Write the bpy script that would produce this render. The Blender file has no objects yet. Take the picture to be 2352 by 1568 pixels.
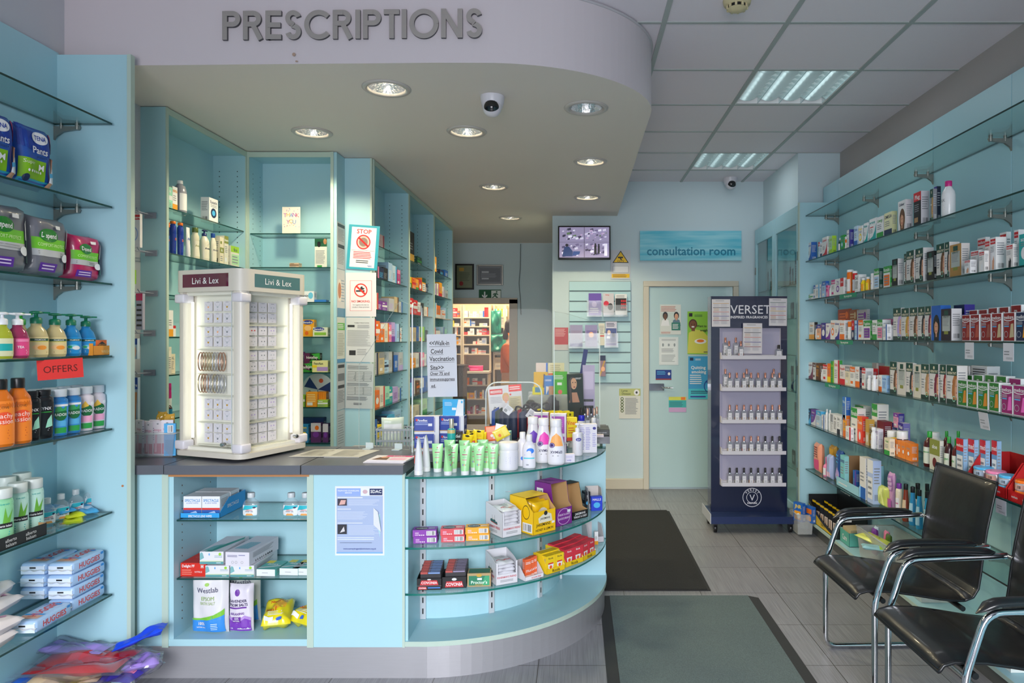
import bpy,bmesh,math,random
from mathutils import Vector,Matrix
PI = math.pi
R_ = math.radians
col = bpy.context.scene.collection
sc = bpy.context.scene
# ---------------------------------------------------------------- camera, world, light, exposure
FPX,CX,CY,CH = 1600.0,1327.0,773.0,1.5      # focal length in px, vanishing point, eye height
cam_d = bpy.data.cameras.new('camera'); cam = bpy.data.objects.new('camera',cam_d); col.objects.link(cam)
cam_d.sensor_width = 36; cam_d.lens = 36 * FPX / 2352
cam_d.shift_x = -(CX - 1176) / 2352; cam_d.shift_y = (CY - 784) / 2352
cam.location = (0,0,CH); cam.rotation_euler = (PI / 2,0,0)
cam_d.clip_start = 0.05
sc.camera = cam
vs = sc.view_settings
vs.view_transform = 'Standard'; vs.look = 'None'; vs.gamma = 1; vs.use_curve_mapping = False
vs.exposure = 0.15
w = bpy.data.worlds.new('world'); sc.world = w; w.use_nodes = True
w.node_tree.nodes['Background'].inputs[0].default_value = (0.75,0.85,1.0,1)
w.node_tree.nodes['Background'].inputs[1].default_value = 0.6
def light(name,kind,loc,rot,power,colr,**k):
    d = bpy.data.lights.new(name,kind); o = bpy.data.objects.new(name,d); col.objects.link(o)
    o.location = loc; o.rotation_euler = rot; d.energy = power; d.color = colr
    for a,b in k.items(): setattr(d,a,b)
    return o
# daylight through the shop front behind the viewer
light('sky_daylight','AREA',(-.2,-4.2,3.6),(R_(66),0,0),760,(0.94,0.955,1.0),shape='RECTANGLE',size=3.0,size_y=2.4)
light('street_daylight','AREA',(-.2,-3.2,1.2),(R_(92),0,0),130,(0.97,0.95,1.0),shape='RECTANGLE',size=2.6,size_y=1.8)
# warm fluorescent light inside the back room behind the doorway
light('back_room_light','AREA',(-1.1,9.75,2.6),(0,0,0),62,(1.0,0.80,0.56),shape='RECTANGLE',size=1.6,size_y=0.6)
# ---------------------------------------------------------------- helpers
def at(px,py,Y): return Vector(((px - CX) * Y / FPX,Y,CH + (CY - py) * Y / FPX))
def on(px,py,z):
    Y = FPX * (CH - z) / (py - CY); return Vector(((px - CX) * Y / FPX,Y,z))
def yx(px,X): return FPX * X / (px - CX)
def pxx(p): return CX + p[0] * FPX / max(p[1],.1)
NAMED = dict(white='e9e9ea',cream='e8dcc0',ivory='e6e0cf',beige='c9b48c',brown='6a4527',tan='b08a5e',black='141416',charcoal='2b2d31',
    grey='8b8e93',silver='b9bcc2',red='cf1f26',darkred='8e1418',orange='ee7516',amber='f0a21c',yellow='f4d312',lime='a2cf2a',green='2f9a3c',
    darkgreen='12483a',teal='1fa7a5',mint='9fe0c4',aqua='8fd0de',sky='4fb3e6',blue='2463b8',navy='17284f',indigo='3a2f8f',purple='7a35a0',
    lilac='b9a2dc',pink='ee86b0',magenta='c8257f',burgundy='7b1c3c',gold='c79b3b',peach='f3b48a',skin='d9a07f',lightblue='a9cdee',olive='8a8f3a',paleblue='c5dcef',palegreen='b7dfae')
WORD = dict(darkred='dark red',darkgreen='dark green',lightblue='light blue',paleblue='pale blue',palegreen='pale green',lime='lime green',sky='sky blue')
def wd(c): return WORD.get(c,c)
def lin(h):
    h = NAMED.get(h,h)
    r = [int(h[i:i + 2],16) / 255 for i in (0,2,4)]
    return tuple((c / 12.92 if c <= .04045 else ((c + .055) / 1.055) ** 2.4) for c in r) + (1,)
_mc = {}
def mat(c,rough=.45,metal=0.0,emit=0.0,noise=0.0,nscale=8.0,bump=0.0,alpha=1.0,coat=0.0,trans=0.0,stretch=None):
    key = (c,rough,metal,emit,noise,nscale,bump,alpha,coat,trans,stretch)
    if key in _mc: return _mc[key]
    m = bpy.data.materials.new('mat_' + str(c)); m.use_nodes = True
    nt = m.node_tree; b = nt.nodes['Principled BSDF']
    b.inputs['Base Color'].default_value = lin(c); b.inputs['Roughness'].default_value = rough
    b.inputs['Metallic'].default_value = metal
    if emit:
        b.inputs['Emission Color'].default_value = lin(c); b.inputs['Emission Strength'].default_value = emit
    if alpha < 1: b.inputs['Alpha'].default_value = alpha
    if coat: b.inputs['Coat Weight'].default_value = coat
    if trans: b.inputs['Transmission Weight'].default_value = trans; b.inputs['IOR'].default_value = 1.4
    if noise or bump:
        tc = nt.nodes.new('ShaderNodeTexCoord'); n = nt.nodes.new('ShaderNodeTexNoise'); n.inputs['Scale'].default_value = nscale
        n.inputs['Detail'].default_value = 5
        mp = nt.nodes.new('ShaderNodeMapping'); nt.links.new(tc.outputs['Object'],mp.inputs[0]); nt.links.new(mp.outputs[0],n.inputs['Vector'])
        if stretch: mp.inputs['Scale'].default_value = stretch
        if noise:
            mx = nt.nodes.new('ShaderNodeMix'); mx.data_type = 'RGBA'; l = lin(c)
            mx.inputs['A'].default_value = tuple(x * (1 - noise) for x in l[:3]) + (1,)
            mx.inputs['B'].default_value = tuple(min(1,x * (1 + noise)) for x in l[:3]) + (1,)
            nt.links.new(n.outputs['Fac'],mx.inputs['Factor']); nt.links.new(mx.outputs['Result'],b.inputs['Base Color'])
        if bump:
            bp = nt.nodes.new('ShaderNodeBump'); bp.inputs['Strength'].default_value = bump; bp.inputs['Distance'].default_value = .01
            nt.links.new(n.outputs['Fac'],bp.inputs['Height']); nt.links.new(bp.outputs[0],b.inputs['Normal'])
    _mc[key] = m; return m
def glassy(name,tint,refl=1.0,rough=0.0,frost=0.0):
    if name in _mc: return _mc[name]
    m = bpy.data.materials.new(name); m.use_nodes = True; nt = m.node_tree; nt.nodes.clear()
    out = nt.nodes.new('ShaderNodeOutputMaterial'); tr = nt.nodes.new('ShaderNodeBsdfTransparent'); gl = nt.nodes.new('ShaderNodeBsdfGlossy')
    tr.inputs[0].default_value = tint + (1,); gl.inputs['Roughness'].default_value = rough
    lw = nt.nodes.new('ShaderNodeLayerWeight'); lw.inputs[0].default_value = .5
    pw = nt.nodes.new('ShaderNodeMath'); pw.operation = 'POWER'; pw.inputs[1].default_value = 4.5; nt.links.new(lw.outputs['Facing'],pw.inputs[0])
    fr = nt.nodes.new('ShaderNodeMath'); fr.operation = 'MULTIPLY_ADD'; fr.inputs[1].default_value = .9; fr.inputs[2].default_value = .035; nt.links.new(pw.outputs[0],fr.inputs[0])
    mu = nt.nodes.new('ShaderNodeMath'); mu.operation = 'MULTIPLY'; mu.inputs[1].default_value = refl; mu.use_clamp = True
    mx = nt.nodes.new('ShaderNodeMixShader'); nt.links.new(fr.outputs[0],mu.inputs[0]); nt.links.new(mu.outputs[0],mx.inputs[0])
    nt.links.new(tr.outputs[0],mx.inputs[1]); nt.links.new(gl.outputs[0],mx.inputs[2])
    last = mx
    if frost:
        df = nt.nodes.new('ShaderNodeBsdfPrincipled'); df.inputs['Base Color'].default_value = (tint[0],tint[1],tint[2],1); df.inputs['Roughness'].default_value = .35
        m2 = nt.nodes.new('ShaderNodeMixShader'); m2.inputs[0].default_value = frost
        nt.links.new(mx.outputs[0],m2.inputs[1]); nt.links.new(df.outputs[0],m2.inputs[2]); last = m2
    nt.links.new(last.outputs[0],out.inputs[0]); _mc[name] = m; return m
GLASS = glassy('glass_shelf_clear',(.86,.95,.93),1.0)
GEDGE = mat('0c3d3a',.12)
GEDGE2 = mat('1f6f66',.12)
PERSPEX = glassy('perspex_clear',(.97,.98,.98),.14)
PEDGE = mat('d8e4e6',.15,alpha=.75)
CLEAR = glassy('clear_plastic',(.93,.95,.96),.9,.06,.12)
CRYSTAL = glassy('bottle_crystal',(.80,.82,.84),1.6,.03,.10)
FROST = glassy('frosted_tub',(.9,.91,.9),.8,.2,.24)
AQUA = mat('a6cfda',.42,noise=.02,nscale=2.5)
AQUAEDGE = mat('b3c7bb',.5)
CHROME = mat('d2d4da',.08,metal=1.0)
STEEL = mat('b4b3b8',.42,metal=.55,noise=.05,nscale=10,stretch=(1,1,40))
BRACKET = mat('8d8e88',.3,metal=.6)
BLACKP = mat('101114',.35)
PAPER = mat('e4e6ea',.75)
_glyph = {}
def _measure(s,bold):
    c = bpy.data.curves.new('t','FONT'); c.body = s; c.size = 1; c.resolution_u = 2
    c.offset = .018 if bold else 0
    o = bpy.data.objects.new('t',c); col.objects.link(o)
    dg = bpy.context.evaluated_depsgraph_get(); e = o.evaluated_get(dg); me = e.to_mesh()
    v = [(p.co.x,p.co.y) for p in me.vertices]; f = [tuple(p.vertices) for p in me.polygons]
    e.to_mesh_clear(); col.objects.unlink(o); bpy.data.objects.remove(o); bpy.data.curves.remove(c)
    return v,f
def _w(s):
    v,f = _measure(s,False); return max(p[0] for p in v) - min(p[0] for p in v)
_hh = None
def glyph(ch,bold):
    global _hh
    k = (ch,bold)
    if k not in _glyph:
        if _hh is None: _hh = _w('HH')
        v,f = ([],[]) if ch == ' ' else _measure(ch,bold)
        _glyph[k] = (v,f,_w('H' + ch + 'H') - _hh)
    return _glyph[k]
def contrast(c):
    r,g,b,_ = lin(c); return 'white' if .3 * r + .6 * g + .1 * b < .42 else 'navy'
def clipax(P,ax,lo,hi):
    for s,lim in ((1,lo),(-1,-hi)):
        R = []
        for i,p in enumerate(P):
            q = P[i - 1]; a,b = s * q[ax] - lim,s * p[ax] - lim
            if (a < 0) != (b < 0): t = a / (a - b); R.append((q[0] + (p[0] - q[0]) * t,q[1] + (p[1] - q[1]) * t))
            if b >= 0: R.append(p)
        P = R
    return P
class MB:
    def cells(s,P,mp,e,c,nu,nv):
        for i in range(nu):
            Q = clipax(P,0,i / nu,(i + 1) / nu)
            if len(Q) < 3: continue
            for j in range(nv):
                K = clipax(Q,1,j / nv,(j + 1) / nv)
                if len(K) > 2: s.add([mp(u,v,e) for u,v in K],[tuple(range(len(K)))],c)
    def __init__(s,M=None): s.v = []; s.f = []; s.m = []; s.s = []; s.mats = []; s.M = M or Matrix()
    def mi(s,m):
        if isinstance(m,str): m = mat(m)
        if m not in s.mats: s.mats.append(m)
        return s.mats.index(m)
    def add(s,vs,fs,m,smooth=False):
        b = len(s.v); i = s.mi(m)
        s.v += [tuple(s.M @ Vector(p)) for p in vs]
        for f in fs: s.f.append(tuple(b + k for k in f)); s.m.append(i); s.s.append(smooth)
    def box(s,x0,y0,z0,x1,y1,z1,m):
        s.add([(x0,y0,z0),(x1,y0,z0),(x1,y1,z0),(x0,y1,z0),(x0,y0,z1),(x1,y0,z1),(x1,y1,z1),(x0,y1,z1)],
              [(0,3,2,1),(4,5,6,7),(0,1,5,4),(1,2,6,5),(2,3,7,6),(3,0,4,7)],m)
    def cbox(s,x0,y0,z0,x1,y1,z1,m,b=.004,seg=2,smooth=True):
        bm = bmesh.new(); bmesh.ops.create_cube(bm,size=1)
        for v in bm.verts: v.co = Vector(((v.co.x + .5) * (x1 - x0) + x0,(v.co.y + .5) * (y1 - y0) + y0,(v.co.z + .5) * (z1 - z0) + z0))
        bmesh.ops.bevel(bm,geom=bm.edges[:],offset=b,segments=seg,affect='EDGES',profile=.5)
        bm.verts.index_update()
        s.add([v.co[:] for v in bm.verts],[[v.index for v in f.verts] for f in bm.faces],m,smooth); bm.free()
    def prism(s,pts,z0,z1,m,mside=None,smooth=False):
        n = len(pts); lo = [(x,y,z0) for x,y in pts]; hi = [(x,y,z1) for x,y in pts]
        s.add(lo + hi,[tuple(range(n))[::-1],tuple(range(n,2 * n))],m)
        s.add(lo + hi,[(i,(i + 1) % n,n + (i + 1) % n,n + i) for i in range(n)],mside or m,smooth)
    def lathe(s,prof,m,n=20,sx=1,sy=1,c=(0,0),a0=0,a1=2 * PI,smooth=True,caps=True):
        full = abs(a1 - a0 - 2 * PI) < 1e-6; k = n if full else n + 1; vs = []
        for r,z in prof:
            for i in range(k):
                a = a0 + (a1 - a0) * i / n; vs.append((c[0] + r * math.cos(a) * sx,c[1] + r * math.sin(a) * sy,z))
        fs = []
        for j in range(len(prof) - 1):
            for i in range(n):
                a,b = j * k + i,j * k + (i + 1) % k; fs.append((a,b,b + k,a + k))
        s.add(vs,fs,m,smooth)
        if caps and full:
            if prof[0][0] > 1e-5: s.add(vs[:k],[tuple(range(k))[::-1]],m)
            if prof[-1][0] > 1e-5: s.add(vs[-k:],[tuple(range(k))],m)
    def tube(s,path,r,m,n=8,closed=False,flat=1.0):
        P = [Vector(p) for p in path]; N = len(P); vs = []; up = Vector((0,0,1))
        prev = None
        for i in range(N):
            d = (P[(i + 1) % N] - P[i - 1]) if closed else (P[min(i + 1,N - 1)] - P[max(i - 1,0)])
            d.normalize()
            if prev is None:
                a = up if abs(d.dot(up)) < .9 else Vector((1,0,0)); u = d.cross(a).normalized()
            else: u = (prev - d * prev.dot(d)).normalized()
            prev = u; v = d.cross(u)
            rr = r[i] if isinstance(r,(list,tuple)) else r
            for k in range(n): t = 2 * PI * k / n; vs.append(tuple(P[i] + u * math.cos(t) * rr + v * math.sin(t) * rr * flat))
        fs = []
        for i in range(N if closed else N - 1):
            for k in range(n):
                a = i * n + k; b = i * n + (k + 1) % n; c2 = ((i + 1) % N) * n; fs.append((a,b,c2 + (k + 1) % n,c2 + k))
        s.add(vs,fs,m,True)
        if not closed: s.add(vs[:n],[tuple(range(n))[::-1]],m); s.add(vs[-n:],[tuple(range(n))],m)
    # ---- printed artwork on a face; mp(u, v, e) maps unit coordinates to a point lifted by e
    def art(s,ops,mp,W=1.0,H=1.0,curved=False,e0=.0003,de=.00012):
        for k,o in enumerate(ops):
            e = e0 + de * k; t = o[0]
            if t == 'R':
                _,u0,v0,u1,v1,c = o; n = 8 if curved else 1
                vs = []
                for i in range(n + 1):
                    u = u0 + (u1 - u0) * i / n; vs += [mp(u,v0,e),mp(u,v1,e)]
                s.add(vs,[(2 * i,2 * i + 2,2 * i + 3,2 * i + 1) for i in range(n)],c)
            elif t == 'E':
                _,cx,cy,rx,ry,c = o; n = 20
                if curved: s.cells([(cx + rx * math.cos(2 * PI * i / n),cy + ry * math.sin(2 * PI * i / n)) for i in range(n)],mp,e,c,10,8); continue
                s.add([mp(cx + rx * math.cos(2 * PI * i / n),cy + ry * math.sin(2 * PI * i / n),e) for i in range(n)],[tuple(range(n))],c)
            elif t == 'O':
                _,cx,cy,rx,ry,th,c = o; n = 24; vs = []
                for q in (1,1 - th):
                    vs += [mp(cx + rx * q * math.cos(2 * PI * i / n),cy + ry * q * math.sin(2 * PI * i / n),e) for i in range(n)]
                s.add(vs,[(i,(i + 1) % n,n + (i + 1) % n,n + i) for i in range(n)],c)
            elif t == 'P':
                if curved: s.cells(o[1],mp,e,o[2],10,8); continue
                s.add([mp(u,v,e) for u,v in o[1]],[tuple(range(len(o[1])))],o[2])
            elif t == 'L':      # lines of small print
                _,u0,v0,u1,v1,n,c = o; rnd = random.Random(n)
                for i in range(n):
                    h = (v1 - v0) / n; y = v1 - h * (i + .5); e1 = u0 + (u1 - u0) * rnd.uniform(.75,1)
                    s.add([mp(u0,y - h * .2,e),mp(e1,y - h * .2,e),mp(e1,y + h * .2,e),mp(u0,y + h * .2,e)],[(0,1,2,3)],c)
            elif t == 'B':      # bar code
                _,u0,v0,u1,v1,c = o; n = 9; rnd = random.Random(4)
                for i in range(n):
                    a = u0 + (u1 - u0) * i / n; b2 = a + (u1 - u0) / n * rnd.uniform(.25,.7)
                    s.add([mp(a,v0,e),mp(b2,v0,e),mp(b2,v1,e),mp(a,v1,e)],[(0,1,2,3)],c)
            elif t == 'T':      # text, centred at u, v; h = letter height fraction; fitted to width mw
                _,txt,u,v,h,c = o[:6]; mw = o[6] if len(o) > 6 else .92; bold = o[7] if len(o) > 7 else True; rot = o[8] if len(o) > 8 else 0
                gs = [glyph(ch,bold) for ch in txt]; tot = sum(g[2] for g in gs)
                sz = h * H / .73; lim = mw * (H if rot == 90 else W)
                ws = min(1,lim / max(tot * sz,1e-6)); ws = max(ws,.0); hs = 1 if ws > .7 else ws / .7
                x = -tot * sz * ws / 2; ca,sa = math.cos(R_(rot)),math.sin(R_(rot))
                for gv,gf,adv in gs:
                    if gv:
                        q = []
                        for a,b2 in gv:
                            X = x + a * sz * ws; Y = (b2 - .36) * sz * hs
                            q.append(mp(u + (X * ca - Y * sa) / W,v + (X * sa + Y * ca) / H,e))
                        s.add(q,gf,c)
                    x += adv * sz * ws
    def build(s,name,parent=None,mesh_only=False):
        me = bpy.data.meshes.new(name); me.from_pydata(s.v,[],s.f)
        for m in s.mats: me.materials.append(m)
        me.polygons.foreach_set('material_index',s.m); me.polygons.foreach_set('use_smooth',s.s); me.update()
        if mesh_only: return me
        o = bpy.data.objects.new(name,me); col.objects.link(o)
        if parent: o.parent = parent
        return o
def face(o,U,V,N):
    o,U,V,N = Vector(o),Vector(U),Vector(V),Vector(N).normalized()
    return lambda u,v,e: tuple(o + U * u + V * v + N * e)
REG = []
def tag(o,desc,cat,where='',group=None):
    o['category'] = cat; REG.append((o,desc,where,group)); o['label'] = desc
    if group: o['group'] = group
    return o
def thing(name,desc,cat,where='',group=None,loc=(0,0,0),rz=0):
    o = bpy.data.objects.new(name,None); col.objects.link(o); o.empty_display_size = .05
    o.location = loc; o.rotation_euler = (0,0,rz); return tag(o,desc,cat,where,group)
def struct(o): o['kind'] = 'structure'; return o
_inst = {}
def place(key,fn,name,desc,cat,where='',group=None,loc=(0,0,0),rz=0,rot=None):
    """instance a cached product; fn() -> [(part name, MB, parent index or None)]"""
    if key not in _inst: _inst[key] = [(n,b.build(n,mesh_only=True),p) for n,b,p in fn()]
    L = _inst[key]
    if len(L) == 1:
        o = bpy.data.objects.new(name,L[0][1]); col.objects.link(o); o.location = loc; o.rotation_euler = rot or (0,0,rz)
        return tag(o,desc,cat,where,group)
    t = thing(name,desc,cat,where,group,loc,rz)
    if rot: t.rotation_euler = rot
    made = []
    for n,me,p in L:
        o = bpy.data.objects.new(n,me); col.objects.link(o); o.parent = t if p is None else made[p]; made.append(o)
    return t
ORD = ['','first','second','third','fourth','fifth','sixth','seventh','eighth','ninth','tenth','eleventh','twelfth']
NUM = ['','one','two','three','four','five','six','seven','eight','nine','ten','eleven','twelve']
def finish_labels():
    from collections import defaultdict
    bpy.context.view_layer.update(); g = defaultdict(list)
    for o,d,wh,gr in REG: g[(d,wh)].append(o)
    for (d,wh),os_ in g.items():
        base = (d + ' ' + wh).strip()
        if len(os_) == 1: os_[0]['label'] = base; continue
        os_.sort(key=lambda o: round(pxx(o.matrix_world.translation),1)); n = len(os_)
        for i,o in enumerate(os_):
            if n == 2: t = ('left one','right one')[i]
            elif i == 0: t = 'leftmost'
            elif i == n - 1: t = 'rightmost'
            elif i < (n + 1) / 2: t = (ORD[i + 1] if i + 1 < 13 else str(i + 1) + 'th') + ' from left'
            else: t = (ORD[n - i] if n - i < 13 else str(n - i) + 'th') + ' from right'
            o['label'] = base + ', ' + t
            if 'group' not in o.keys(): o['group'] = base
    for o,d,wh,gr in REG:
        if len(o['label'].replace('-',' ').split()) > 16 or len(o['label'].split()) < 4: print('LABEL',len(o['label'].split()),o['label'])
# ================================================================ ROOM
WALLM = mat('c6d8de',.6,noise=.02,nscale=3)
WALLW = mat('c3c4ca',.65,noise=.015,nscale=3)
SOFF = mat('ddd6d0',.6,noise=.02,nscale=2)
def slab(name,x0,y0,z0,x1,y1,z1,m):
    b = MB(); b.box(x0,y0,z0,x1,y1,z1,m); return struct(b.build(name))
# floor: 0.45 m tiles with streaks
m = bpy.data.materials.new('floor_tiles'); m.use_nodes = True; nt = m.node_tree; bs = nt.nodes['Principled BSDF']
geo = nt.nodes.new('ShaderNodeNewGeometry'); mp_ = nt.nodes.new('ShaderNodeMapping'); mp_.inputs['Location'].default_value = (.18,-.03,0)
br = nt.nodes.new('ShaderNodeTexBrick'); br.offset = 0; br.inputs['Scale'].default_value = 1; br.inputs['Brick Width'].default_value = .45
br.inputs['Row Height'].default_value = .45; br.inputs['Mortar Size'].default_value = .0022; br.inputs['Mortar Smooth'].default_value = .1
br.inputs['Color1'].default_value = lin('8c8c90'); br.inputs['Color2'].default_value = lin('848488'); br.inputs['Mortar'].default_value = lin('4b4744')
nt.links.new(geo.outputs['Position'],mp_.inputs[0]); nt.links.new(mp_.outputs[0],br.inputs['Vector'])
st = nt.nodes.new('ShaderNodeTexNoise'); st.inputs['Scale'].default_value = 1; st.inputs['Detail'].default_value = 3
mp2 = nt.nodes.new('ShaderNodeMapping'); mp2.inputs['Scale'].default_value = (170,3.5,1)
nt.links.new(geo.outputs['Position'],mp2.inputs[0]); nt.links.new(mp2.outputs[0],st.inputs['Vector'])
mr = nt.nodes.new('ShaderNodeMapRange'); mr.inputs['From Min'].default_value = .3; mr.inputs['From Max'].default_value = .7; mr.inputs['To Min'].default_value = .78; mr.inputs['To Max'].default_value = 1.16
mm = nt.nodes.new('ShaderNodeVectorMath'); mm.operation = 'MULTIPLY'
nt.links.new(st.outputs['Fac'],mr.inputs['Value']); nt.links.new(br.outputs['Color'],mm.inputs[0]); nt.links.new(mr.outputs[0],mm.inputs[1]); nt.links.new(mm.outputs[0],bs.inputs['Base Color'])
bs.inputs['Roughness'].default_value = .38
FLOORM = m
slab('floor',-3.4,-1.2,-.05,2.4,12.2,0,FLOORM)
# suspended ceiling
TILE = mat('e9e1e8',.8,noise=.012,nscale=60)
slab('ceiling',-3.4,-1.2,3.03,1.02,12.2,3.2,TILE)
slab('ceiling',1.62,-1.2,3.03,2.4,6.99,3.2,TILE)
for y0,y1 in ((-1.2,3.99),(4.59,5.79),(6.39,6.99)): slab('ceiling',1.02,y0,3.03,1.62,y1,3.2,TILE)
b = MB(); GRID = mat('a9b0ae',.5)
for x in (-.18,.42,1.02,1.62): b.box(x - .012,-1.0,3.024,x + .012,6.87,3.031,GRID)
for k in range(-8,6):
    y = 3.99 + .6 * k
    if y > -1 and y < 6.87: b.box(-.2 if y < 3.4 else .35,y - .009,3.0245,2.18,y + .009,3.031,GRID)
struct(b.build('ceiling_grid'))
# walls
slab('wall_right',2.18,-1.2,0,2.34,5.79,3.03,mat('aca6a4',.7,noise=.02,nscale=3))
b = MB(); b.box(1.83,5.79,0,2.34,6.87,3.03,WALLM); struct(b.build('wall_pilaster'))
slab('wall_back',-.25,6.87,0,2.34,7.0,3.03,WALLM)
slab('wall_return',-.25,7.0,0,-.13,8.85,2.69,WALLM)
slab('wall_left',-2.42,-1.2,0,-2.26,3.6,3.03,WALLW)
slab('wall_left',-2.75,3.6,0,-2.42,8.85,3.03,WALLM)
# far wall with doorway
DX0,DX1,DZ = -1.78,-.815,1.93
slab('wall_far',-2.75,8.85,0,DX0,8.95,2.69,WALLM)
slab('wall_far',DX1,8.85,0,-.13,8.95,2.69,WALLM)
slab('wall_far',DX0,8.85,DZ,DX1,8.95,2.69,WALLM)
CREAM = mat('cfc8b8',.5)
FR = mat('c3b6a8',.5)
b = MB(); b.box(DX0,8.8,0,DX0 + .05,8.97,DZ,FR); b.box(DX1 - .05,8.8,0,DX1 + .05,8.97,DZ + .04,FR); b.box(DX0,8.8,DZ - .01,DX1 + .05,8.97,DZ + .06,FR)
struct(b.build('door_1_frame'))
# back room shell
ROOMB = mat('c9b59a',.7)
slab('wall_back_room',-3.4,10.55,0,.3,10.65,3.03,ROOMB); slab('wall_back_room',-3.4,8.95,0,-3.3,10.55,3.03,ROOMB); slab('wall_back_room',.2,8.95,0,.3,10.55,3.03,ROOMB)
# panelled shelving backs, left and right
b = MB()
for i,y in enumerate((-.8,-.36,.36,1.09,1.81,2.54,3.26,3.98,4.70,5.43)):
    ys = (-.8,-.36,.36,1.09,1.81,2.54,3.26,3.98,4.70,5.43,5.76)
    b.cbox(2.03,ys[i] + .0015,.10,2.17,ys[i + 1] - .0015,2.73,AQUA,.002,1,False)
struct(b.build('wall_panel_right'))
b = MB(); b.box(1.73,5.43,.0,2.03,5.45,2.545,AQUA); b.box(1.722,5.425,0,1.73,5.452,2.545,AQUAEDGE); struct(b.build('wall_panel_right_end'))
b = MB(); b.box(1.80,0,0,2.17,5.43,.085,mat('6d6f6d',.35,metal=.5)); struct(b.build('baseboard_right'))
b = MB(); b.box(1.765,0,.085,2.03,5.43,.103,AQUA); b.box(1.762,0,.085,1.765,5.43,.103,AQUAEDGE); struct(b.build('wall_shelf_base_right'))
b = MB(); b.box(-2.26,-.8,.10,-2.235,3.0,2.72,AQUA); struct(b.build('wall_panel_left'))
b = MB(); b.box(-2.24,2.99,0,-1.932,3.008,2.71,AQUA); b.box(-1.932,2.985,0,-1.915,3.012,2.71,AQUAEDGE)
for z,x in ((.82,-1.965),(.235,-1.955)): b.lathe([(.006,0),(.006,.0005)],'c98f6a',8,c=(0,0)) if False else None
b.M = Matrix.Translation((-1.953,2.989,.86)) @ Matrix.Rotation(PI / 2,4,'X'); b.lathe([(.005,0),(.005,.0008)],mat('b9764a'),8)
b.M = Matrix.Translation((-1.953,2.989,.17)) @ Matrix.Rotation(PI / 2,4,'X'); b.lathe([(.006,0),(.006,.0008)],mat('a05a3a'),7)
struct(b.build('wall_panel_left_end'))
b = MB(); b.box(-2.235,-.8,0,-2.0,2.985,.085,mat('6d6f6d',.35,metal=.5)); b.box(-2.235,-.8,.085,-1.985,2.985,.103,AQUA); struct(b.build('wall_shelf_base_left'))
# front: low parapet and shop-front mullions behind the viewer
b = MB()
for x in (-2.25,-.75,.75,2.12): b.box(x - .04,-1.16,0,x + .04,-1.1,3.03,'grey')
b.box(-2.3,-1.16,0,2.2,-1.1,.12,'grey'); b.box(-2.42,-1.2,2.45,2.34,-1.1,3.03,'grey'); b.box(-2.42,-1.2,0,-1.7,-1.1,2.45,'grey'); b.box(1.45,-1.2,0,2.34,-1.1,2.45,'grey')  # lintel and solid sides added out of view to narrow the daylight
struct(b.build('window_1_frame_and_baffles'))
# soffit with cut-outs for the downlights
DL = [(888,203),(717,304),(1072,302),(1346,248),(1356,371),(1134,429),(1349,453),(1172,500)]
DLP = [on(px,py,2.69) for px,py in DL]
cxs,cys,rx,ry = -.42,3.72,.81,.69
outl = [(-2.40,3.07),(-.62,3.03)]
for k in range(1,25):
    t = -PI / 2 + PI / 2 * k / 24; outl.append((cxs + rx * math.cos(t),cys + ry * math.sin(t)))
outl += [(.39,6.87),(-.25,6.87),(-.25,8.85),(-2.42,8.85)]
c = bpy.data.curves.new('soffit','CURVE'); c.dimensions = '2D'; c.fill_mode = 'BOTH'; c.extrude = .17; c.resolution_u = 2
def spl(pts):
    s = c.splines.new('POLY'); s.points.add(len(pts) - 1); s.use_cyclic_u = True
    for p,(x,y) in zip(s.points,pts): p.co = (x,y,0,1)
spl(outl)
for p in DLP: spl([(p.x + .095 * math.cos(2 * PI * i / 28),p.y + .095 * math.sin(2 * PI * i / 28)) for i in range(28)])
o = bpy.data.objects.new('tmp',c); col.objects.link(o); dg = bpy.context.evaluated_depsgraph_get(); e = o.evaluated_get(dg); me = bpy.data.meshes.new_from_object(e)
bpy.data.objects.remove(o)
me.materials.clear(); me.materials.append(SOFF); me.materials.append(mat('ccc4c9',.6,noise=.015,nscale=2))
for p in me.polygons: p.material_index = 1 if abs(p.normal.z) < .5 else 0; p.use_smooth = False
o = bpy.data.objects.new('ceiling_soffit',me); col.objects.link(o); o.location = (0,0,2.861); struct(o)
b = MB(); b.tube([(x,y - .006 if i < 2 else y,3.02) for i,(x,y) in enumerate(outl[:27])],.008,mat('b9b6bb'),6); struct(b.build('trim_soffit'))
b = MB(); b.M = Matrix.Translation(at(675,125,3.036)) @ Matrix.Rotation(PI / 2,4,'X'); b.lathe([(.008,0),(.008,.001)],mat('a9907f'),7); b.lathe([(.004,0),(.004,.001)],mat('a9907f'),6,c=(.012,-.03),sx=1.6)
b.M = Matrix.Translation(at(382,142,3.06)) @ Matrix.Rotation(PI / 2,4,'X'); b.lathe([(.007,0),(.007,.001)],mat('a9907f'),6,sx=1.5,sy=.6); struct(b.build('trim_scuffs'))
b = MB(); b.box(-2.3335,3.062,2.70,-2.3315,3.068,3.03,mat('9fa3a8')); struct(b.build('trim_soffit_joint'))
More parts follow.
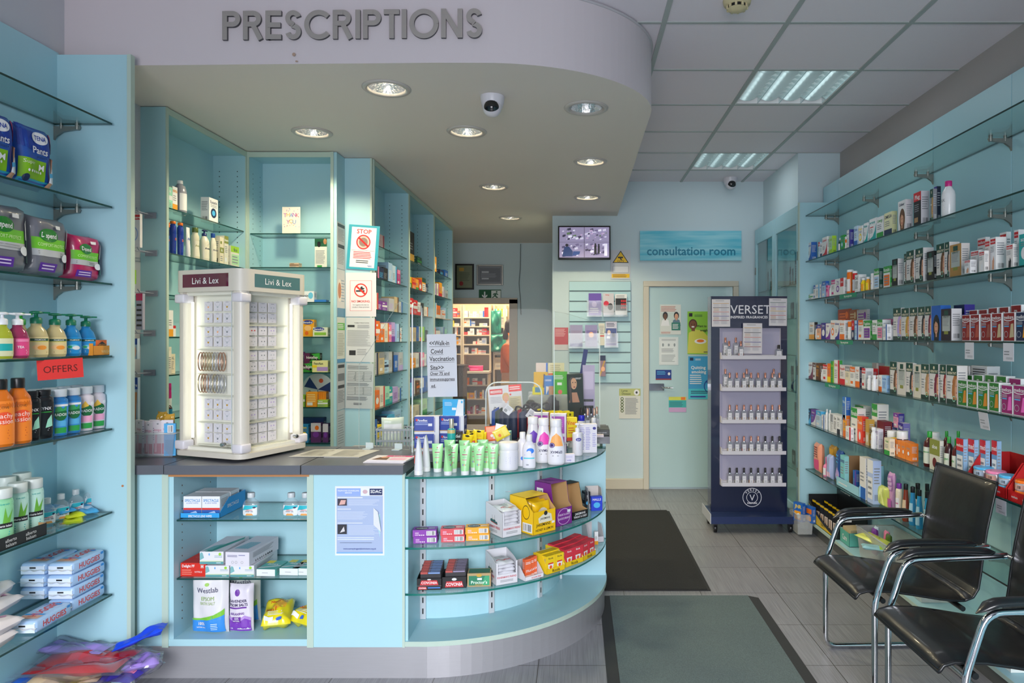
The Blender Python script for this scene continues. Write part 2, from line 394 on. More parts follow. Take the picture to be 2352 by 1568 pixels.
# downlights
for i,p in enumerate(DLP):
    lit = i != 3
    t = thing('downlight','round recessed downlight ' + ['nearest the sign lettering','above the tall corner cabinets','behind the white dome camera','switched off near the curved soffit edge','along the soffit edge behind unlit one','over the dispensary shelving','along the soffit edge nearest the screen','furthest back near the far wall'][i],'ceiling light',group='downlights in the soffit',loc=p)
    b = MB(); b.lathe([(.086,.004),(.090,-.006),(.108,-.008),(.116,-.001),(.116,.0005)],mat('b9b4b0',.3),32,caps=False); b.build('trim_ring',t)
    b = MB(); b.lathe([(.088,.0),(.082,.03),(.066,.07),(.04,.10),(.0,.105)],mat('dcdcdc',.22,metal=1,bump=.5,nscale=60),24,caps=False); b.build('reflector',t)
    b = MB()
    if lit: b.lathe([(.03,.045),(.04,.055),(.04,.085),(.03,.095)],mat('fff2d0',.4,emit=14),16)
    else: b.tube([(-.035,0,.07),(.035,0,.07)],.012,mat('e8e6df',.4),8); b.box(-.05,-.004,.068,.05,.004,.08,BLACKP)
    b.build('lamp',t)
    if lit:
        l = light('downlight_beam','SPOT',(p.x,p.y,2.70),(0,0,0),36,(1.0,.87,.58),spot_size=R_(138),spot_blend=.35,shadow_soft_size=.06)
# recessed louvre panels
for k,(y0,d) in enumerate(((3.99,'nearer'),(5.79,'further'))):
    t = thing('louvre_light',f'square recessed louvre ceiling light with mirrored blades, the {d} one','ceiling light',group='recessed louvre ceiling lights',loc=(1.32,y0 + .3,3.03))
    b = MB(); b.box(-.285,-.285,.09,.285,.285,.1,'white')
    for s in (-1,1): b.box(s * .290 - .006,-.295,-.003,s * .290 + .009,.295,.1,'white'); b.box(-.29,s * .285 - .004,0,.29,s * .285 + .004,.1,'white')
    b.build('housing',t)
    b = MB()
    for x in (-.21,-.07,.07,.21): b.tube([(x,-.27,.062),(x,.27,.062)],.009,mat('dfeef0',.4,emit=1.6),8)
    b.build('tubes',t)
    b = MB(); mir = mat('cfdcdd',.22,metal=.7)
    for x in (-.283,-.141,0,.141,.283): b.prism([(x - .002,-.283),(x + .002,-.283),(x + .002,.283),(x - .002,.283)],.0,.05,mir)
    for j in range(9):
        y = -.27 + .54 * j / 8
        for q in range(4):
            x0 = -.283 + .1415 * q; n = 6; pts = []
            for i in range(n + 1): u = i / n; pts.append((x0 + .1415 * u,y,.012 + .028 * (2 * u - 1) ** 2))
            vs = [(a,b_,c_) for a,b_,c_ in pts] + [(a,b_ + .002,.05) for a,b_,c_ in pts]
            b.add(vs,[(i,i + 1,n + 2 + i,n + 1 + i) for i in range(n)],mir)
    b.build('louvre',t); light('louvre_glow','AREA',(1.32,y0 + .3,3.02),(0,0,0),2.5,(.94,.98,1.0),shape='SQUARE',size=.5)
# smoke detector, dome cameras
p = Vector((.725,3.17,3.03))
t = thing('smoke_detector','cream round smoke detector on the ceiling tile','smoke detector',loc=p)
b = MB(); dm = mat('cfc29a',.5); b.lathe([(0,-.052),(.018,-.052),(.03,-.047),(.045,-.04)],dm,24); b.lathe([(.046,-.026),(.06,-.02),(.064,-.002),(.064,0)],dm,24); b.build('body',t)
b = MB(); b.lathe([(.043,-.04),(.043,-.026)],BLACKP,24,caps=False)
for k in range(10): a = 2 * PI * k / 10; b.M = Matrix.Rotation(a,4,'Z'); b.box(.042,-.005,-.041,.049,.005,-.025,dm)
b.build('vent_ring',t)
def turret(loc,desc,rz,s=1,tilt=0):
    t = thing('dome_camera',desc,'security camera',loc=loc,rz=rz); t.scale = (s,s,s)
    b = MB(); wm = mat('d5d2da',.3)
    b.lathe([(0,-.07),(.03,-.068),(.048,-.05),(.056,-.02),(.058,0)],wm,28); b.build('housing',t)
    b = MB(); b.M = Matrix.Translation((0,-.012,-.055)) @ Matrix.Rotation(R_(62),4,'X')
    prof = [(.045 * math.sin(PI * k / 14),.045 * -math.cos(PI * k / 14)) for k in range(15)]
    b.lathe(prof,wm,24); b.build('ball',t)
    b = MB(); b.M = Matrix.Translation((0,-.020,-.058)) @ Matrix.Rotation(R_(62),4,'X')
    b.lathe([(.0405 * math.cos(R_(a)),.0405 * math.sin(R_(a))) for a in (18,35,50,65,80,90)],mat('0b0b10',.08,coat=.5),24)
    b.build('lens_cover',t)
turret(on(1131,222,2.69),'white ceiling security camera with dark lens under the soffit',0,1.05)
turret((1.47,6.72,3.03),'white security camera with dark lens high on the back wall',R_(10),1.15)
# PRESCRIPTIONS lettering: cut metal letters, each standing on its own
def arcp(cx,cy,r,a0,a1,n=28): return [(cx + r * math.cos(R_(a0 + (a1 - a0) * i / n)),cy + r * math.sin(R_(a0 + (a1 - a0) * i / n))) for i in range(n + 1)]
def stroke(path,w):
    L,Rr = [],[]
    for i,p in enumerate(path):
        a = path[max(i - 1,0)]; c2 = path[min(i + 1,len(path) - 1)]; dx,dy = c2[0] - a[0],c2[1] - a[1]; l = math.hypot(dx,dy) or 1
        nx,ny = -dy / l * w / 2,dx / l * w / 2; L.append((p[0] + nx,p[1] + ny)); Rr.append((p[0] - nx,p[1] - ny))
    return L,Rr
LW = .17
def letter(ch):
    w = LW; h = w / 2
    I = [(h,0),(h,1)]
    bowl = [(h,1 - h),(.36,1 - h)] + arcp(.36,1 - .275,.275 - h,90,-90,16) + [(h,.45 + h)]
    if ch == 'P': return [I,bowl],.66
    if ch == 'R': return [I,bowl,[(.36,.5),(.62,0)]],.72
    if ch == 'E': return [I,[(h,1 - h),(.56,1 - h)],[(h,.5),(.53,.5)],[(h,h),(.56,h)]],.60
    if ch == 'I': return [I],.19
    if ch == 'T': return [[(.27,0),(.27,1)],[(0,1 - h),(.54,1 - h)]],.55
    if ch == 'N': return [I,[(h,.96),(.66,.04)],[(.66,0),(.66,1)]],.78
    if ch == 'C': return [arcp(.51,.5,.425,42,318,40)],.93
    if ch == 'O': return [arcp(.51,.5,.425,0,360,48)],1.04
    if ch == 'S': return [arcp(.30,.73,.19,15,270,22)[:-1] + arcp(.30,.27,.19,90,-165,22)],.62
x = 0; word = 'PRESCRIPTIONS'; gap = .075; pos = []
for ch in word: s_,w_ = letter(ch); pos.append((x,s_,w_)); x += w_ + gap
tot = x - gap; X0 = at(511,0,3.04).x; X1 = at(1112,0,3.04).x; sx = (X1 - X0) / tot
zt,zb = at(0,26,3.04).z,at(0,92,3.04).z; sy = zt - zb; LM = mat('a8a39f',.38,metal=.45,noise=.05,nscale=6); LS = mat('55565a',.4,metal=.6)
cnt = {}
for i,(ch,(lx,ss,lw)) in enumerate(zip(word,pos)):
    b = MB()
    for si,path in enumerate(ss):
        L,Rr = stroke(path,LW); n = len(L); d = .012 + .0007 * si
        f = [(p[0] * sx,-d,p[1] * sy) for p in L + Rr]; bk = [(p[0] * sx,0,p[1] * sy) for p in L + Rr]
        b.add(f,[(k,k + 1,n + k + 1,n + k) for k in range(n - 1)],LM)
        rim = list(range(n)) + list(range(2 * n - 1,n - 1,-1)); m_ = len(rim)
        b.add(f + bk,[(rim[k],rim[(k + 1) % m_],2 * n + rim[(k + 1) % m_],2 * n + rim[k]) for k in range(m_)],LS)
    o = b.build('sign_letter'); o.location = (X0 + lx * sx,3.028 if lx * sx > .55 else 3.045 ,zb)
    o.location.y = 3.07 - .04 * (X0 + lx * sx + 2.4) / 1.78 - .002
    cnt[ch] = cnt.get(ch,0) + 1; k = word.count(ch)
    if k == 1: d = f'flat grey metal letter {ch} on the white soffit sign'
    else: d = f'flat grey metal letter {ch} on the white soffit sign, {ORD[cnt[ch]]} {ch} in the word'
    tag(o,d,'sign letter',group='metal letters spelling prescriptions')
# ================================================================ FIXTURES
def pane(b,x0,y0,z0,x1,y1,z1,edge=GEDGE):
    b.add([(x0,y0,z0),(x1,y0,z0),(x1,y1,z0),(x0,y1,z0)],[(0,3,2,1)],GLASS); b.add([(x0,y0,z1),(x1,y0,z1),(x1,y1,z1),(x0,y1,z1)],[(0,1,2,3)],GLASS)
    v = [(x0,y0,z0),(x1,y0,z0),(x1,y1,z0),(x0,y1,z0),(x0,y0,z1),(x1,y0,z1),(x1,y1,z1),(x0,y1,z1)]
    b.add(v,[(0,1,5,4),(1,2,6,5),(2,3,7,6),(3,0,4,7)],edge)
def cabinet(desc,loc,rz,W,D,z1,shelves,z0=0.0,where='',base=.8,holes=True):
    t = thing('open_shelf_cabinet',desc,'cabinet',where,'aqua open cabinets behind the counter',loc,rz)
    th = .018
    for x0 in (0,W - th):
        b = MB(); b.box(x0,.0,z0,x0 + th,D,z1,AQUA); b.box(x0 - .0005,-.006,z0,x0 + th + .0005,0,z1,AQUAEDGE)
        if holes:
            xx = x0 + th + .0004 if x0 == 0 else x0 - .0004
            for y in (.05,D - .05):
                for k in range(64):
                    z = .9 + .0325 * k
                    if z < z1 - .1: b.add([(xx,y - .003,z - .003),(xx,y + .003,z - .003),(xx,y + .003,z + .003),(xx,y - .003,z + .003)],[(0,1,2,3)],'charcoal')
        b.build('side_panel',t)
    b = MB(); b.box(th,D - .01,z0,W - th,D,z1,AQUA); b.build('back_panel',t)
    b = MB(); b.box(th,0,z1 - .03,W - th,D - .01,z1 - .002,AQUA); b.box(th,-.006,z1 - .035,W - th,0,z1 - .002,AQUAEDGE); b.build('top_panel',t)
    b = MB(); b.box(th,.0,z0,W - th,D - .01,base - .02,AQUA); b.build('base_panel',t)
    for z in shelves:
        b = MB(); pane(b,th + .002,.008,z - .007,W - th - .002,D - .012,z); b.build('glass_shelf',t)
    return t
S2 = [2.166,1.948,1.724,1.5,1.27,1.046,.814]
cabinet('tall aqua open cabinet on the left, behind the lit jewellery stand',(-2.13,3.6,0),PI / 2,.88,.215,2.688,[2.176,1.94,1.72,1.5,1.30,1.07,.85],base=.7)
cabinet('tall aqua open cabinet facing the shop, holding the thank you card',(-2.13,4.48,0),0,.56,.2,2.688,S2,base=.7)
S3 = [2.13,1.905,1.687,1.46,1.235,1.0,.79]
for i,d in enumerate(('nearest the column','in the middle','furthest back')):
    cabinet(f'aqua dispensary cabinet of the side row, {d}',(-1.37,4.665 + .985 * i,0),PI / 2,.98,.2,2.688,S3,base=.6)
# column between the cabinets
b = MB(); b.box(-1.57,4.485,0,-1.552,4.655,2.688,AQUA); b.box(-1.554,4.64,0,-1.375,4.662,2.688,AQUA); b.box(-1.382,4.636,0,-1.37,4.664,2.688,AQUAEDGE)
struct(b.build('wall_column'))
# glass shelves on brackets, right and left
def bracket(b,side):
    # side +1: fixed to right wall at x=0 reaching -x
    s = -side; M = BRACKET
    pts = [(0,0),(0,-.062),(s * .008,-.045),(s * .035,-.026),(s * .105,-.016),(s * .11,-.004),(0,-.004)]
    v = [(x,-.006,z) for x,z in pts] + [(x,.006,z) for x,z in pts]; n = len(pts)
    b.add(v,[tuple(range(n)),tuple(range(n,2 * n))[::-1]] + [(i,(i + 1) % n,n + (i + 1) % n,n + i) for i in range(n)],M)
    b.lathe([(.009,-.018),(.009,.012)],M,12,c=(s * .098,0)); b.lathe([(.007,-.016),(.007,.011)],M,12,c=(s * .03,0))
def wall_shelf(z,side,desc):
    xw = 2.03 if side > 0 else -2.235; xf = 1.77 if side > 0 else -1.985
    ye = 5.41 if side > 0 else 2.97
    t = thing('glass_shelf',desc,'shelf',group='glass shelves on the %s wall' % ('right' if side > 0 else 'left'),loc=(xw,0,z))
    b = MB(); pane(b,min(0,xf - xw) + (.004 if side < 0 else 0),-.35,-.008,max(0,xf - xw) - (.004 if side > 0 else 0),ye,0); b.build('glass_pane',t)
    ys = (5.43 - .012,4.70,3.98,3.26,2.54,1.81) if side > 0 else (2.975,2.25,1.52)
    for y in ys:
        b = MB(); b.M = Matrix.Translation((0,y,-.009)); bracket(b,side); b.build('bracket',t)
ZR = [2.44,2.084,1.784,1.48,1.176,.825,.477]
for z,d in zip(ZR,('topmost','second from top','third from top','fourth from top, at eye level','third from bottom','second from bottom','lowest')):
    wall_shelf(z,1,f'long glass shelf on metal brackets on the right wall, {d}')
ZL = [2.41,2.055,1.727,1.42,1.11,.756,.405]
for z,d in zip(ZL,('topmost and empty','holding the blue packs','holding the grey packs','holding the pump soaps','holding the shower gels','holding the green shampoos','holding the baby wipes')):
    wall_shelf(z,-1,f'glass shelf on the left wall, {d}')
# ---------------------------------------------------------------- counter
t = thing('service_counter','aqua pharmacy counter with open bay, solid panel and steel plinth','counter',loc=(-1.4,3.05,0))
def cp(name,x0,y0,z0,x1,y1,z1,m,parent=t,extra=None):
    b = MB(Matrix.Translation((1.4,-3.05,0))); b.box(x0,y0,z0,x1,y1,z1,m)
    if extra:
        for e in extra: b.box(*e)
    return b.build(name,parent)
cp('end_panel',-1.985,3.052,.145,-1.79,3.07,.90,AQUA,extra=[(-1.94,3.05,.145,-1.93,3.052,.9,AQUAEDGE),(-1.82,3.048,.14,-1.792,3.052,.9,AQUAEDGE)])
cp('bay_side',-1.79,3.055,.145,-1.772,3.43,.90,AQUA); cp('bay_side',-1.185,3.055,.145,-1.167,3.43,.90,AQUA)
cp('bay_back',-1.79,3.42,.145,-1.167,3.435,.90,AQUA)
cp('bay_floor',-1.79,3.052,.145,-1.167,3.43,.175,AQUA)
cp('wood_batten',-1.79,3.045,.888,-1.175,3.06,.90,mat('b27a4a',.5))
cp('front_panel',-1.167,3.052,.14,-.757,3.07,.90,AQUA,extra=[(-1.185,3.048,.14,-1.157,3.052,.9,AQUAEDGE),(-.768,3.048,.14,-.757,3.052,.9,AQUAEDGE)])
for z in (.692,.434):
    b = MB(Matrix.Translation((1.4,-3.05,0))); pane(b,-1.77,3.075,z - .007,-1.187,3.415,z); b.build('glass_shelf',t)
b = MB(Matrix.Translation((1.4,-3.05,0)))
for x in (-1.7715,):
    for y in (3.12,3.36):
        for k in range(18):
            z = .24 + .035 * k; b.add([(x,y - .003,z - .003),(x,y + .003,z - .003),(x,y + .003,z + .003),(x,y - .003,z + .003)],[(0,1,2,3)],'brown')
b.build('shelf_pin_holes',t)
CC = (-.71,3.92)
def arc(r,a0=-90,a1=0,n=28): return [(CC[0] + r * math.cos(R_(a0 + (a1 - a0) * i / n)),CC[1] + r * math.sin(R_(a0 + (a1 - a0) * i / n))) for i in range(n + 1)]
b = MB(Matrix.Translation((1.4,-3.05,0))); ro = arc(.86); ri = arc(.845)
P = [(-2.2,3.062)] + [(-.72,3.062)] + ro[1:] + [(.15,4.45)]; Q = [(-2.2,3.075),(-.72,3.075)] + ri[1:] + [(.135,4.45)]
b.M = Matrix(); b.prism(P + Q[::-1],0.0,.142,STEEL,smooth=False); tag(b.build('steel_plinth'),'brushed steel plinth running under the counter and around its curve','plinth')
# curved display unit at the end of the counter
t = thing('curved_display_unit','curved aqua shelf unit with three glass shelves at the counter end','display unit',loc=(CC[0],CC[1],0)); TM = Matrix.Translation((-CC[0],-CC[1],0))
b = MB(TM); b.prism([(-.757,3.05)] + arc(.872)[1:] + [(.16,3.95),(-.757,3.95)],.143,.165,AQUA,AQUAEDGE); b.build('base_board',t)
b = MB(TM); r0 = arc(.615); r1 = arc(.60); b.prism([(-.755,3.305)] + r0 + r1[::-1] + [(-.755,3.32)],.165,.874,AQUA); b.build('curved_back',t)
b = MB(TM); b.box(-.757,3.06,.165,-.745,3.31,.885,AQUA); b.build('side_panel',t)
b = MB(TM); b.box(-.105,3.905,.165,.157,3.922,.872,AQUA); b.box(.140,3.922,.165,.157,4.45,.90,AQUA); b.build('end_panel',t)
for k,(z,r_in) in enumerate(((.886,.47),(.576,.62),(.374,.62))):
    b = MB(TM); o1 = arc(.868,-93,-1); o2 = arc(r_in,-93,-1); pts = o1 + o2[::-1]; n = len(o1)
    lo = [(x,y,z - .009) for x,y in o1 + o2]; hi = [(x,y,z) for x,y in o1 + o2]; N = 2 * n
    b.add(lo + hi,[(i,i + 1,n + i + 1,n + i) for i in range(n - 1)] + [(N + i,N + n + i,N + n + i + 1,N + i + 1) for i in range(n - 1)],GLASS)
    b.add(lo + hi,[(i,i + 1,N + i + 1,N + i) for i in range(n - 1)] + [(n + i,N + n + i,N + n + i + 1,n + i + 1) for i in range(n - 1)] + [(0,N,N + n,n),(n - 1,2 * n - 1,N + 2 * n - 1,N + n - 1)],GEDGE2,True)
    b.build('glass_shelf',t)
for a in (-92,-62,-34,-6):
    b = MB(TM @ Matrix.Translation((CC[0],CC[1],0)) @ Matrix.Rotation(R_(a),4,'Z')); b.box(.616,-.013,.166,.628,.013,.872,mat('d3d5da',.3,metal=.3))
    for k in range(13): z = .19 + .052 * k; b.box(.6275,-.003,z,.6285,.003,z + .026,'black')
    b.build('slotted_upright',t)
# worktops
WT = mat('5b5d66',.32,noise=.05,nscale=60)
def worktop(desc,pts,z0=.90,z1=.94):
    cx_ = sum(p[0] for p in pts) / len(pts); cy_ = sum(p[1] for p in pts) / len(pts)
    b = MB(Matrix.Translation((-cx_,-cy_,0))); b.prism(pts,z0,z1,WT); o = b.build('worktop'); o.location = (cx_,cy_,0); tag(o,desc,'worktop',group='grey laminate counter tops')
worktop('short grey laminate counter top under the clear plastic basket',[(-2.225,3.02),(-1.806,3.035),(-1.806,3.55),(-2.225,3.55)])
worktop('grey laminate counter top carrying the lit jewellery stand',[(-1.80,3.03),(-1.208,3.03),(-1.208,3.56),(-1.80,3.56)])
worktop('grey laminate counter top with the open menu sheets and magazine',[(-1.203,3.03),(-.76,3.03),(-.76,3.56),(-1.203,3.56)])
worktop('grey laminate counter top inside the curve behind the clear screens',[(-.755,3.33)] + arc(.585) + [(.18,3.905),(.18,4.45),(-.755,4.45)])
# perspex screens on the counter
def screen(desc,pts,th=.006,foot=True,loc=None):
    """pts: bottom line a->b in plan, with outline list of (s, z)"""
    (ax,ay),(bx,by),outl_ = pts; d = Vector((bx - ax,by - ay,0)); L = d.length; ang = math.atan2(d.y,d.x)
    t = thing('perspex_screen',desc,'screen',group='clear counter screens',loc=(ax,ay,.9405),rz=ang)
    b = MB(); n = len(outl_); f = [(s,0,z) for s,z in outl_]; k = [(s,th,z) for s,z in outl_]
    b.add(f + k,[tuple(range(n)),tuple(range(n,2 * n))[::-1]],PERSPEX); b.add(f + k,[(i,(i + 1) % n,n + (i + 1) % n,n + i) for i in range(n)],PEDGE); b.build('sheet',t)
    b = MB()
    for s in (.06,L - .06): b.box(s - .02,-.04,0,s + .02,-.001,.004,PEDGE); b.box(s - .02,-.006,0,s + .02,-.001,.03,PEDGE)
    b.build('foot',t)
def rr(L,h,r=.05,sl=0): # rounded top outline
    return [(0,0),(L,0),(L,h - r - sl)] + [(L - r + r * math.cos(R_(a)),h - sl - r + r * math.sin(R_(a))) for a in (15,30,45,60,75,90)] + [(r - r * math.sin(R_(a)),h - r + r * math.cos(R_(a))) for a in (0,15,30,45,60,75,90)]
screen('small clear upright screen with a slanted top left of the notice',((-1.10,3.50),(-.83,3.45),[(0,0),(.27,0),(.27,.72),(.22,.74),(.06,.50),(0,.42)]))
screen('tall narrow clear side screen with a rounded front edge',((-.795,3.36),(-.83,3.72),rr(.36,.725,.04)))
screen('wide clear counter screen the walk-in notice is taped to',((-.78,3.50),(-.13,3.56),rr(.65,.70,.03)))
screen('clear side screen at the far end by the leaflets',((-.12,3.62),(.13,4.02),[(0,0),(.47,0),(.47,.60),(.44,.64),(.1,.685),(0,.69)]))
b = MB(); b.tube([(0,0,0),(0,0,.26)] + [(.06 - .06 * math.cos(R_(a)),0,.26 + .06 * math.sin(R_(a))) for a in range(15,91,15)] + [(.23 + .06 * math.sin(R_(a)),0,.26 + .06 * math.cos(R_(a))) for a in range(0,91,15)] + [(.29,0,0)],.0035,mat('dfe6e8',.15,alpha=.8),8)
o = b.build('screen_hoop'); o.location = (at(1116,900,3.62).x,3.62,.943); tag(o,'thin clear hoop framing the service opening above the glasses stand','screen frame')
# ---------------------------------------------------------------- flat printed sheets
def sheet(desc,cat,x0,y0,x1,y1,Y,bg,ops,name='notice',tilt=0,th=.0012,where='',group=None,side='-Y',X=None,lean=0,z=None,rough=.6):
    if side == '-Y':
        a = at(x0,y1,Y); c2 = at(x1,y0,Y); W = c2.x - a.x; H = c2.z - a.z; loc = ((a.x + c2.x) / 2,Y,a.z); rz = 0
    else:  # on a wall plane X facing +X (side '+X') : px range gives depth range
        ya,yb = FPX * X / (x0 - CX),FPX * X / (x1 - CX); ym = (ya + yb) / 2
        W = abs(yb - ya); zb,zt = CH + (CY - y1) * ym / FPX,CH + (CY - y0) * ym / FPX; H = zt - zb; loc = (X,ym,zb); rz = PI / 2 if side == '+X' else -PI / 2
    b = MB(); b.box(-W / 2,-th,0,W / 2,0,H,mat(bg,rough)); mpf = face((-W / 2,-th,0),(W,0,0),(0,0,H),(0,-1,0)); b.art(ops,mpf,W,H)
    o = b.build(name); o.location = loc; o.rotation_euler = (R_(lean),R_(tilt),rz)
    return tag(o,desc,cat,where,group)
HEADL = lambda s: [('T',s,.5,.93,.05,'charcoal')]
def person_art(cx,cy,s,hair='brown',skin='skin',top='white',ar=1.0):
    return [('P',[(cx - .16 * s,cy - .30 * s * ar),(cx + .16 * s,cy - .30 * s * ar),(cx + .12 * s,cy - .12 * s * ar),(cx,cy - .07 * s * ar),(cx - .12 * s,cy - .12 * s * ar)],top),
            ('E',cx,cy + .03 * s * ar,.095 * s,.12 * s * ar,hair),('R',cx - .03 * s,cy - .12 * s * ar,cx + .03 * s,cy,skin),('E',cx,cy,.065 * s,.09 * s * ar,skin),
            ('E',cx - .025 * s,cy + .012 * s * ar,.009 * s,.006 * s * ar,'charcoal'),('E',cx + .025 * s,cy + .012 * s * ar,.009 * s,.006 * s * ar,'charcoal'),('E',cx,cy - .045 * s * ar,.02 * s,.007 * s * ar,'darkred')]
# back wall: consultation sign, screen, cctv sign
b = MB(); a = at(1470,598,6.85); c2 = at(1703,530,6.85); W,H = c2.x - a.x,c2.z - a.z
m = bpy.data.materials.new('sign_blue_waves'); m.use_nodes = True; nt = m.node_tree; tc = nt.nodes.new('ShaderNodeTexCoord'); mp_ = nt.nodes.new('ShaderNodeMapping'); mp_.inputs['Scale'].default_value = (1.2,1,16)
nz = nt.nodes.new('ShaderNodeTexNoise'); nz.inputs['Scale'].default_value = 1.5; cr = nt.nodes.new('ShaderNodeValToRGB'); cr.color_ramp.elements[0].position = .35; cr.color_ramp.elements[1].position = .7
cr.color_ramp.elements[0].color = lin('55c0d8'); cr.color_ramp.elements[1].color = lin('a3dfea')
nt.links.new(tc.outputs['Object'],mp_.inputs[0]); nt.links.new(mp_.outputs[0],nz.inputs['Vector']); nt.links.new(nz.outputs['Fac'],cr.inputs[0]); nt.links.new(cr.outputs[0],nt.nodes['Principled BSDF'].inputs['Base Color'])
b.box(0,0,0,W,.018,H,m); b.art([('T','consultation room',.505,.33,.30,'0b7f9e',.88)],face((0,0,0),(W,0,0),(0,0,H),(0,-1,0)),W,H)
o = b.build('door_sign'); o.location = (a.x,6.85,a.z); tag(o,'long blue consultation room sign above the frosted door','sign')
t = thing('wall_screen','black framed flat screen showing four camera views','television',loc=at(1342,596,6.7)); Wt = .505; Ht = .325
b = MB(); b.cbox(-Wt / 2,0,0,Wt / 2,.035,Ht,BLACKP,.004); b.build('casing',t)
b = MB(); scr = mat('777089',.3,emit=.55)
def ES(c): return mat(c,.4,emit=.6)
rnd = random.Random(5); ops = [('R',0,0,1,1,ES('8f86a6'))]
for qx,qy in ((0,0),(1,0),(0,1),(1,1)):
    for k in range(26):
        u = qx * .5 + rnd.uniform(.01,.43); v = qy * .5 + rnd.uniform(.02,.40); sz = rnd.uniform(.02,.07)
        ops.append(('P',[(u,v),(u + sz,v + sz * .3),(u + sz * .9,v + sz * 1.4),(u - sz * .1,v + sz)],ES(rnd.choice(['c9c4dc','3c3550','6d6488','e2dff0','2b2740','b5a0c0','55704f' if qy else '4a4266']))))
ops += [('P',[(.06,.04),(.26,.04),(.27,.2),(.19,.36),(.1,.34)],ES('1c3566')),('E',.15,.40,.03,.05,ES('1a1a22')),('P',[(.26,.05),(.4,.1),(.42,.2),(.28,.2)],ES('20407c')),
        ('R',.70,.10,.745,.40,ES('15151d')),('E',.722,.43,.018,.035,ES('15151d')),('R',.77,.12,.81,.38,ES('181822')),('E',.79,.41,.017,.035,ES('15151d')),('R',.90,.05,.96,.45,ES('dcd8ea')),
        ('R',.496,0,.504,1,ES('1a1826')),('R',0,.497,1,.503,ES('1a1826'))]
b.art(ops,face((-Wt / 2 + .013,0,.02),(Wt - .026,0,0),(0,0,Ht - .033),(0,-1,0)),1,1); b.build('display',t)
b = MB(); b.box(-.05,.035,.1,.05,.165,.2,BLACKP); b.build('wall_mount',t)
sheet('white sign with a yellow cctv warning triangle beside the screen','sign',1403,574,1448,641,6.865,'cfd0d6',[('P',[(.08,.56),(.92,.56),(.5,.98)],'black'),('P',[(.15,.585),(.85,.585),(.5,.935)],'f4c400'),('R',.36,.72,.62,.77,'black'),('P',[(.45,.72),(.52,.72),(.58,.66),(.5,.66)],'black'),('T','CCTV',.5,.62,.065,'black',.45),('R',.1,.22,.9,.45,'grey'),('R',.115,.228,.885,.442,'e3e4e8'),('R',.05,.05,.95,.18,'f4c400'),('L',.1,.06,.9,.17,3,'brown')],'warning_sign')
# slatwall with leaflets
t = thing('slatwall_panel','aqua slatwall panel with shadow grooves on the back wall','slatwall',loc=at(1378,880,6.85)); a = at(1307,880,6.85); c2 = at(1448,645,6.85); W,H = c2.x - a.x,c2.z - a.z
b = MB()
nsl = 10; g = .012
for k in range(nsl): z0 = H * k / nsl; b.cbox(-W / 2,-.003,z0 + g / 2,W / 2,.012,z0 + H / nsl - g / 2,mat('b4d8e0',.45),.002,1,False)
b.build('slats',t); b = MB(); b.box(-W / 2,.0121,0,W / 2,.018,H,mat('8d9a9c',.5)); b.build('backing',t)
def leaflet(desc,x0,y0,x1,y1,Y,bg,ops,where='on the slatwall',lean=-6,**k): return sheet(desc,'leaflet',x0,y0,x1,y1,Y,bg,ops,'leaflet',lean=lean,where=where,th=.006,**k)
leaflet('purple leaflet in a clear holder',1352,673,1381,724,6.80,'6a50b0',[('E',.45,.5,.2,.12,'lilac'),('L',.1,.1,.9,.35,3,'white')])
leaflet('white leaflet with a red circle and dark head',1385,673,1410,723,6.80,'cfcad2',[('T','living',.4,.93,.06,'red'),('E',.3,.52,.24,.13,'d22040'),('E',.68,.38,.24,.16,'charcoal'),('L',.1,.05,.9,.15,2,'grey')])
leaflet('black leaflet with red grid of figures',1413,675,1440,723,6.80,'white',[('R',.04,.2,.96,.8,'black')] + [('R',.5 + .15 * (i % 3),.3 + .16 * (i // 3),.61 + .15 * (i % 3),.4 + .16 * (i // 3),'red') for i in range(9)] + [('L',.1,.82,.8,.95,2,'grey')])
leaflet('white leaflet with a blue street photograph',1391,738,1417,794,6.80,'c9c9dc',[('R',.04,.14,.96,.72,'4a5a94'),('E',.3,.55,.15,.1,'e3c7b4'),('E',.7,.45,.15,.1,'navy'),('R',.1,.3,.4,.4,'white'),('L',.1,.78,.9,.95,3,'navy'),('R',.04,.02,.96,.12,'indigo')])
leaflet('cream and green narrow leaflet',1375,742,1389,793,6.80,'d9d6c8',[('R',.1,.4,.9,.45,'red'),('L',.1,.5,.9,.9,6,'grey')])
leaflet('lilac leaflet with a printed photograph',1344,746,1372,796,6.80,'9a93c0',[('R',.1,.3,.9,.75,'7d6ea8'),('E',.5,.55,.2,.13,'peach')])
leaflet('pale violet leaflet with dark footer',1309,746,1338,796,6.80,'a19cc0',[('R',.1,.3,.9,.75,'9c8fb0'),('R',0,0,1,.15,'indigo')])
leaflet('brown and blue narrow leaflet low down',1376,816,1391,864,6.80,'9a8090',[('P',[(0,0),(1,1),(1,.8),(.2,0)],'gold'),('R',0,.75,1,1,'navy'),('E',.6,.35,.3,.12,'peach')])
for i,(x0,y0,x1,y1) in enumerate(((1348,690,1384,727),(1386,700,1442,727),(1306,765,1378,800),(1388,765,1420,798))):
    a = at(x0,y1,6.78); c2 = at(x1,y0,6.78); b = MB(); b.box(0,0,0,c2.x - a.x,.003,c2.z - a.z,CLEAR); b.box(0,0,0,c2.x - a.x,.055,.003,CLEAR); o = b.build('leaflet_holder'); o.location = a
    tag(o,['clear holder in front of the purple leaflet','clear double holder at top right','wide clear holder at middle left','clear holder of the blue photo leaflet'][i],'leaflet holder','on the slatwall','clear leaflet holders')
sheet('pink and red safety leaflet stuck left of the slatwall','leaflet',1272,752,1305,804,6.866,'d3cfd2',[('R',0,.25,1,1,'c45a62'),('L',.1,.6,.9,.95,7,'e7b6b8')],'leaflet')
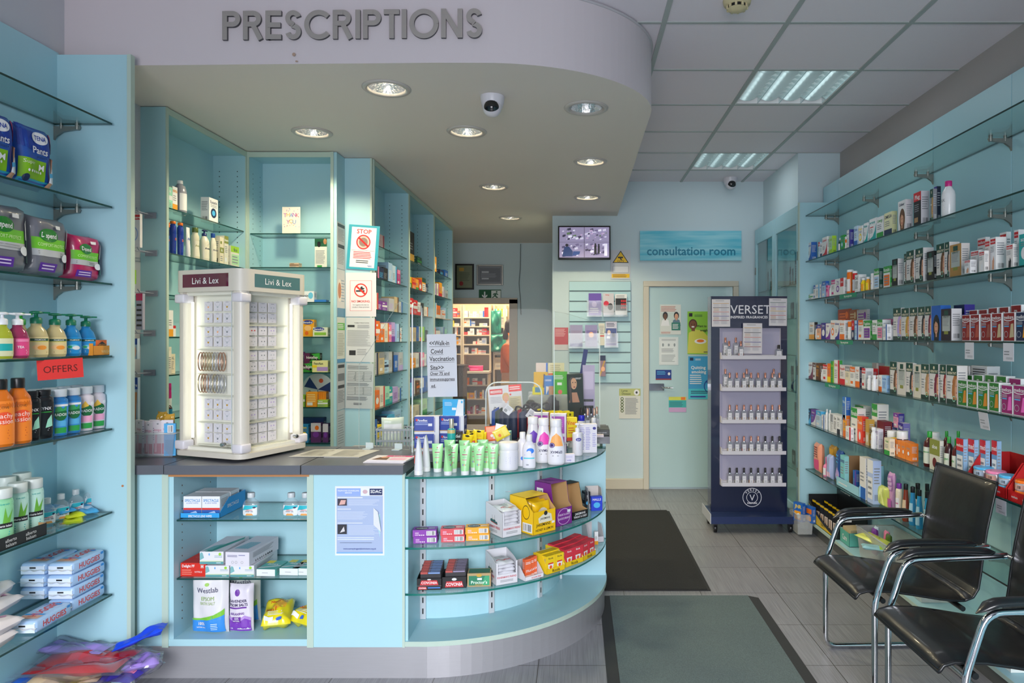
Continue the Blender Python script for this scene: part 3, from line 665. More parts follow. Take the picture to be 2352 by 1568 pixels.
sheet('lyme disease information poster beside the door frame','poster',1422,892,1471,961,6.866,'dcdcd4',[('R',0,.76,1,1,'b9bd74'),('T','Lyme',.25,.93,.07,'55602a',.4),('T','Disease',.33,.83,.07,'55602a',.55),('E',.82,.87,.13,.1,'white'),('E',.82,.87,.05,.04,'charcoal')] + [('O',.14,.66 - .1 * i,.075,.055,.45,'5a6a30') for i in range(5)] + [('L',.28,.14,.92,.7,13,'grey')],'poster')
# door
FX0,FX1 = 1478,1697
b = MB(); a = at(1478,1125,6.84); c2 = at(1697,645,6.84)
for x0,x1,z0,z1 in ((a.x,a.x + .055,0,c2.z - .0552),(c2.x - .055,c2.x,0,c2.z - .0552),(a.x,c2.x,c2.z - .055,c2.z)): b.cbox(x0,6.835,z0,x1,6.868,z1,CREAM,.004,1,False)
struct(b.build('door_2_frame'))
t = bpy.data.objects.new('door_2',None); col.objects.link(t); struct(t); t.location = ((a.x + c2.x) / 2,6.86,0); DW = (c2.x - a.x) / 2 - .058
m = bpy.data.materials.new('frosted_door'); m.use_nodes = True; bs = m.node_tree.nodes['Principled BSDF']; bs.inputs['Base Color'].default_value = lin('b3cfd2'); bs.inputs['Roughness'].default_value = .22; bs.inputs['Coat Weight'].default_value = .4; bs.inputs['Coat Roughness'].default_value = .12
b = MB(); b.box(-DW,-.006,.02,DW,.006,c2.z - .058,m); b.build('frosted_pane',t)
b = MB(); lx = at(1507,888,6.85).x - t.location.x; b.cbox(lx - .078,-.02,.97,lx + .078,-.006,1.04,CHROME,.003,1,False); b.tube([(lx + .06,-.02,1.002),(lx + .06,-.05,1.002),(lx + .16,-.055,1.0)],.009,CHROME,10); b.build('door_handle',t)
b = MB(); b.cbox(-.25,6.84,0,at(1478,0,6.84).x,6.868,.105,CREAM,.006,2,False); struct(b.build('baseboard_back'))
b = MB(); b.box(at(1697,0,6.84).x,6.84,0,1.80,6.868,.105,CREAM); struct(b.build('baseboard_back_right'))
DY = 6.852
dw = 'on the frosted door'
sheet('white poster with a pharmacist photo and green panel','poster',1516,699,1564,768,DY,'d9ddd8',[('R',.05,.3,.95,.72,'c9d6cf')] + person_art(.25,.60,1.3,'black','brown','white',.8) + person_art(.78,.60,1.3,'black','skin','5a7a8a',.8) + [('R',.55,.14,.97,.40,'1f7a68'),('L',.6,.18,.93,.36,4,'white'),('L',.05,.76,.9,.95,4,'d08a7a'),('L',.05,.03,.5,.1,2,'d08a7a')],'poster',where=dw)
sheet('white bordered sheet with washing hand diagrams','notice',1514,774,1558,838,DY,'dde3e3',[('R',.05,.03,.95,.97,'c5cdcd'),('R',.06,.04,.94,.96,'dfe4e4'),('L',.12,.86,.88,.94,2,'grey'),('E',.2,.72,.05,.06,'8f989b'),('E',.5,.72,.05,.05,'8f989b'),('E',.8,.72,.05,.06,'8f989b'),('L',.12,.45,.88,.6,4,'grey'),('L',.12,.1,.88,.38,6,'9aa3a5')],where=dw)
sheet('green weight loss poster with a smiling man holding a bowl','poster',1579,715,1636,813,DY,'8cc63f',[('R',.06,.88,.2,.96,'black'),('L',.28,.87,.6,.93,2,'darkgreen'),('P',[(.0,.02),(.95,.02),(.85,.4),(.6,.55),(.3,.58),(.05,.5)],'d3cf55'),('E',.22,.7,.17,.12,'4a2a18'),('R',.16,.54,.3,.64,'7a4a2a'),('E',.22,.68,.14,.11,'7a4a2a'),('E',.17,.70,.02,.01,'black'),('E',.28,.70,.02,.01,'black'),('E',.22,.64,.06,.018,'white'),('E',.52,.3,.24,.06,'white'),('E',.52,.31,.15,.035,'orange'),('T','Want to lose',.68,.66,.055,'black',.62),('T','weight?',.7,.56,.055,'black',.5),('L',.65,.03,.95,.07,1,'navy')],'poster',where=dw)
sheet('blue stop smoking poster with large white heading','poster',1581,818,1638,916,DY,'3f9ed2',[('R',.06,.9,.2,.97,'navy'),('L',.28,.9,.5,.95,2,'white'),('T','Quitting',.4,.74,.075,'white',.65),('T','smoking',.42,.64,.075,'white',.7),('L',.06,.34,.55,.58,5,'white'),('R',0,0,1,.24,'49c0d0'),('O',.9,.3,.28,.17,.14,'1b4b9a'),('P',[(.72,.4),(.76,.42),(1.0,.2),(1.0,.17)],'1b4b9a'),('L',.1,.12,.8,.2,2,'navy'),('R',.08,.04,.7,.07,'indigo')],'poster',where=dw)
sheet('small dark blue card','notice',1506,849,1542,872,DY,'1d3d8c',[('L',.08,.5,.7,.9,3,'sky'),('E',.85,.6,.08,.15,'white'),('R',0,0,1,.12,'darkred')],where=dw + ' above the lever handle')
sheet('small teal and pink notice','notice',1536,911,1576,946,DY,'3fb0ae',[('R',0,.78,1,1,'d8d84e'),('R',.7,.8,.95,.98,'orange'),('R',0,0,1,.3,'c7a0c8'),('L',.05,.35,.95,.7,4,'1a6f78')],where=dw + ' below the handle')
# far wall pictures and exit sign
def framed(desc,x0,y0,x1,y1,Y,fc,inner,ops,bw=.02):
    a = at(x0,y1,Y); c2 = at(x1,y0,Y); W,H = c2.x - a.x,c2.z - a.z; t = thing('framed_certificate',desc,'picture',group='framed certificates on the far wall',loc=((a.x + c2.x) / 2,Y,a.z))
    b = MB()
    for p in ((-W / 2,0,-W / 2 + bw,H),(W / 2 - bw,0,W / 2,H),(-W / 2 + bw,0,W / 2 - bw,bw),(-W / 2 + bw,H - bw,W / 2 - bw,H)): b.cbox(p[0],-.02,p[1],p[2],0,p[3],fc,.003,1,False)
    b.build('frame',t); b = MB(); b.box(-W / 2 + bw,-.008,bw,W / 2 - bw,-.004,H - bw,mat(inner,.3)); b.art(ops,face((-W / 2 + bw,-.008,bw),(W - 2 * bw,0,0),(0,0,H - 2 * bw),(0,-1,0)),W,H); b.build('certificate',t)
framed('black framed green certificate with a red seal, above the doorway',1046,606,1089,665,8.845,mat('141414',.3),'7e8468',[('R',.15,.75,.45,.9,'gold'),('L',.2,.3,.85,.7,6,'5a604c'),('E',.28,.2,.13,.1,'darkred')])
framed('silver framed grey certificate, above the exit sign',1095,608,1156,655,8.845,mat('9a9892',.3,metal=.7),'7d8086',[('R',.06,.1,.94,.9,'696c74'),('L',.12,.35,.9,.6,4,'9a9da4'),('R',.15,.62,.45,.72,'silver'),('R',.15,.25,.45,.33,'silver')])
sheet('green emergency exit sign with arrow and running figure','sign',1100,665,1151,690,8.84,'0c5a34',[('P',[(.23,.82),(.29,.82),(.29,.42),(.38,.55),(.38,.42),(.26,.18),(.14,.42),(.14,.55),(.23,.42)],'white'),('R',.56,.08,.98,.92,'dfe6e0'),('P',[(.62,.5),(.66,.66),(.8,.7),(.88,.55),(.84,.5),(.79,.58),(.77,.45),(.86,.3),(.8,.12),(.75,.15),(.78,.3),(.70,.38),(.62,.2),(.58,.25),(.68,.45),(.70,.58),(.66,.5)],'0c5a34'),('E',.8,.8,.035,.08,'0c5a34')],'exit_sign')
b = MB(); b.tube([(0,0,0),(-.005,0,-.3),(-.02,0,-.5),(0,0,-.75),(.005,0,-.9)],.006,mat('7d8a8e',.5),6); o = b.build('wall_cable'); o.location = at(1196,560,8.838); tag(o,'grey cable hanging down the far wall','cable')
b = MB(); b.cbox(-.03,-.05,0,.03,0,.18,mat('c9b99a',.5),.005); o = b.build('alarm_box'); o.location = at(1264,552,8.845); tag(o,'small cream wall box high beside the corner','alarm box')
# column notices
cy = 4.637
sheet('white and teal STOP sign with a crossed out fist','sign',795,517,866,619,cy - .003,'d9dde0',[('R',0,0,1,1,'2f9fb4'),('R',.1,.05,.9,.95,'e6e6e4'),('T','STOP',.5,.86,.1,'d22020',.68),('E',.5,.62,.2,.15,'c9b8ac'),('E',.5,.62,.14,.1,'8f7a70'),('O',.5,.62,.23,.165,.16,'d22020'),('P',[(.32,.70),(.36,.73),(.68,.54),(.64,.51)],'d22020'),('R',.12,.43,.88,.434,'charcoal'),('L',.2,.24,.8,.41,5,'red'),('L',.3,.14,.7,.22,2,'charcoal'),('T','NHS',.75,.09,.035,'blue',.2)],'notice',tilt=4)
sheet('white no smoking notice with a red border','sign',794,626,864,727,cy,'d8d6da',[('R',.14,.13,.86,.82,'d99'.replace('d99','d98080')),('R',.155,.138,.845,.812,'dddbdf'),('R',.34,.565,.62,.60,'black'),('E',.55,.65,.07,.04,'charcoal'),('E',.6,.68,.05,.03,'dddbdf'),('O',.5,.6,.22,.155,.17,'d63020'),('P',[(.33,.68),(.37,.71),(.67,.52),(.63,.49)],'d63020'),('T','NO SMOKING.',.5,.35,.05,'d63020',.62),('T','It is against the law to',.5,.27,.03,'charcoal',.56,False),('T','smoke in these premises',.5,.22,.03,'charcoal',.56,False)],'notice')
sheet('white typed notice with two black blocks','notice',794,729,859,831,cy,'c9cdcf',[('R',.05,.78,.3,.83,'charcoal'),('R',.12,.15,.35,.26,'charcoal'),('T','PHARMACY PRIVACY NOTICE',.55,.88,.018,'charcoal',.6),('L',.05,.35,.92,.72,16,'9a9da0'),('L',.4,.15,.8,.3,4,'9a9da0'),('L',.4,.76,.92,.84,4,'9a9da0')],'notice',tilt=.8)
sheet('grey printed timetable sheet curling below the other notices','notice',793,834,856,938,cy - .002,'b9c0c2',[('L',.05,.86,.95,.95,4,'5e6468'),('R',.06,.60,.94,.82,'8f9698')] + [('L',.07 + .3 * i,.61,.34 + .3 * i,.81,6,'cfd4d6') for i in range(3)] + [('L',.05,.5,.95,.57,3,'5e6468'),('R',.06,.3,.94,.48,'8f9698')] + [('L',.07 + .3 * i,.31,.34 + .3 * i,.47,5,'cfd4d6') for i in range(3)] + [('L',.05,.18,.95,.27,4,'5e6468'),('L',.3,.08,.6,.13,2,'charcoal')],'notice',tilt=1.5)
for k,(y0,y1,bg,ops,d) in enumerate(((512,618,'c6cacc',[('R',.05,.9,.95,.97,'charcoal'),('L',.1,.6,.9,.86,9,'8a8f92'),('R',.1,.45,.9,.53,'charcoal'),('L',.1,.1,.9,.43,10,'8a8f92')],'white sheet with black header bands'),
        (619,727,'cdd0d0',[('E',.3,.55,.28,.24,'e0dccb'),('E',.3,.55,.2,.17,'b9794a'),('R',0,0,1,.18,'4f87a8'),('L',.5,.3,.95,.8,8,'8aa0ae')],'white sheet with a round food picture'),
        (729,832,'c9cec6',[('R',.05,.72,.95,.88,'5fae4a'),('L',.1,.75,.9,.86,3,'white'),('L',.1,.15,.9,.66,14,'9a9f92'),('R',0,0,1,.08,'3f87b8')],'white sheet with a green banner'),
        (834,940,'b3b8be',[('R',.1,.9,.9,.97,'charcoal'),('R',.1,.62,.9,.78,'6a6f76'),('R',.1,.46,.9,.53,'charcoal'),('L',.1,.15,.9,.42,8,'7a7f86')],'grey sheet with dark blocks'),
        (942,1028,'b3babf',[('L',.1,.1,.9,.9,12,'8a9096')],'plain grey typed sheet'))):
    sheet(d,'notice',774,y0,792,y1,0,bg,ops,'notice',side='+X',X=-1.5505,where='on the narrow side of the column',group='notices down the column side')
# ================================================================ PRODUCT LIBRARY
def style_art(st,c1,c2,txt,c3=None,rnd=None):
    c3 = c3 or 'white'; tc = contrast(c1); a = []
    if st == 'band': a = [('R',0,.74,1,1,c2),('T',txt,.5,.86,.13,contrast(c2)),('L',.12,.42,.85,.66,4,'grey'),('R',.12,.12,.6,.26,c3 if c3 != c1 else c2)]
    elif st == 'foot': a = [('R',0,0,1,.28,c2),('T',txt,.5,.82,.14,c2 if c2 != c1 else tc),('L',.12,.40,.8,.66,3,'grey')]
    elif st == 'curve': a = [('P',[(0,0),(1,0),(1,.75),(.8,.42),(.5,.2),(0,.1)],c2),('T',txt,.45,.84,.12,c2),('R',.1,.6,.6,.64,c3),('L',.1,.35,.55,.55,3,'grey')]
    elif st == 'dot': a = [('T',txt,.5,.84,.13,c2),('E',.5,.40,.32,.2,c2),('E',.5,.40,.18,.11,c3),('L',.15,.62,.85,.74,2,'grey')]
    elif st == 'text': a = [('T',txt,.5,.8,.15,c2),('L',.12,.2,.85,.64,6,c2)]
    elif st == 'side': a = [('R',.72,0,1,1,c2),('T',txt,.37,.8,.13,c2,.6),('L',.1,.2,.6,.6,5,'grey')]
    elif st == 'stripe': a = [('R',0,.42,1,.62,c2),('T',txt,.5,.52,.12,contrast(c2)),('L',.1,.1,.8,.32,3,'grey' if contrast(c1) == 'navy' else 'silver'),('R',.1,.75,.5,.85,c2)]
    elif st == 'two': a = [('R',0,.5,1,1,c2),('T',txt,.5,.78,.14,contrast(c2)),('E',.5,.26,.2,.16,c3)]
    elif st == 'face': a = [('E',.55,.40,.36,.34,c2),('P',[(.3,0),(.8,0),(.85,.25),(.3,.25)],c2),('R',.48,.1,.6,.3,'skin'),('E',.53,.38,.2,.2,'skin'),('E',.46,.40,.03,.012,'charcoal'),('E',.6,.40,.03,.012,'charcoal'),('E',.53,.27,.06,.016,'darkred'),('P',[(.3,.62),(.8,.62),(.78,.46),(.5,.55),(.32,.44)],c2),('T',txt,.5,.88,.09,tc)]
    elif st == 'hair': a = [('P',[(.62,0),(1,0),(1,.74),(.72,.74),(.56,.6),(.5,.3)],c2),('P',[(.8,.2),(1,.16),(1,.66),(.86,.64),(.78,.4)],'skin'),('E',.92,.47,.035,.01,'charcoal'),('E',.95,.3,.05,.014,'darkred'),('R',0,.74,1,1,'darkgreen'),('T',txt,.5,.80,.07,'cream',.86),('E',.5,.90,.09,.045,'cream'),('R',0,0,1,.12,'1d3b33'),('O',.72,.14,.15,.075,.25,'mint'),('L',.08,.3,.45,.6,4,'grey'),('R',.3,.5,.6,.54,'white')]
    elif st == 'gel': a = [('R',.12,.30,.88,.78,'b6bcb6'),('R',.3,.8,.7,.95,'darkgreen'),('L',.18,.45,.8,.72,6,'grey'),('R',.3,.2,.7,.3,'olive'),('T',txt,.5,.75,.05,'darkgreen',.7)]
    elif st == 'med': a = [('R',.03,.02,.97,.98,c2),('T',txt,.47,.84,.13,'white',.86),('P',[(.05,.77),(.3,.73),(.6,.73),(.95,.78),(.95,.75),(.6,.70),(.3,.70),(.05,.74)],'white'),('R',.08,.5,.5,.54,'sky'),('L',.08,.56,.6,.68,3,'silver'),('O',.25,.24,.17,.11,.15,'silver'),('P',[(.55,.12),(.95,.15),(.9,.62),(.68,.6),(.6,.3)],c3)]
    elif st == 'medw': a = [('R',.05,.80,.95,.95,'red'),('T',txt,.5,.88,.11,'white',.82),('L',.1,.55,.8,.74,4,'grey'),('P',[(.35,.04),(.7,.04),(.75,.3),(.6,.46),(.5,.3),(.4,.34)],c3)]
    elif st == 'print': a = [('R',.05,.52,.95,.97,'silver'),('L',.1,.56,.9,.94,6,'charcoal'),('R',.0,.46,1,.48,'black'),('L',.08,.06,.9,.42,7,'grey')]
    elif st == 'cert': a = [('R',0,.7,1,1,c2),('T',txt,.5,.84,.16,contrast(c2)),('R',.08,.1,.92,.6,c3),('L',.15,.15,.85,.55,3,'grey')]
    return a
def side_art(c,c2):
    return [('L',.12,.45,.85,.85,6,'grey' if contrast(c) == 'navy' else 'silver'),('B',.2,.08,.8,.22,'charcoal' if contrast(c) == 'navy' else 'white')]
STW = dict(band='top band',foot='lower band',curve='sweeping curve',dot='round spot',text='lettering',side='side stripe',stripe='middle band',two='upper half',cert='head panel')
def carton_mb(w,h,d,c1,art,side=None,sart=None,top=None,tart=None):
    b = MB(); m1 = mat(c1,.5); b.box(-w / 2,0,0,w / 2,d,h,m1)
    if side: # recolour both sides
        for s in (-1,1):
            x = s * (w / 2 + .0002); b.add([(x,0,0),(x,d,0),(x,d,h),(x,0,h)],[(0,1,2,3)],mat(side,.5))
    if top: b.add([(-w / 2,0,h + .0002),(w / 2,0,h + .0002),(w / 2,d,h + .0002),(-w / 2,d,h + .0002)],[(0,1,2,3)],mat(top,.5))
    b.art(art,face((-w / 2,0,0),(w,0,0),(0,0,h),(0,-1,0)),w,h)
    sa = sart if sart is not None else side_art(side or c1,c1)
    b.art(sa,face((-w / 2,d,0),(0,-d,0),(0,0,h),(-1,0,0)),d,h,e0=.0005); b.art(sa,face((w / 2,0,0),(0,d,0),(0,0,h),(1,0,0)),d,h,e0=.0005)
    if tart: b.art(tart,face((-w / 2,0,h),(w,0,0),(0,d,0),(0,0,1)),w,d,e0=.0005)
    return b
def carton(name_desc,w,h,d,c1,c2,st,txt,loc,rz,where,group=None,c3=None,side=None,sart=None,cat='box',key=None,top=None,tart=None,name='carton',rot=None):
    q = lambda x: round(x * 200) / 200
    w,h,d = max(q(w),.01),max(q(h),.01),max(q(d),.01); k = ('c',w,h,d,c1,c2,st,txt,c3,side,top,key)
    art = st if isinstance(st,list) else style_art(st,c1,c2,txt,c3)
    if isinstance(st,list): k = ('c',w,h,d,c1,key or name_desc)
    name = ('hair_colour_carton' if 'hair colour' in name_desc else 'plaster_packet' if 'plaster' in name_desc else 'medicine_box' if group and 'medicine' in group else 'remedy_carton' if group and 'side dispensary' in group else name)
    return place(k,lambda: [(name,carton_mb(w,h,d,c1,art,side,sart,top,tart),None)],name,name_desc,cat,where,group,loc,rz,rot)
def cdesc(c1,c2,st,kind='carton',extra=''):
    if st == 'face': return f'{wd(c1)} {kind} with a {wd(c2)} haired portrait'
    if st == 'hair': return f'hair colour {kind} with a {wd(c2)} haired model'
    if st in ('plain','print') or c2 == c1 or c2 is None: return f'plain {wd(c1)} {kind}' if c1 in NAMED else f'pale {kind}'
    return f'{wd(c1)} {kind} with {wd(c2)} {STW.get(st, "print")}'
def cylmap(r,zf0,zf1,sx,sy,a0=-60,a1=60,prof=None):
    def mp(u,v,e):
        z = zf0 + (zf1 - zf0) * v; R = r if prof is None else interp(prof,z); a = R_(a0 + (a1 - a0) * u) - PI / 2
        return ((R * sx + e) * math.cos(a),(R * sy + e) * math.sin(a),z)
    return mp
def interp(prof,z):
    for (r0,z0),(r1,z1) in zip(prof,prof[1:]):
        if z0 <= z <= z1 and z1 > z0: return r0 + (r1 - r0) * (z - z0) / (z1 - z0)
    return prof[-1][0]
def band_label(b,prof,z0,z1,sx,sy,c,a=62,lift=.0005):
    n = 10; k = 5; vs = []
    for j in range(k + 1):
        z = z0 + (z1 - z0) * j / k; r = interp(prof,z)
        for i in range(n + 1):
            t = R_(-a + 2 * a * i / n) - PI / 2; vs.append(((r * sx + lift) * math.cos(t),(r * sy + lift) * math.sin(t),z))
    b.add(vs,[(j * (n + 1) + i,j * (n + 1) + i + 1,(j + 1) * (n + 1) + i + 1,(j + 1) * (n + 1) + i) for j in range(k) for i in range(n)],c,True)
def bottle_fn(r,h,body,cap,label,art,shape='round',capr=None,caph=None,sy=1.0,pump=False,clear=False,lz=(.15,.7),la=62,capm=None,spray=False):
    def fn():
        ch = caph or h * .14; cr = capr or r * .5; bh = h - ch
        if shape == 'round': prof = [(r * .92,0),(r,.006),(r,bh * .72),(r * .9,bh * .84),(r * .6,bh * .94),(cr * .9,bh)]
        elif shape == 'straight': prof = [(r * .95,0),(r,.004),(r,bh * .9),(r * .93,bh * .97),(cr * .95,bh)]
        elif shape == 'waist': prof = [(r * .9,0),(r,.01),(r * .98,bh * .2),(r * .84,bh * .48),(r * .92,bh * .75),(r * .9,bh * .86),(r * .6,bh * .96),(cr * .9,bh)]
        elif shape == 'pear': prof = [(r * .85,0),(r,bh * .05),(r,bh * .3),(r * .86,bh * .6),(r * .62,bh * .85),(cr * .95,bh * .97),(cr * .95,bh)]
        elif shape == 'taper': prof = [(r * .8,0),(r * .86,.005),(r,bh * .75),(r * .95,bh * .93),(r * .6,bh * .99),(cr,bh)]
        elif shape == 'jar': prof = [(r * .95,0),(r,.005),(r,bh * .92),(r * .95,bh)]
        elif shape == 'squat': prof = [(r * .9,0),(r,.012),(r,bh * .6),(r * .8,bh * .8),(r * .45,bh * .92),(cr * .9,bh)]
        B = MB(); bm_ = body if not isinstance(body,str) else mat(body,.25,coat=.2)
        if clear: bm_ = CLEAR if body is None else mat(body,.12,trans=.35,coat=.4)
        B.lathe(prof,bm_,24,1,sy)
        out = [('body',B,None)]
        if label:
            Lb = MB(); z0,z1 = lz[0] * bh,lz[1] * bh; band_label(Lb,prof,z0,z1,1,sy,mat(label,.4) if label != 'none' else CLEAR,la)
            if label == 'none': Lb = MB()
            if art: Lb.art(art,cylmap(r,z0,z1,1,sy,-la,la,prof),2 * r * R_(la),z1 - z0,True,.0009)
            if Lb.v: out.append(('label',Lb,0))
        Cb = MB(); cm = capm or mat(cap,.35)
        if pump:
            Cb.lathe([(cr * 1.0,bh),(cr * 1.0,bh + ch * .4),(cr * .8,bh + ch * .48),(cr * .35,bh + ch * .52),(cr * .3,bh + ch * .78)],cm,18)
            Cb.lathe([(cr * .3,bh + ch * .76),(cr * 1.1,bh + ch * .8),(cr * 1.15,bh + ch * .93),(cr * .7,bh + ch)],cm,18,1,.8)
            Cb.box(0,-cr * .28,bh + ch * .82,cr * 2.3,cr * .28,bh + ch * .95,cm); out.append(('pump',Cb,None))
        elif spray:
            Cb.lathe([(cr,bh),(cr,bh + ch * .35),(cr * .6,bh + ch * .45)],cm,16); Cb.cbox(-cr * .8,-cr * .6,bh + ch * .4,cr * 1.8,cr * .6,bh + ch,cm,.002)
            Cb.add([(cr * 1.3,-cr * .3,bh + ch * .45),(cr * 1.6,-cr * .3,bh + ch * .45),(cr * 1.4,-cr * .3,bh - ch * .3),(cr * 1.3,cr * .3,bh + ch * .45),(cr * 1.6,cr * .3,bh + ch * .45),(cr * 1.4,cr * .3,bh - ch * .3)],[(0,1,2),(3,5,4),(0,3,4,1),(1,4,5,2),(2,5,3,0)],cm); out.append(('trigger',Cb,None))
        else:
            Cb.lathe([(cr * .98,bh),(cr,bh + .001),(cr,bh + ch * .9),(cr * .93,bh + ch)],cm,20,1,sy if shape in ('waist','taper') else 1); out.append(('cap',Cb,None))
        return out
    return fn
def bottle(desc,loc,r,h,body,cap,label=None,art=None,rz=0,where='',group=None,cat='bottle',name='bottle',key=None,**k):
    kk = ('b',round(r,4),round(h,3),body if isinstance(body,str) else id(body),cap,label,key,tuple(sorted((a,str(v)) for a,v in k.items())))
    return place(kk,bottle_fn(r,h,body,cap,label,art,**k),name,desc,cat,where,group,loc,rz)
def tube_fn(w,h,body,cap,art,caph=.018):
    def fn():
        B = MB(); n = 16; vs = []; zs = [0,.1,.3,.6,.85,.97,1]
        for t in zs:
            z = caph + (h - caph) * t; rx = w * (.36 + .14 * t); ry = w * .36 * (1 - t) ** .8 + .0012
            for i in range(n): a = 2 * PI * i / n; vs.append((rx * math.cos(a),ry * math.sin(a),z))
        B.add(vs,[(j * n + i,j * n + (i + 1) % n,(j + 1) * n + (i + 1) % n,(j + 1) * n + i) for j in range(len(zs) - 1) for i in range(n)],mat(body,.35,coat=.2),True)
        if art:
            def mp(u,v,e):
                t = .08 + .84 * v; z = caph + (h - caph) * t; rx = w * (.36 + .14 * t) * .8; ry = w * .36 * (1 - t) ** .8 + .0012; x = (u - .5) * 2 * rx
                return (x,-ry * math.sqrt(max(0,1 - (x / rx * .8) ** 2)) - e - .0004,z)
            B.art(art,mp,w * .8,h * .84,True)
        C = MB(); C.lathe([(w * .33,0),(w * .34,.002),(w * .35,caph)],mat(cap,.4),18); return [('tube_body',B,None),('cap',C,None)]
    return fn
def squeeze(desc,loc,w,h,body,cap,art,rz=0,where='',group=None,key=''):
    return place(('t',round(w,3),round(h,3),body,cap,key),tube_fn(w,h,body,cap,art),'squeeze_tube',desc,'tube',where,group,loc,rz)
def pillow(w,h,d,m,seed=0,puff=1.0,n=10,crimp=.01,wr=.0):
    """soft packet standing in xz, thickness along y"""
    rnd = random.Random(seed); ph = [rnd.uniform(0,6) for _ in range(6)]
    def pt(u,v,s):
        e = max(0,(1 - (2 * u - 1) ** 6)) ** .5 * max(0,(1 - (2 * v - 1) ** 8)) ** .45
        wv = wr * (math.sin(9 * u + ph[0] + 3 * v) + math.sin(7 * v + ph[1] - 4 * u) + .6 * math.sin(17 * u + ph[2]) * math.sin(13 * v + ph[3]))
        x = (u - .5) * w * (1 - .03 * math.sin(PI * v)); z = v * h * (1 - .02 * math.sin(PI * u))
        return (x,s * (d / 2 * e * puff + wv * e) + d / 2,z)
    return pt
def packet_mb(w,h,d,c,art,seed=0,n=14,wr=.0,back=None,rough=.35):
    b = MB(); pt = pillow(w,h,d,None,seed,1.0,n,wr=wr)
    for s in (-1,1):
        vs = [pt(i / n,j / n,s) for j in range(n + 1) for i in range(n + 1)]
        fs = [(j * (n + 1) + i,j * (n + 1) + i + 1,(j + 1) * (n + 1) + i + 1,(j + 1) * (n + 1) + i) for j in range(n) for i in range(n)]
        if s > 0: fs = [f[::-1] for f in fs]
        b.add(vs,fs,mat(c,rough,coat=.25),True)
    def mp(u,v,e):
        p = pt(min(max(u,.04),.96),min(max(v,.03),.97),-1); return (p[0],p[1] - e,p[2])
    b2 = []
    for o in art: # subdivide rectangles for draping
        if o[0] == 'R':
            _,u0,v0,u1,v1,cc = o; nu = max(1,int((u1 - u0) * n)); nv = max(1,int((v1 - v0) * n))
            vs = []
            for j in range(nv + 1):
                for i in range(nu + 1): vs.append(('x',u0 + (u1 - u0) * i / nu,v0 + (v1 - v0) * j / nv))
            b2.append(('G',vs,nu,nv,cc))
        else: b2.append(o)
    for k,o in enumerate(b2):
        e = .0012 + .0006 * k
        if o[0] == 'G': b.add([mp(p[1],p[2],e) for p in o[1]],[(j * (o[2] + 1) + i,j * (o[2] + 1) + i + 1,(j + 1) * (o[2] + 1) + i + 1,(j + 1) * (o[2] + 1) + i) for j in range(o[3]) for i in range(o[2])],o[4],True)
        else: b.art([o],mp,w,h,True,e)
    return b
def packet(desc,loc,w,h,d,c,art,rz=0,where='',group=None,name='packet',cat='packet',seed=0,wr=.002,key=None,rot=None,**k):
    kk = ('p',round(w,3),round(h,3),round(d,3),c,seed,key)
    return place(kk,lambda: [(name,packet_mb(w,h,d,c,art,seed,wr=wr,**k),None)],name,desc,cat,where,group,loc,rz,rot)
def tray_mb(w,h,d,c,hf=None,art=None,inner='tan',th=.0015,sart=None):
    hf = h if hf is None else hf; b = MB(); m1 = mat(c,.55); b.box(-w / 2,0,0,w / 2,d,th,m1); b.box(-w / 2,0,0,w / 2,th,hf,m1); b.box(-w / 2,d - th,0,w / 2,d,h,m1)
    for s in (-1,1):
        x = s * w / 2; x1 = x - s * th
        f = [(0,0),(d,0),(d,h),(d * .35,h if h > hf else hf),(0,hf)] if h > hf * 1.05 else [(0,0),(d,0),(d,h),(0,hf)]
        k = len(f); v = [(x,y,z) for y,z in f] + [(x1,y,z) for y,z in f]
        b.add(v,[tuple(range(k))] + [(i,(i + 1) % k,k + (i + 1) % k,k + i) for i in range(k)],m1); b.add(v,[tuple(range(k,2 * k))[::-1]],mat(inner,.7))
    b.add([(-w / 2 + th,d - th - .0003,th),(w / 2 - th,d - th - .0003,th),(w / 2 - th,d - th - .0003,h),(-w / 2 + th,d - th - .0003,h)],[(0,1,2,3)],mat(inner,.7))
    if art: b.art(art,face((-w / 2,0,0),(w,0,0),(0,0,hf),(0,-1,0)),w,hf)
    if sart:
        b.art(sart,face((-w / 2,d,0),(0,-d,0),(0,0,h),(-1,0,0)),d,h); b.art(sart,face((w / 2,0,0),(0,d,0),(0,0,h),(1,0,0)),d,h)
    return b
def tray(desc,loc,w,h,d,c,hf=None,art=None,inner='tan',rz=0,where='',group=None,name='display_tray',cat='display box',sart=None):
    o = tray_mb(w,h,d,c,hf,art,inner,sart=sart).build(name); o.location = loc; o.rotation_euler = (0,0,rz); return tag(o,desc,cat,where,group)
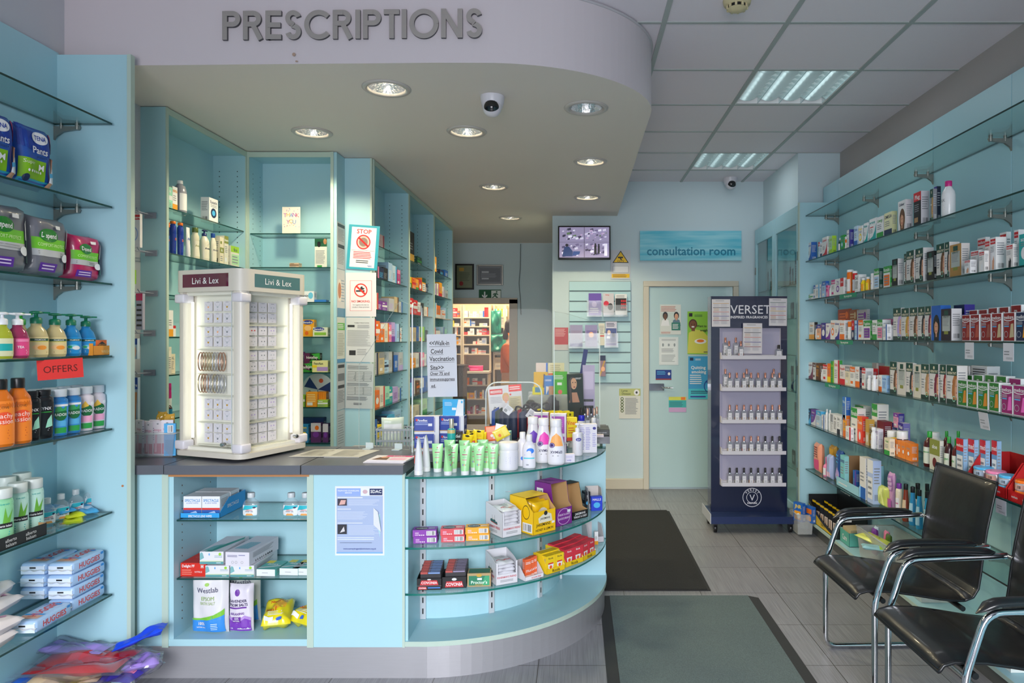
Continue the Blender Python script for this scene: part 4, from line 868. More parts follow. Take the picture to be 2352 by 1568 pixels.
# ---------------------------------------------------------------- rows on the long wall shelves
def row(items,side,zs,Xf,where,off,scale,zbase=None,defd=.05):
    """items: (x0, x1, x2|0, ytop, kind, c1, c2, style, text, extras)  pixel values in a local frame"""
    ox,oy = off
    for it in items:
        x0,x1,x2,yt,kind,c1,c2,st,txt = it[:9]; ex = it[9] if len(it) > 9 else {}
        x0,x1,yt = ox + x0 / scale,ox + x1 / scale,oy + yt / scale
        ya,yb = FPX * Xf / (x0 - CX),FPX * Xf / (x1 - CX); ym = (ya + yb) / 2; w = abs(ya - yb)
        z0 = zs + ex.get('dz',0) + .001; h = max(CH + (CY - yt) * ym / FPX - z0,.012)
        xb = Xf + ex.get('dx',0) * side
        if ex.get('dx'): # deeper in the shelf: keep its picture place
            ym = FPX * xb / ((x0 + x1) / 2 - CX); w = w * xb / Xf; h = max(CH + (CY - yt) * ym / FPX - z0,.012)
        rz = -PI / 2 if side > 0 else PI / 2
        d = ex.get('d') or ((abs((ox + x2 / scale - CX) * (yb if side > 0 else yb) / FPX) - abs(Xf)) if x2 else defd)
        d = min(max(d,.02),.14); loc = (xb,ym,z0); gp = ex.get('group')
        k = kind[0]
        if st == 'hair' and c1 == 'cream': c1 = 'dcd8d4'
        if k == 'c': carton(ex.get('desc') or cdesc(c1,c2,st),w - .002,h,d,c1,c2,st,txt,loc,rz,where,gp,ex.get('c3'),ex.get('side'),ex.get('sart'))
        elif k in 'bjup':
            r = abs(x1 - x0) * abs(ym) / FPX / 2 * (1.18 if side > 0 else 1.0); loc = (xb + side * r,ym,z0); kd = {'b': 'bottle','j': 'jar','u': 'pump bottle','p': 'flip-top bottle'}[k]
            art = [('T',txt,.5,.7,.14,ex.get('tc',c2)),('L',.2,.2,.8,.5,3,'grey')] if txt else None
            lab = ex.get('label','white'); r = min(r,.05)
            d_ = ex.get('desc') or f'{wd(c1)} {kd} with {wd(c2)} {"pump" if k == "u" else "cap"}'
            kw = dict(shape=ex.get('shape','jar' if k == 'j' else 'round'),pump=(k == 'u'),capr=r * (.98 if k == 'j' else ex.get('cr',.5)),caph=h * ex.get('ch',.22 if k == 'j' else .15),sy=ex.get('sy',1),lz=ex.get('lz',(.12,.68)))
            if 'clear' in ex: kw['clear'] = True
            bottle(d_,loc,r,h,c1,c2,lab,art,rz,where,gp,cat=kd.replace('pump bottle','bottle').replace('flip-top bottle','bottle'),name='jar' if k == 'j' else 'bottle',key=txt,**kw)
        elif k == 't': squeeze(ex.get('desc') or f'{wd(c1)} tube with {wd(c2)} cap',(xb + side * .02,ym,z0),min(abs(x1 - x0) * ym / FPX,.05),h,c1,c2,[('T',txt,.5,.6,.12,ex.get('tc','blue'))] if txt else None,rz,where,gp,txt)
        elif k == 's': # hanging or standing blister pack
            b = packet(ex.get('desc') or f'{wd(c1)} soft pack with {wd(c2)} print',loc,w,h,min(d,.06),c1,style_art(st,c1,c2,txt,ex.get('c3')) if isinstance(st,str) else st,rz,where,gp,'soft_pack','packet',int(x0),key=txt)
# ================================================================ RIGHT WALL STOCK
Z6 = ((1830,400),4.506); Z7 = ((1830,680),4.506); Z8 = ((1830,880),3.92); XF = 1.80
HT = 'HERBATINT'; GH = 'hair colour cartons with model portraits'; GM = 'plaster packets with round top label'
row([
 (112,150,208,708,'c','white','blue','curve','Centrum',dict(side='blue')),
 (222,240,262,705,'c','paleblue','red','band','Vita'),(242,262,0,712,'c','white','navy','foot','Vita'),
 (264,315,332,648,'c','white','red','curve','Centrum'),(334,368,415,642,'c','palegreen','lime','foot','Optibac',dict(side='lime')),
 (416,448,0,660,'b','darkgreen','white','','Aloe'),(452,486,518,630,'c','green','teal','dot','Aloe'),(488,516,0,645,'j','orange','white','','C'),
 (518,552,590,577,'c','white','indigo','side','Menopace',dict(side='indigo')),(592,628,637,542,'c','paleblue','blue','foot','Ortho'),
 (638,678,692,532,'c','white','yellow','dot','Omacor'),(693,735,750,507,'c','white','teal','curve','Wellteen'),
 (751,822,826,458,'c','white','teal','curve','serrapep',dict(c3='red')),(827,896,902,440,'c','white','green','foot','Livergi'),
 (905,986,1040,400,'c','e6e4b8','navy','foot','OMEGA',dict(side='cfcf9c',desc='beige and green carton with navy blocks at foot')),
 (1048,1128,1206,270,'c','white','brown','face','Colour',dict(desc='white carton with a brown bobbed hair portrait',side='d9cfd2')),
 (1210,1286,1378,188,'c','black','red','band','Plug',dict(side='d0cdd2',desc='black and red carton with white side panel',c3='tan')),
 (1379,1412,1430,158,'c','grey','gold','hair','',dict(desc='silver carton with gold portrait beside the can')),(1420,1452,1478,125,'c','232a45','indigo','band','A',dict(desc='dark navy tall carton behind the pink capped bottle',dx=.05)),
 (1450,1562,0,72,'b','white','magenta','','SILK',dict(ch=.15,cr=.52,desc='tall white bottle with magenta cap',tc='grey',lz=(.1,.75))),
],1,2.084,XF,'on the right second highest shelf',*Z6)
row([
 (112,168,0,1242,'c','white','green','stripe',''),(172,194,0,1150,'c','white','blue','band','Bio'),(196,236,0,1145,'c','white','sky','side','Perfectil'),(238,260,0,1142,'c','white','blue','side','Bio'),
 (262,300,335,1108,'c','lightblue','blue','band','Well',dict(side='blue')),(303,322,0,1150,'c','pink','magenta','two','Fem'),(324,354,0,1150,'b','white','white','','F',dict(tc='magenta')),
 (356,398,0,1090,'c','white','magenta','band','Perfectil'),(400,448,0,1082,'c','white','purple','dot','Preg'),(449,486,0,1072,'c','white','red','two','Imm'),
 (490,550,0,990,'b','orange','white','','C',dict(shape='straight',cr=.95,ch=.1,tc='orange',label='white')),(556,600,0,1002,'b','red','white','','B',dict(shape='straight',cr=.95,ch=.1,tc='red',label='silver')),
 (601,640,0,1042,'c','white','charcoal','text','ZinC'),(642,690,0,1075,'b','yellow','white','','D3',dict(cr=.7,tc='orange',label='amber')),(692,738,0,1062,'b','amber','white','','C',dict(cr=.7,tc='orange',label='yellow')),
 (740,796,0,1026,'j','white','white','','Well',dict(tc='purple')),
 (800,852,895,977,'c','white','green','cert','floradix',dict(side='darkgreen',c3='lightblue')),(898,965,984,955,'c','white','green','cert','floradix',dict(side='green',c3='orange')),
 (987,1045,1108,875,'c','black','olive','gel',HT,dict(side='d6d2d0',desc='black hair colour carton with grey label panel',group=GH)),
 (1112,1134,0,825,'c','cream','charcoal','hair',HT,dict(group=GH)),(1136,1214,1228,790,'c','cream','brown','hair',HT,dict(group=GH)),(1231,1308,1415,768,'c','cream','black','hair',HT,dict(side='d6d2d0',group=GH)),
 (1346,1420,1446,798,'c','black','olive','gel',HT,dict(desc='short black hair colour carton, grey panel',group=GH)),(1447,1528,1532,720,'c','cream','brown','hair',HT,dict(group=GH)),(1533,1580,0,700,'c','cream','charcoal','hair',HT,dict(group=GH)),
 (1583,1704,1792,720,'c','b98a4a','gold','gel',HT,dict(side='d8d2ce',desc='golden blond hair colour carton with grey panel',group=GH)),
 (1735,1796,0,885,'c','white','red','medw','medicare',dict(c3='skin',dx=-.045,d=.03)),(1798,1884,0,790,'c','white','red','medw','medicare',dict(c3='skin',d=.04)),
 (1886,1942,0,790,'c','ece8e4','red','medw','medicare',dict(dx=-.03,d=.02,desc='slim white carton with small red label')),(1870,1955,0,655,'c','white','red','medw','medicare',dict(c3='skin',dx=.08,d=.02,desc='white packet with red hanging tab, behind')),
 (1946,2000,0,680,'c','e4dcd8','skin','medw','medicare',dict(c3='skin')),(2002,2060,2170,655,'c','white','red','medw','medicare',dict(c3='skin',side='e9e6e4')),
 (2100,2170,0,605,'c','white','red','medw','medicare',dict(dx=.12,d=.02,desc='white packet with red hanging tab, furthest behind')),
 (2165,2240,2300,722,'c','ece6e2','black','medw','medicare',dict(c3='charcoal',desc='eye mask carton with dark masked figure')),(2248,2296,0,575,'c','white','red','medw','medicare',dict(c3='paleblue',dx=.07,d=.03)),
 (2300,2420,0,612,'c','teal','white','dot','scrub',dict(desc='teal carton with round white print'))
],1,1.784,XF,'on the right third shelf',*Z6)
row([
 (128,182,216,272,'c','white','amber','foot','Nature',dict(side='black')),(184,204,0,320,'b','white','blue','','x'),(206,250,0,290,'c','peach','indigo','band','Kalms'),(252,298,0,277,'c','indigo','white','dot','Kalms'),
 (300,348,0,283,'c','white','purple','curve','Nytol'),(351,394,0,250,'c','white','orange','dot','Haliborange'),(396,442,0,250,'c','white','indigo','curve','Haliborange'),(444,494,0,247,'c','white','orange','foot','Berocca',dict(c3='amber')),
 (497,564,0,262,'j','white','orange','','sky',dict(ch=.3,tc='sky')),(566,596,0,255,'c','navy','red','two','X'),(598,634,0,252,'c','lightblue','indigo','side','Seven'),(636,688,0,250,'c','white','orange','band','Seven'),
 (690,762,778,250,'c','white','green','cert','Yogabites',dict(c3='purple',side='green')),(780,830,0,248,'c','white','green','foot','Ginkgo'),(832,888,0,242,'c','white','green','cert','Ginkgo',dict(c3='pink')),
 (890,974,0,238,'c','pink','magenta','band','Jelly',dict(dx=.06)),(892,934,0,292,'c','white','blue','side','OXI',dict(dx=-.03,d=.025)),(938,992,0,300,'b','white','white','','Q',dict(tc='magenta',cr=.7)),
 (998,1080,1083,128,'c','cream','lilac','hair',HT,dict(group=GH)),(1085,1164,1168,122,'c','cream','gold','hair',HT,dict(group=GH)),(1170,1250,1255,115,'c','cream','brown','hair',HT,dict(group=GH)),(1257,1325,1328,108,'c','cream','charcoal','hair',HT,dict(group=GH)),(1330,1391,0,100,'c','cream','burgundy','hair',HT,dict(group=GH)),
 (1393,1490,0,93,'c','blue','black','face','',dict(desc='blue LIVE hair colour carton with dark portrait',key='live')),
 (1494,1600,1706,132,'c','2a1e2a','olive','gel',HT,dict(side='d8d6d8',desc='black hair colour carton with large white side',group=GH)),
 (1625,1735,0,90,'c','indigo','navy','band','',dict(dx=.07,d=.05,desc='indigo carton behind the black one')),
 (1710,1794,0,197,'c','white','darkred','med','medicare',dict(c3='ad5142',group=GM,d=.06)),(1797,1890,0,192,'c','white','darkred','med','medicare',dict(c3='b5503e',group=GM,d=.06)),(1905,2012,0,186,'c','white','darkred','med','medicare',dict(c3='9a5044',group=GM,d=.06)),
 (2018,2122,0,178,'c','white','darkred','med','medicare',dict(c3='beige',group=GM,d=.06)),(2140,2256,0,170,'c','white','darkred','med','medicare',dict(c3='beige',group=GM,d=.06)),(2268,2400,0,162,'c','white','navy','med','medicare',dict(c3='amber',group=GM,d=.06)),
 (1785,1870,0,145,'c','white','darkred','med','m',dict(dx=.075,d=.04,desc='plaster packet with raised red hanging tab',group=GM)),(1885,1970,0,135,'c','white','darkred','med','m',dict(dx=.075,d=.04,desc='plaster packet with raised red hanging tab',group=GM)),(1985,2075,0,122,'c','white','darkred','med','m',dict(dx=.075,d=.04,desc='plaster packet with raised red hanging tab',group=GM)),
 (2095,2195,0,108,'c','white','darkred','med','m',dict(dx=.075,d=.04,desc='plaster packet with raised red hanging tab',group=GM)),(2215,2325,0,96,'c','white','darkred','med','m',dict(dx=.075,d=.04,desc='plaster packet with raised red hanging tab',group=GM)),
],1,1.48,XF,'on the right eye level shelf',*Z7)
# leaflets standing behind the small vitamin cartons
for i,(x0,x1,y0,c1,c2,d) in enumerate(((425,540,138,'b5502a','orange','rust orange booklet standing behind small cartons'),(542,618,140,'a5603a','beige','brown booklet with pale stripe behind small cartons'),(620,726,135,'b3aeb4','purple','grey booklet with purple butterfly behind small cartons'))):
    row([(x0,x1,0,y0,'c',c1,c2,[('L',.15,.5,.8,.9,4,c2),('E',.8,.8,.12,.12,c2)],'',dict(dx=.15,d=.02,desc=d))],1,1.48,XF,'',*Z7)
row([
 (118,164,202,682,'c','white','burgundy','curve','Feroglobin',dict(side='burgundy')),(168,196,0,690,'c','white','brown','band','Fero'),(198,234,0,690,'c','brown','amber','text','Well'),(236,268,0,755,'b','white','white','','Q',dict(tc='green',cr=.7)),
 (270,314,0,707,'c','white','red','band','Haliborange'),(316,350,0,700,'c','orange','yellow','foot','e',dict(c3='white')),(352,384,0,675,'c','green','lime','side','Sea'),(386,442,460,664,'c','white','red','side','Kids',dict(side='green')),
 (446,498,0,710,'c','e6dcdc','red','foot','Propolis'),(500,550,0,728,'c','cream','grey','band','Apivita'),(552,602,0,730,'c','white','orange','band','Vitamin'),(604,652,698,728,'c','white','orange','foot','Arti',dict(side='2f2440')),
 (672,712,0,748,'c','white','red','band','Abidec'),(714,760,0,750,'c','red','white','text','ABC',dict(dx=.05)),(712,752,0,818,'b','white','white','','Q',dict(tc='teal',dx=-.04,cr=.75)),(758,800,0,818,'b','white','white','','Q',dict(tc='magenta',dx=-.04,cr=.75)),(804,844,0,818,'b','white','white','','M',dict(tc='pink',cr=.75)),
 (846,880,0,815,'c','white','orange','foot','x'),(882,930,964,822,'c','lightblue','blue','text','Active',dict(side='8fb8e2')),(848,960,0,725,'c','beige','darkred','two','',dict(dx=.1,d=.04,desc='beige and dark red carton half hidden behind')),(778,846,0,692,'c','grey','silver','side','',dict(dx=.1,d=.04,desc='grey clear carton half hidden behind')),
 (966,1038,1042,677,'c','cream','brown','hair',HT,dict(group=GH)),(1044,1128,0,690,'c','d5cfc8','olive','gel',HT,dict(group=GH,desc='pale hair colour carton with grey panel')),(1132,1204,1207,690,'c','cream','charcoal','hair',HT,dict(group=GH)),(1209,1284,0,705,'c','d9d2c2','olive','gel',HT,dict(group=GH,desc='pale hair colour carton with grey panel')),
 (1288,1370,1374,700,'c','cream','tan','hair',HT,dict(group=GH)),(1377,1466,1480,703,'c','cream','burgundy','hair',HT,dict(group=GH)),(1483,1548,0,710,'c','cream','darkred','hair',HT,dict(group=GH)),(1553,1660,0,718,'c','cream','b0713a','hair',HT,dict(group=GH,desc='hair colour carton with a copper haired model')),
 (1680,1780,0,722,'c','d8d8d8','grey','print','',dict(dx=.10,d=.06,desc='white printed carton behind the green packets')),(1805,1968,0,718,'c','cfd0d2','grey','print','',dict(dx=.10,d=.06,desc='pale printed wide carton behind the green packets')),
 (1668,1762,0,872,'c','white','2c7a2c','med','medicare',dict(c3='d88a2a',group=GM,d=.05,desc='green plaster packet')),(1767,1868,0,878,'c','white','2c7a2c','med','medicare',dict(c3='d88a2a',group=GM,d=.05,desc='green plaster packet')),(1876,1978,0,892,'c','white','2c7a2c','med','medicare',dict(c3='d88a2a',group=GM,d=.05,desc='green plaster packet')),(1990,2096,0,898,'c','white','2c7a2c','med','medicare',dict(c3='d88a2a',group=GM,d=.05,desc='green plaster packet')),
 (2116,2236,0,915,'c','white','9a1c6c','med','medicare',dict(c3='f06ac0',group=GM,d=.05,desc='magenta plaster packet')),(2242,2390,0,925,'c','white','9a1c6c','med','medicare',dict(c3='f06ac0',group=GM,d=.05,desc='magenta plaster packet')),
 (1730,1815,0,815,'c','white','2c7a2c','med','m',dict(dx=.07,d=.04,desc='green plaster packet with raised tab',group=GM)),(1832,1925,0,815,'c','white','2c7a2c','med','m',dict(dx=.07,d=.04,desc='green plaster packet with raised tab',group=GM)),(1945,2045,0,818,'c','white','2c7a2c','med','m',dict(dx=.07,d=.04,desc='green plaster packet with raised tab',group=GM)),(2065,2170,0,825,'c','white','2c7a2c','med','m',dict(dx=.07,d=.04,desc='green plaster packet with raised tab',group=GM)),
 (2195,2320,0,848,'c','white','9a1c6c','med','m',dict(dx=.07,d=.04,desc='magenta plaster packet with raised tab',group=GM)),
],1,1.176,XF,'on the right shelf below eye level',*Z7)
row([
 (92,127,0,226,'c','navy','sky','curve','Sudafed'),(129,171,0,238,'c','purple','white','curve','Advance',dict(c3='sky')),(173,220,262,245,'c','paleblue','sky','band','Olbas',dict(side='sky')),(222,248,0,285,'c','white','blue','side','x'),
 (250,272,0,232,'b','white','white','','n',dict(shape='straight',tc='grey')),(276,300,0,240,'b','white','white','','n',dict(shape='straight',tc='grey')),(302,328,0,272,'c','white','black','print',''),(330,360,0,280,'c','white','black','text','Eye',dict(c3='black')),(362,390,0,288,'c','white','charcoal','foot','Dry'),(392,414,0,296,'c','white','grey','side','x'),
 (416,448,484,288,'c','amber','orange','foot','Boo',dict(side='orange')),(440,486,0,392,'c','white','red','side','x',dict(dx=-.03,d=.02)),
 (488,545,620,222,'c','e9e6df','green','cert','Floradix',dict(side='e6e2dc',c3='e9e6df',desc='white floral tonic carton with green corner')),(524,600,0,200,'c','d9d8d2','green','cert','',dict(dx=.1,d=.05,desc='pale green topped carton at the back')),
 (546,590,650,300,'c','ee4a30','orange','two','Tonic',dict(side='e53a26')),(618,650,698,322,'c','beige','gold','two','',dict(side='gold')),(676,725,802,188,'c','e9e6df','green','cert','Floradix',dict(side='e6e2dc',dx=.05,d=.07,desc='tall white floral tonic carton with dark bottle print')),
 (722,786,0,335,'c','6a1020','darkred','plain','',dict(dx=.03,desc='maroon low carton')),(650,690,0,395,'b','white','white','','C',dict(dx=-.03,cr=.8,tc='orange')),(694,735,780,408,'c','white','purple','text','MULTI',dict(side='e6e0ea')),
 (778,856,0,425,'j','2a1c2a','white','','x',dict(ch=.3)),(862,944,0,430,'j','2a1c2a','white','','x',dict(ch=.3)),(786,838,0,490,'c','cream','green','foot','Herb',dict(dx=-.035,d=.03)),
 (792,850,908,350,'c','e9ddd0','indigo','band','Nat',dict(dx=.09,side='indigo')),(911,960,1026,352,'c','e3dce6','indigo','band','Nat',dict(dx=.09,side='7a72b8')),
 (843,868,0,492,'c','yellow','orange','dot','x'),(870,904,0,500,'c','f0882a','orange','dot','Nico'),(906,938,0,512,'c','f0882a','orange','dot','Nico'),(940,978,0,524,'c','f0882a','orange','dot','Nico'),(981,1030,1098,540,'c','f0882a','orange','dot','Nico',dict(side='e8781c')),
 (1105,1190,0,432,'b','4a1412','green','','ALOE DARKENER',dict(ch=.17,cr=.42,tc='green',label='d9dccb',desc='dark brown bottle with green cap and pale label')),(1196,1288,1320,505,'c','d9d6c6','olive','two','aloe',dict(desc='cream boxed set with window onto a bottle',c3='6a1a1a')),
 (1300,1366,0,480,'b','3a1012','green','','Argan',dict(ch=.17,cr=.42,tc='green',label='d9dccb',desc='dark bottle with green cap, behind the boxed set',dx=-.0)),(1370,1432,0,500,'b','5a1a16','green','','oils',dict(ch=.17,cr=.42,tc='green',label='d9dccb',desc='dark bottle with green cap, beside blue packs')),
 (1115,1240,0,440,'b','white','white','','',dict(dx=.11,desc='white bottle at the back, half hidden')),(1290,1345,0,430,'b','4a1412','green','','',dict(dx=.1,ch=.17,cr=.42,desc='green capped bottle in the back line')),(1395,1450,0,430,'b','4a1412','green','','',dict(dx=.1,ch=.17,cr=.42,desc='green capped bottle in the back line')),
 (1437,1500,1538,498,'c','6f9cc6','red','cert','medicare',dict(side='8fb4d4',desc='blue foot care pack with red top')),(1541,1600,1640,500,'c','6f9cc6','red','cert','med',dict(dx=.02,side='8fb4d4',desc='blue foot care pack with red top')),(1648,1700,1745,508,'c','6f9cc6','red','cert','med',dict(dx=.04,side='8fb4d4',desc='blue foot care pack with red top')),(1752,1805,1850,515,'c','6f9cc6','red','cert','med',dict(dx=.06,side='8fb4d4',desc='blue foot care pack with red top')),
],1,.825,XF,'on the second lowest right shelf',*Z8)
# stacked on top of other cartons
row([(411,445,486,122,'c','3a7ac8','paleblue','side','Nas',dict(side='2463b8',dz=.112,desc='blue carton stacked on the amber one')),
     (870,915,972,272,'c','e8a0c0','purple','band','Nat',dict(side='indigo',dz=.135,dx=.09,desc='pink and indigo carton stacked on another'))],1,.825,XF,'on the second lowest right shelf',*Z8)
# red display trays with round tape tins
for k,(x0,x1,dz) in enumerate(((1520,1885,0),(1890,2250,0))):
    ya = onY = FPX * 1.775 / (1830 + x0 / 3.92 - CX); yb = FPX * 1.775 / (1830 + x1 / 3.92 - CX); w = ya - yb; ym = (ya + yb) / 2
    tray(['red counter tray of tape tins, further one','red counter tray of tape tins, nearer one'][k],(1.775,ym,.826),w - .01,.15,.2,'c01418',.045,[('E',.2 + .3 * i,.5,.1,.3,'d8282c') for i in range(3)] + [('T','medicare',.2 + .3 * i,.5,.2,'white',.17) for i in range(3)],'b01014',-PI / 2,'on the second lowest right shelf','red tape trays')
    for j in range(3):
        for L in range(2):
            c = (['sky','pink','sky'],['orange','pink','sky'])[k][j]; r = w * .13
            def tin(c=c,r=r):
                b1 = MB(); b1.lathe([(r * .97,0),(r,.002),(r,.030),(r * .97,.032)],mat('c9c6ca',.25,metal=.4),24); band_label(b1,[(r,.004),(r,.028)],.006,.026,1,1,mat('d6a89a' if c != 'sky' else 'b9cfe6'),60); b1.art([('R',.1,.2,.35,.8,c),('B',.6,.2,.8,.8,'charcoal')],cylmap(r,.006,.026,1,1),r * 2,.02,True,.001)
                b2 = MB(); b2.lathe([(r * 1.03,.032),(r * 1.03,.04),(r * .95,.043)],mat(c,.3),24); return [('tin_body',b1,None),('lid',b2,None)]
            y = ya - w * (.18 + .31 * j)
            place(('tin',c,round(r,3)),tin,'tape_tin',f'round {wd(c)} lidded tape tin, {("lower", "upper")[L]} of its pair','tin',('in further tray','in nearer tray')[k],'tape tins in red trays',(1.775 + .012 + r,y,.830 + .043 * L),-PI / 2)
# lowest glass shelf
row([
 (145,198,0,535,'s','f0a080','red',[('R',.1,.1,.9,.45,'e85a8a'),('L',.2,.5,.8,.9,5,'darkred')],'scho',dict(desc='orange and pink hanging manicure pack')),(215,262,0,662,'b','pink','pink','','',dict(ch=.35,cr=.3,desc='small pink nail bottle')),(264,300,0,640,'s','a9b6e0','blue',[('R',.1,.1,.9,.3,'e6c0d8')],'',dict(desc='pale blue slim nail file pack')),
 (282,330,0,556,'s','b98a2a','gold',[('R',.1,.5,.9,.9,'d9a83a'),('R',.1,.1,.9,.45,'7a5a1a')],'',dict(desc='golden brown slim pack',dx=.06)),(345,388,0,600,'s','1d4a8c','navy',[('E',.5,.3,.35,.2,'lilac'),('L',.1,.6,.8,.9,3,'sky')],'',dict(desc='dark blue wrapped beauty pack')),
 (392,430,470,648,'c','7fc8cc','indigo','foot','EXPRESS',dict(side='8fd0d2',desc='teal and indigo carton with hanging tab')),
 (566,620,0,668,'c','e6e2de','blue','foot','',dict(desc='white electric toothbrush carton with blue foot',d=.05)),(634,688,0,690,'c','b6c8ee','white','cert','',dict(desc='pale blue electric toothbrush carton',d=.05)),
 (712,798,0,922,'s','d3dc6a','yellow',[('P',[(.15,.1),(.35,.1),(.5,.6),(.65,.1),(.85,.1),(.6,.9),(.4,.9)],'e8ee90')],'',dict(desc='yellow green pack shaped like a letter A',dx=.03)),(812,862,0,800,'s','d6a0cc','purple',[('R',.1,.5,.9,.93,'b884c0')] + [('R',.15 + .2 * i,.55 + .12 * j,.28 + .2 * i,.63 + .12 * j,'e3c4e0') for i in range(4) for j in range(3)] + [('R',.1,.05,.9,.3,'c060a8')],'',dict(desc='mauve pill organiser pack with a grid of boxes',dx=.05,d=.03)),
 (868,918,0,900,'b','cream','purple','','rose',dict(desc='cream bottle with purple cap and pink flowers',tc='magenta',shape='straight',cr=.75)),(924,978,0,905,'b','8a3418','black','','',dict(desc='amber brown shower bottle with black cap',label='e0c4a0',shape='pear',cr=.6)),
 (984,1040,0,930,'b','2a8fc0','black','','',dict(desc='bright blue shampoo bottle with black cap',label='a9d4e4',shape='pear',cr=.6)),(1046,1100,0,960,'b','2f9ac8','black','','',dict(desc='bright blue shampoo bottle with black cap',label='a9d4e4',shape='pear',cr=.6)),(1115,1170,0,975,'b','2f9ac8','black','','',dict(desc='bright blue shampoo bottle with black cap',label='a9d4e4',shape='pear',cr=.6)),
 (1030,1085,0,900,'b','203a2c','black','','',dict(dx=.08,desc='dark green shampoo bottle in the back line',shape='pear',cr=.6)),(1120,1170,0,905,'b','203a2c','black','','',dict(dx=.08,desc='dark green shampoo bottle in the back line',shape='pear',cr=.6)),
],1,.477,XF,'on the lowest right glass shelf',*Z8)
y1 = FPX * 1.79 / (1830 + 357 / 3.92 - CX); y2 = FPX * 1.79 / (1830 + 560 / 3.92 - CX)
tray('light blue cardboard toothpaste display box, angled tall back',(1.79,(y1 + y2) / 2,.478),y1 - y2,.2,.16,'9ad0e0',.06,[('L',.1,.3,.6,.6,1,'white')],'b08a64',-PI / 2,'on the lowest right glass shelf')
carton('blue and purple toothpaste carton',.05,.13,.03,'blue','purple','side','',(1.83,(y1 + y2) / 2 - .02,.485),-PI / 2,'in the light blue display box')
# paper price tags and shelf strips
def tagp(desc,px,py,w,h,c,ops,z,X=1.768,name='price_tag',cat='label',lean=0):
    Y = FPX * X / (px - CX); b = MB(); b.box(-w / 2,-.001,-h,w / 2,0,0,mat(c,.6)); b.art(ops,face((-w / 2,-.001,-h),(w,0,0),(0,0,h),(0,-1,0)),w,h); o = b.build(name); o.location = (X - .001,Y,z); o.rotation_euler = (lean,0,-PI / 2); tag(o,desc,cat)
tg = [('L',.1,.3,.6,.6,2,'grey'),('L',.3,.1,.9,.22,2,'grey')]
tagp('white paper price tag hanging under the first red plaster packets',2227,0,.07,.075,'d5d4da',tg,1.474)
tagp('white paper price tag hanging under the blue plaster packet',2317,0,.07,.075,'d5d4da',tg,1.474)
tagp('white paper price tag hanging crooked under the green plaster packets',2258,0,.07,.075,'c5c4ca',tg,1.170,lean=.15)
tagp('white paper price tag below the red tape trays',2300,0,.07,.06,'cfced4',tg,.82)
for x,z,d in ((1948,1.781,'white lettered green promotion strip on the third right shelf'),(1940,1.477,'green promotion strip on the eye level right shelf'),(1912,1.173,'drooping green promotion strip on the right shelf below eye level')):
    tagp(d,x,0,.28,.028,'2b8a6a',[('T','Buy one get one',.5,.5,.5,'white',.8)],z,name='promotion_strip')
# ---------------------------------------------------------------- bottom board of the right wall
bw = 'on the bottom board of the right wall'
yA,yB = FPX * 1.775 / (1830 + 108 / 3.92 - CX),FPX * 1.775 / (1830 + 350 / 3.92 - CX)
L = yA - yB
b = MB(); cb = mat('15161a',.4); b.box(-L / 2,0,0,L / 2,.22,.004,cb)
n = 12; fr = [(-L / 2 + L * i / n,.15 - .11 * math.sin(PI / 2 * i / n)) for i in range(n + 1)]
v = [(x,0,0) for x,z in fr] + [(x,0,z) for x,z in fr]; b.add(v,[(i,i + 1,n + 2 + i,n + 1 + i) for i in range(n)],mat('e0b810',.45))
v2 = [(x,-.0004,z - .028) for x,z in fr] + [(x,-.0004,z) for x,z in fr]; b.add(v2,[(i,i + 1,n + 2 + i,n + 1 + i) for i in range(n)],cb)
b.box(L / 2 - .003,0,0,L / 2,.22,.17,cb); b.box(-L / 2,0,0,-L / 2 + .003,.22,.19,cb); b.box(-L / 2,.217,0,L / 2,.22,.30,cb)
b.art([('T','TIGHTS',.55,.2,.12,'black',.3),('E',.15,.2,.03,.1,'white')],face((-L / 2,0,0),(L,0,0),(0,0,.15),(0,-1,0)),L,.15,e0=.0008)
b.art([('T','MIX',.3,.75,.1,'charcoal',.3)],face((L / 2,0,0),(0,.22,0),(0,0,.17),(1,0,0)),.22,.17); b.art([('R',.12,.7,.5,.92,'white'),('T','mix',.31,.81,.12,'black',.3)],face((L / 2,0,0),(0,.22,0),(0,0,.17),(1,0,0)),.22,.17,e0=.0007)
b.art([('T','UNSCENTED',.3,.8,.08,'white',.4)],face((-L / 2,.217,0),(L,0,0),(0,0,.3),(0,-1,0)),L,.3)
o = b.build('display_tray'); o.location = (1.775,(yA + yB) / 2,.104); o.rotation_euler = (0,0,-PI / 2); tag(o,'black and yellow curved tray of legwear packs','display box',bw)
k = 0
for rw in range(2):
    for i in range(6):
        y = yA - .06 - (L - .12) * i / 5.2 - .02
        carton('black legwear packet with yellow edge',.06,.155 - .01 * rw,.012,'black','yellow',[('R',0,.9,1,1,'e0b810'),('R',.1,.1,.9,.6,'d9c9c0'),('P',[(.35,.12),(.5,.12),(.55,.55),(.38,.55)],'brown')],'',(1.79 + .09 * rw,y,.109),-PI / 2 + .12,('in near row of curved tray','in back row of curved tray')[rw],'legwear packets',key='legw')
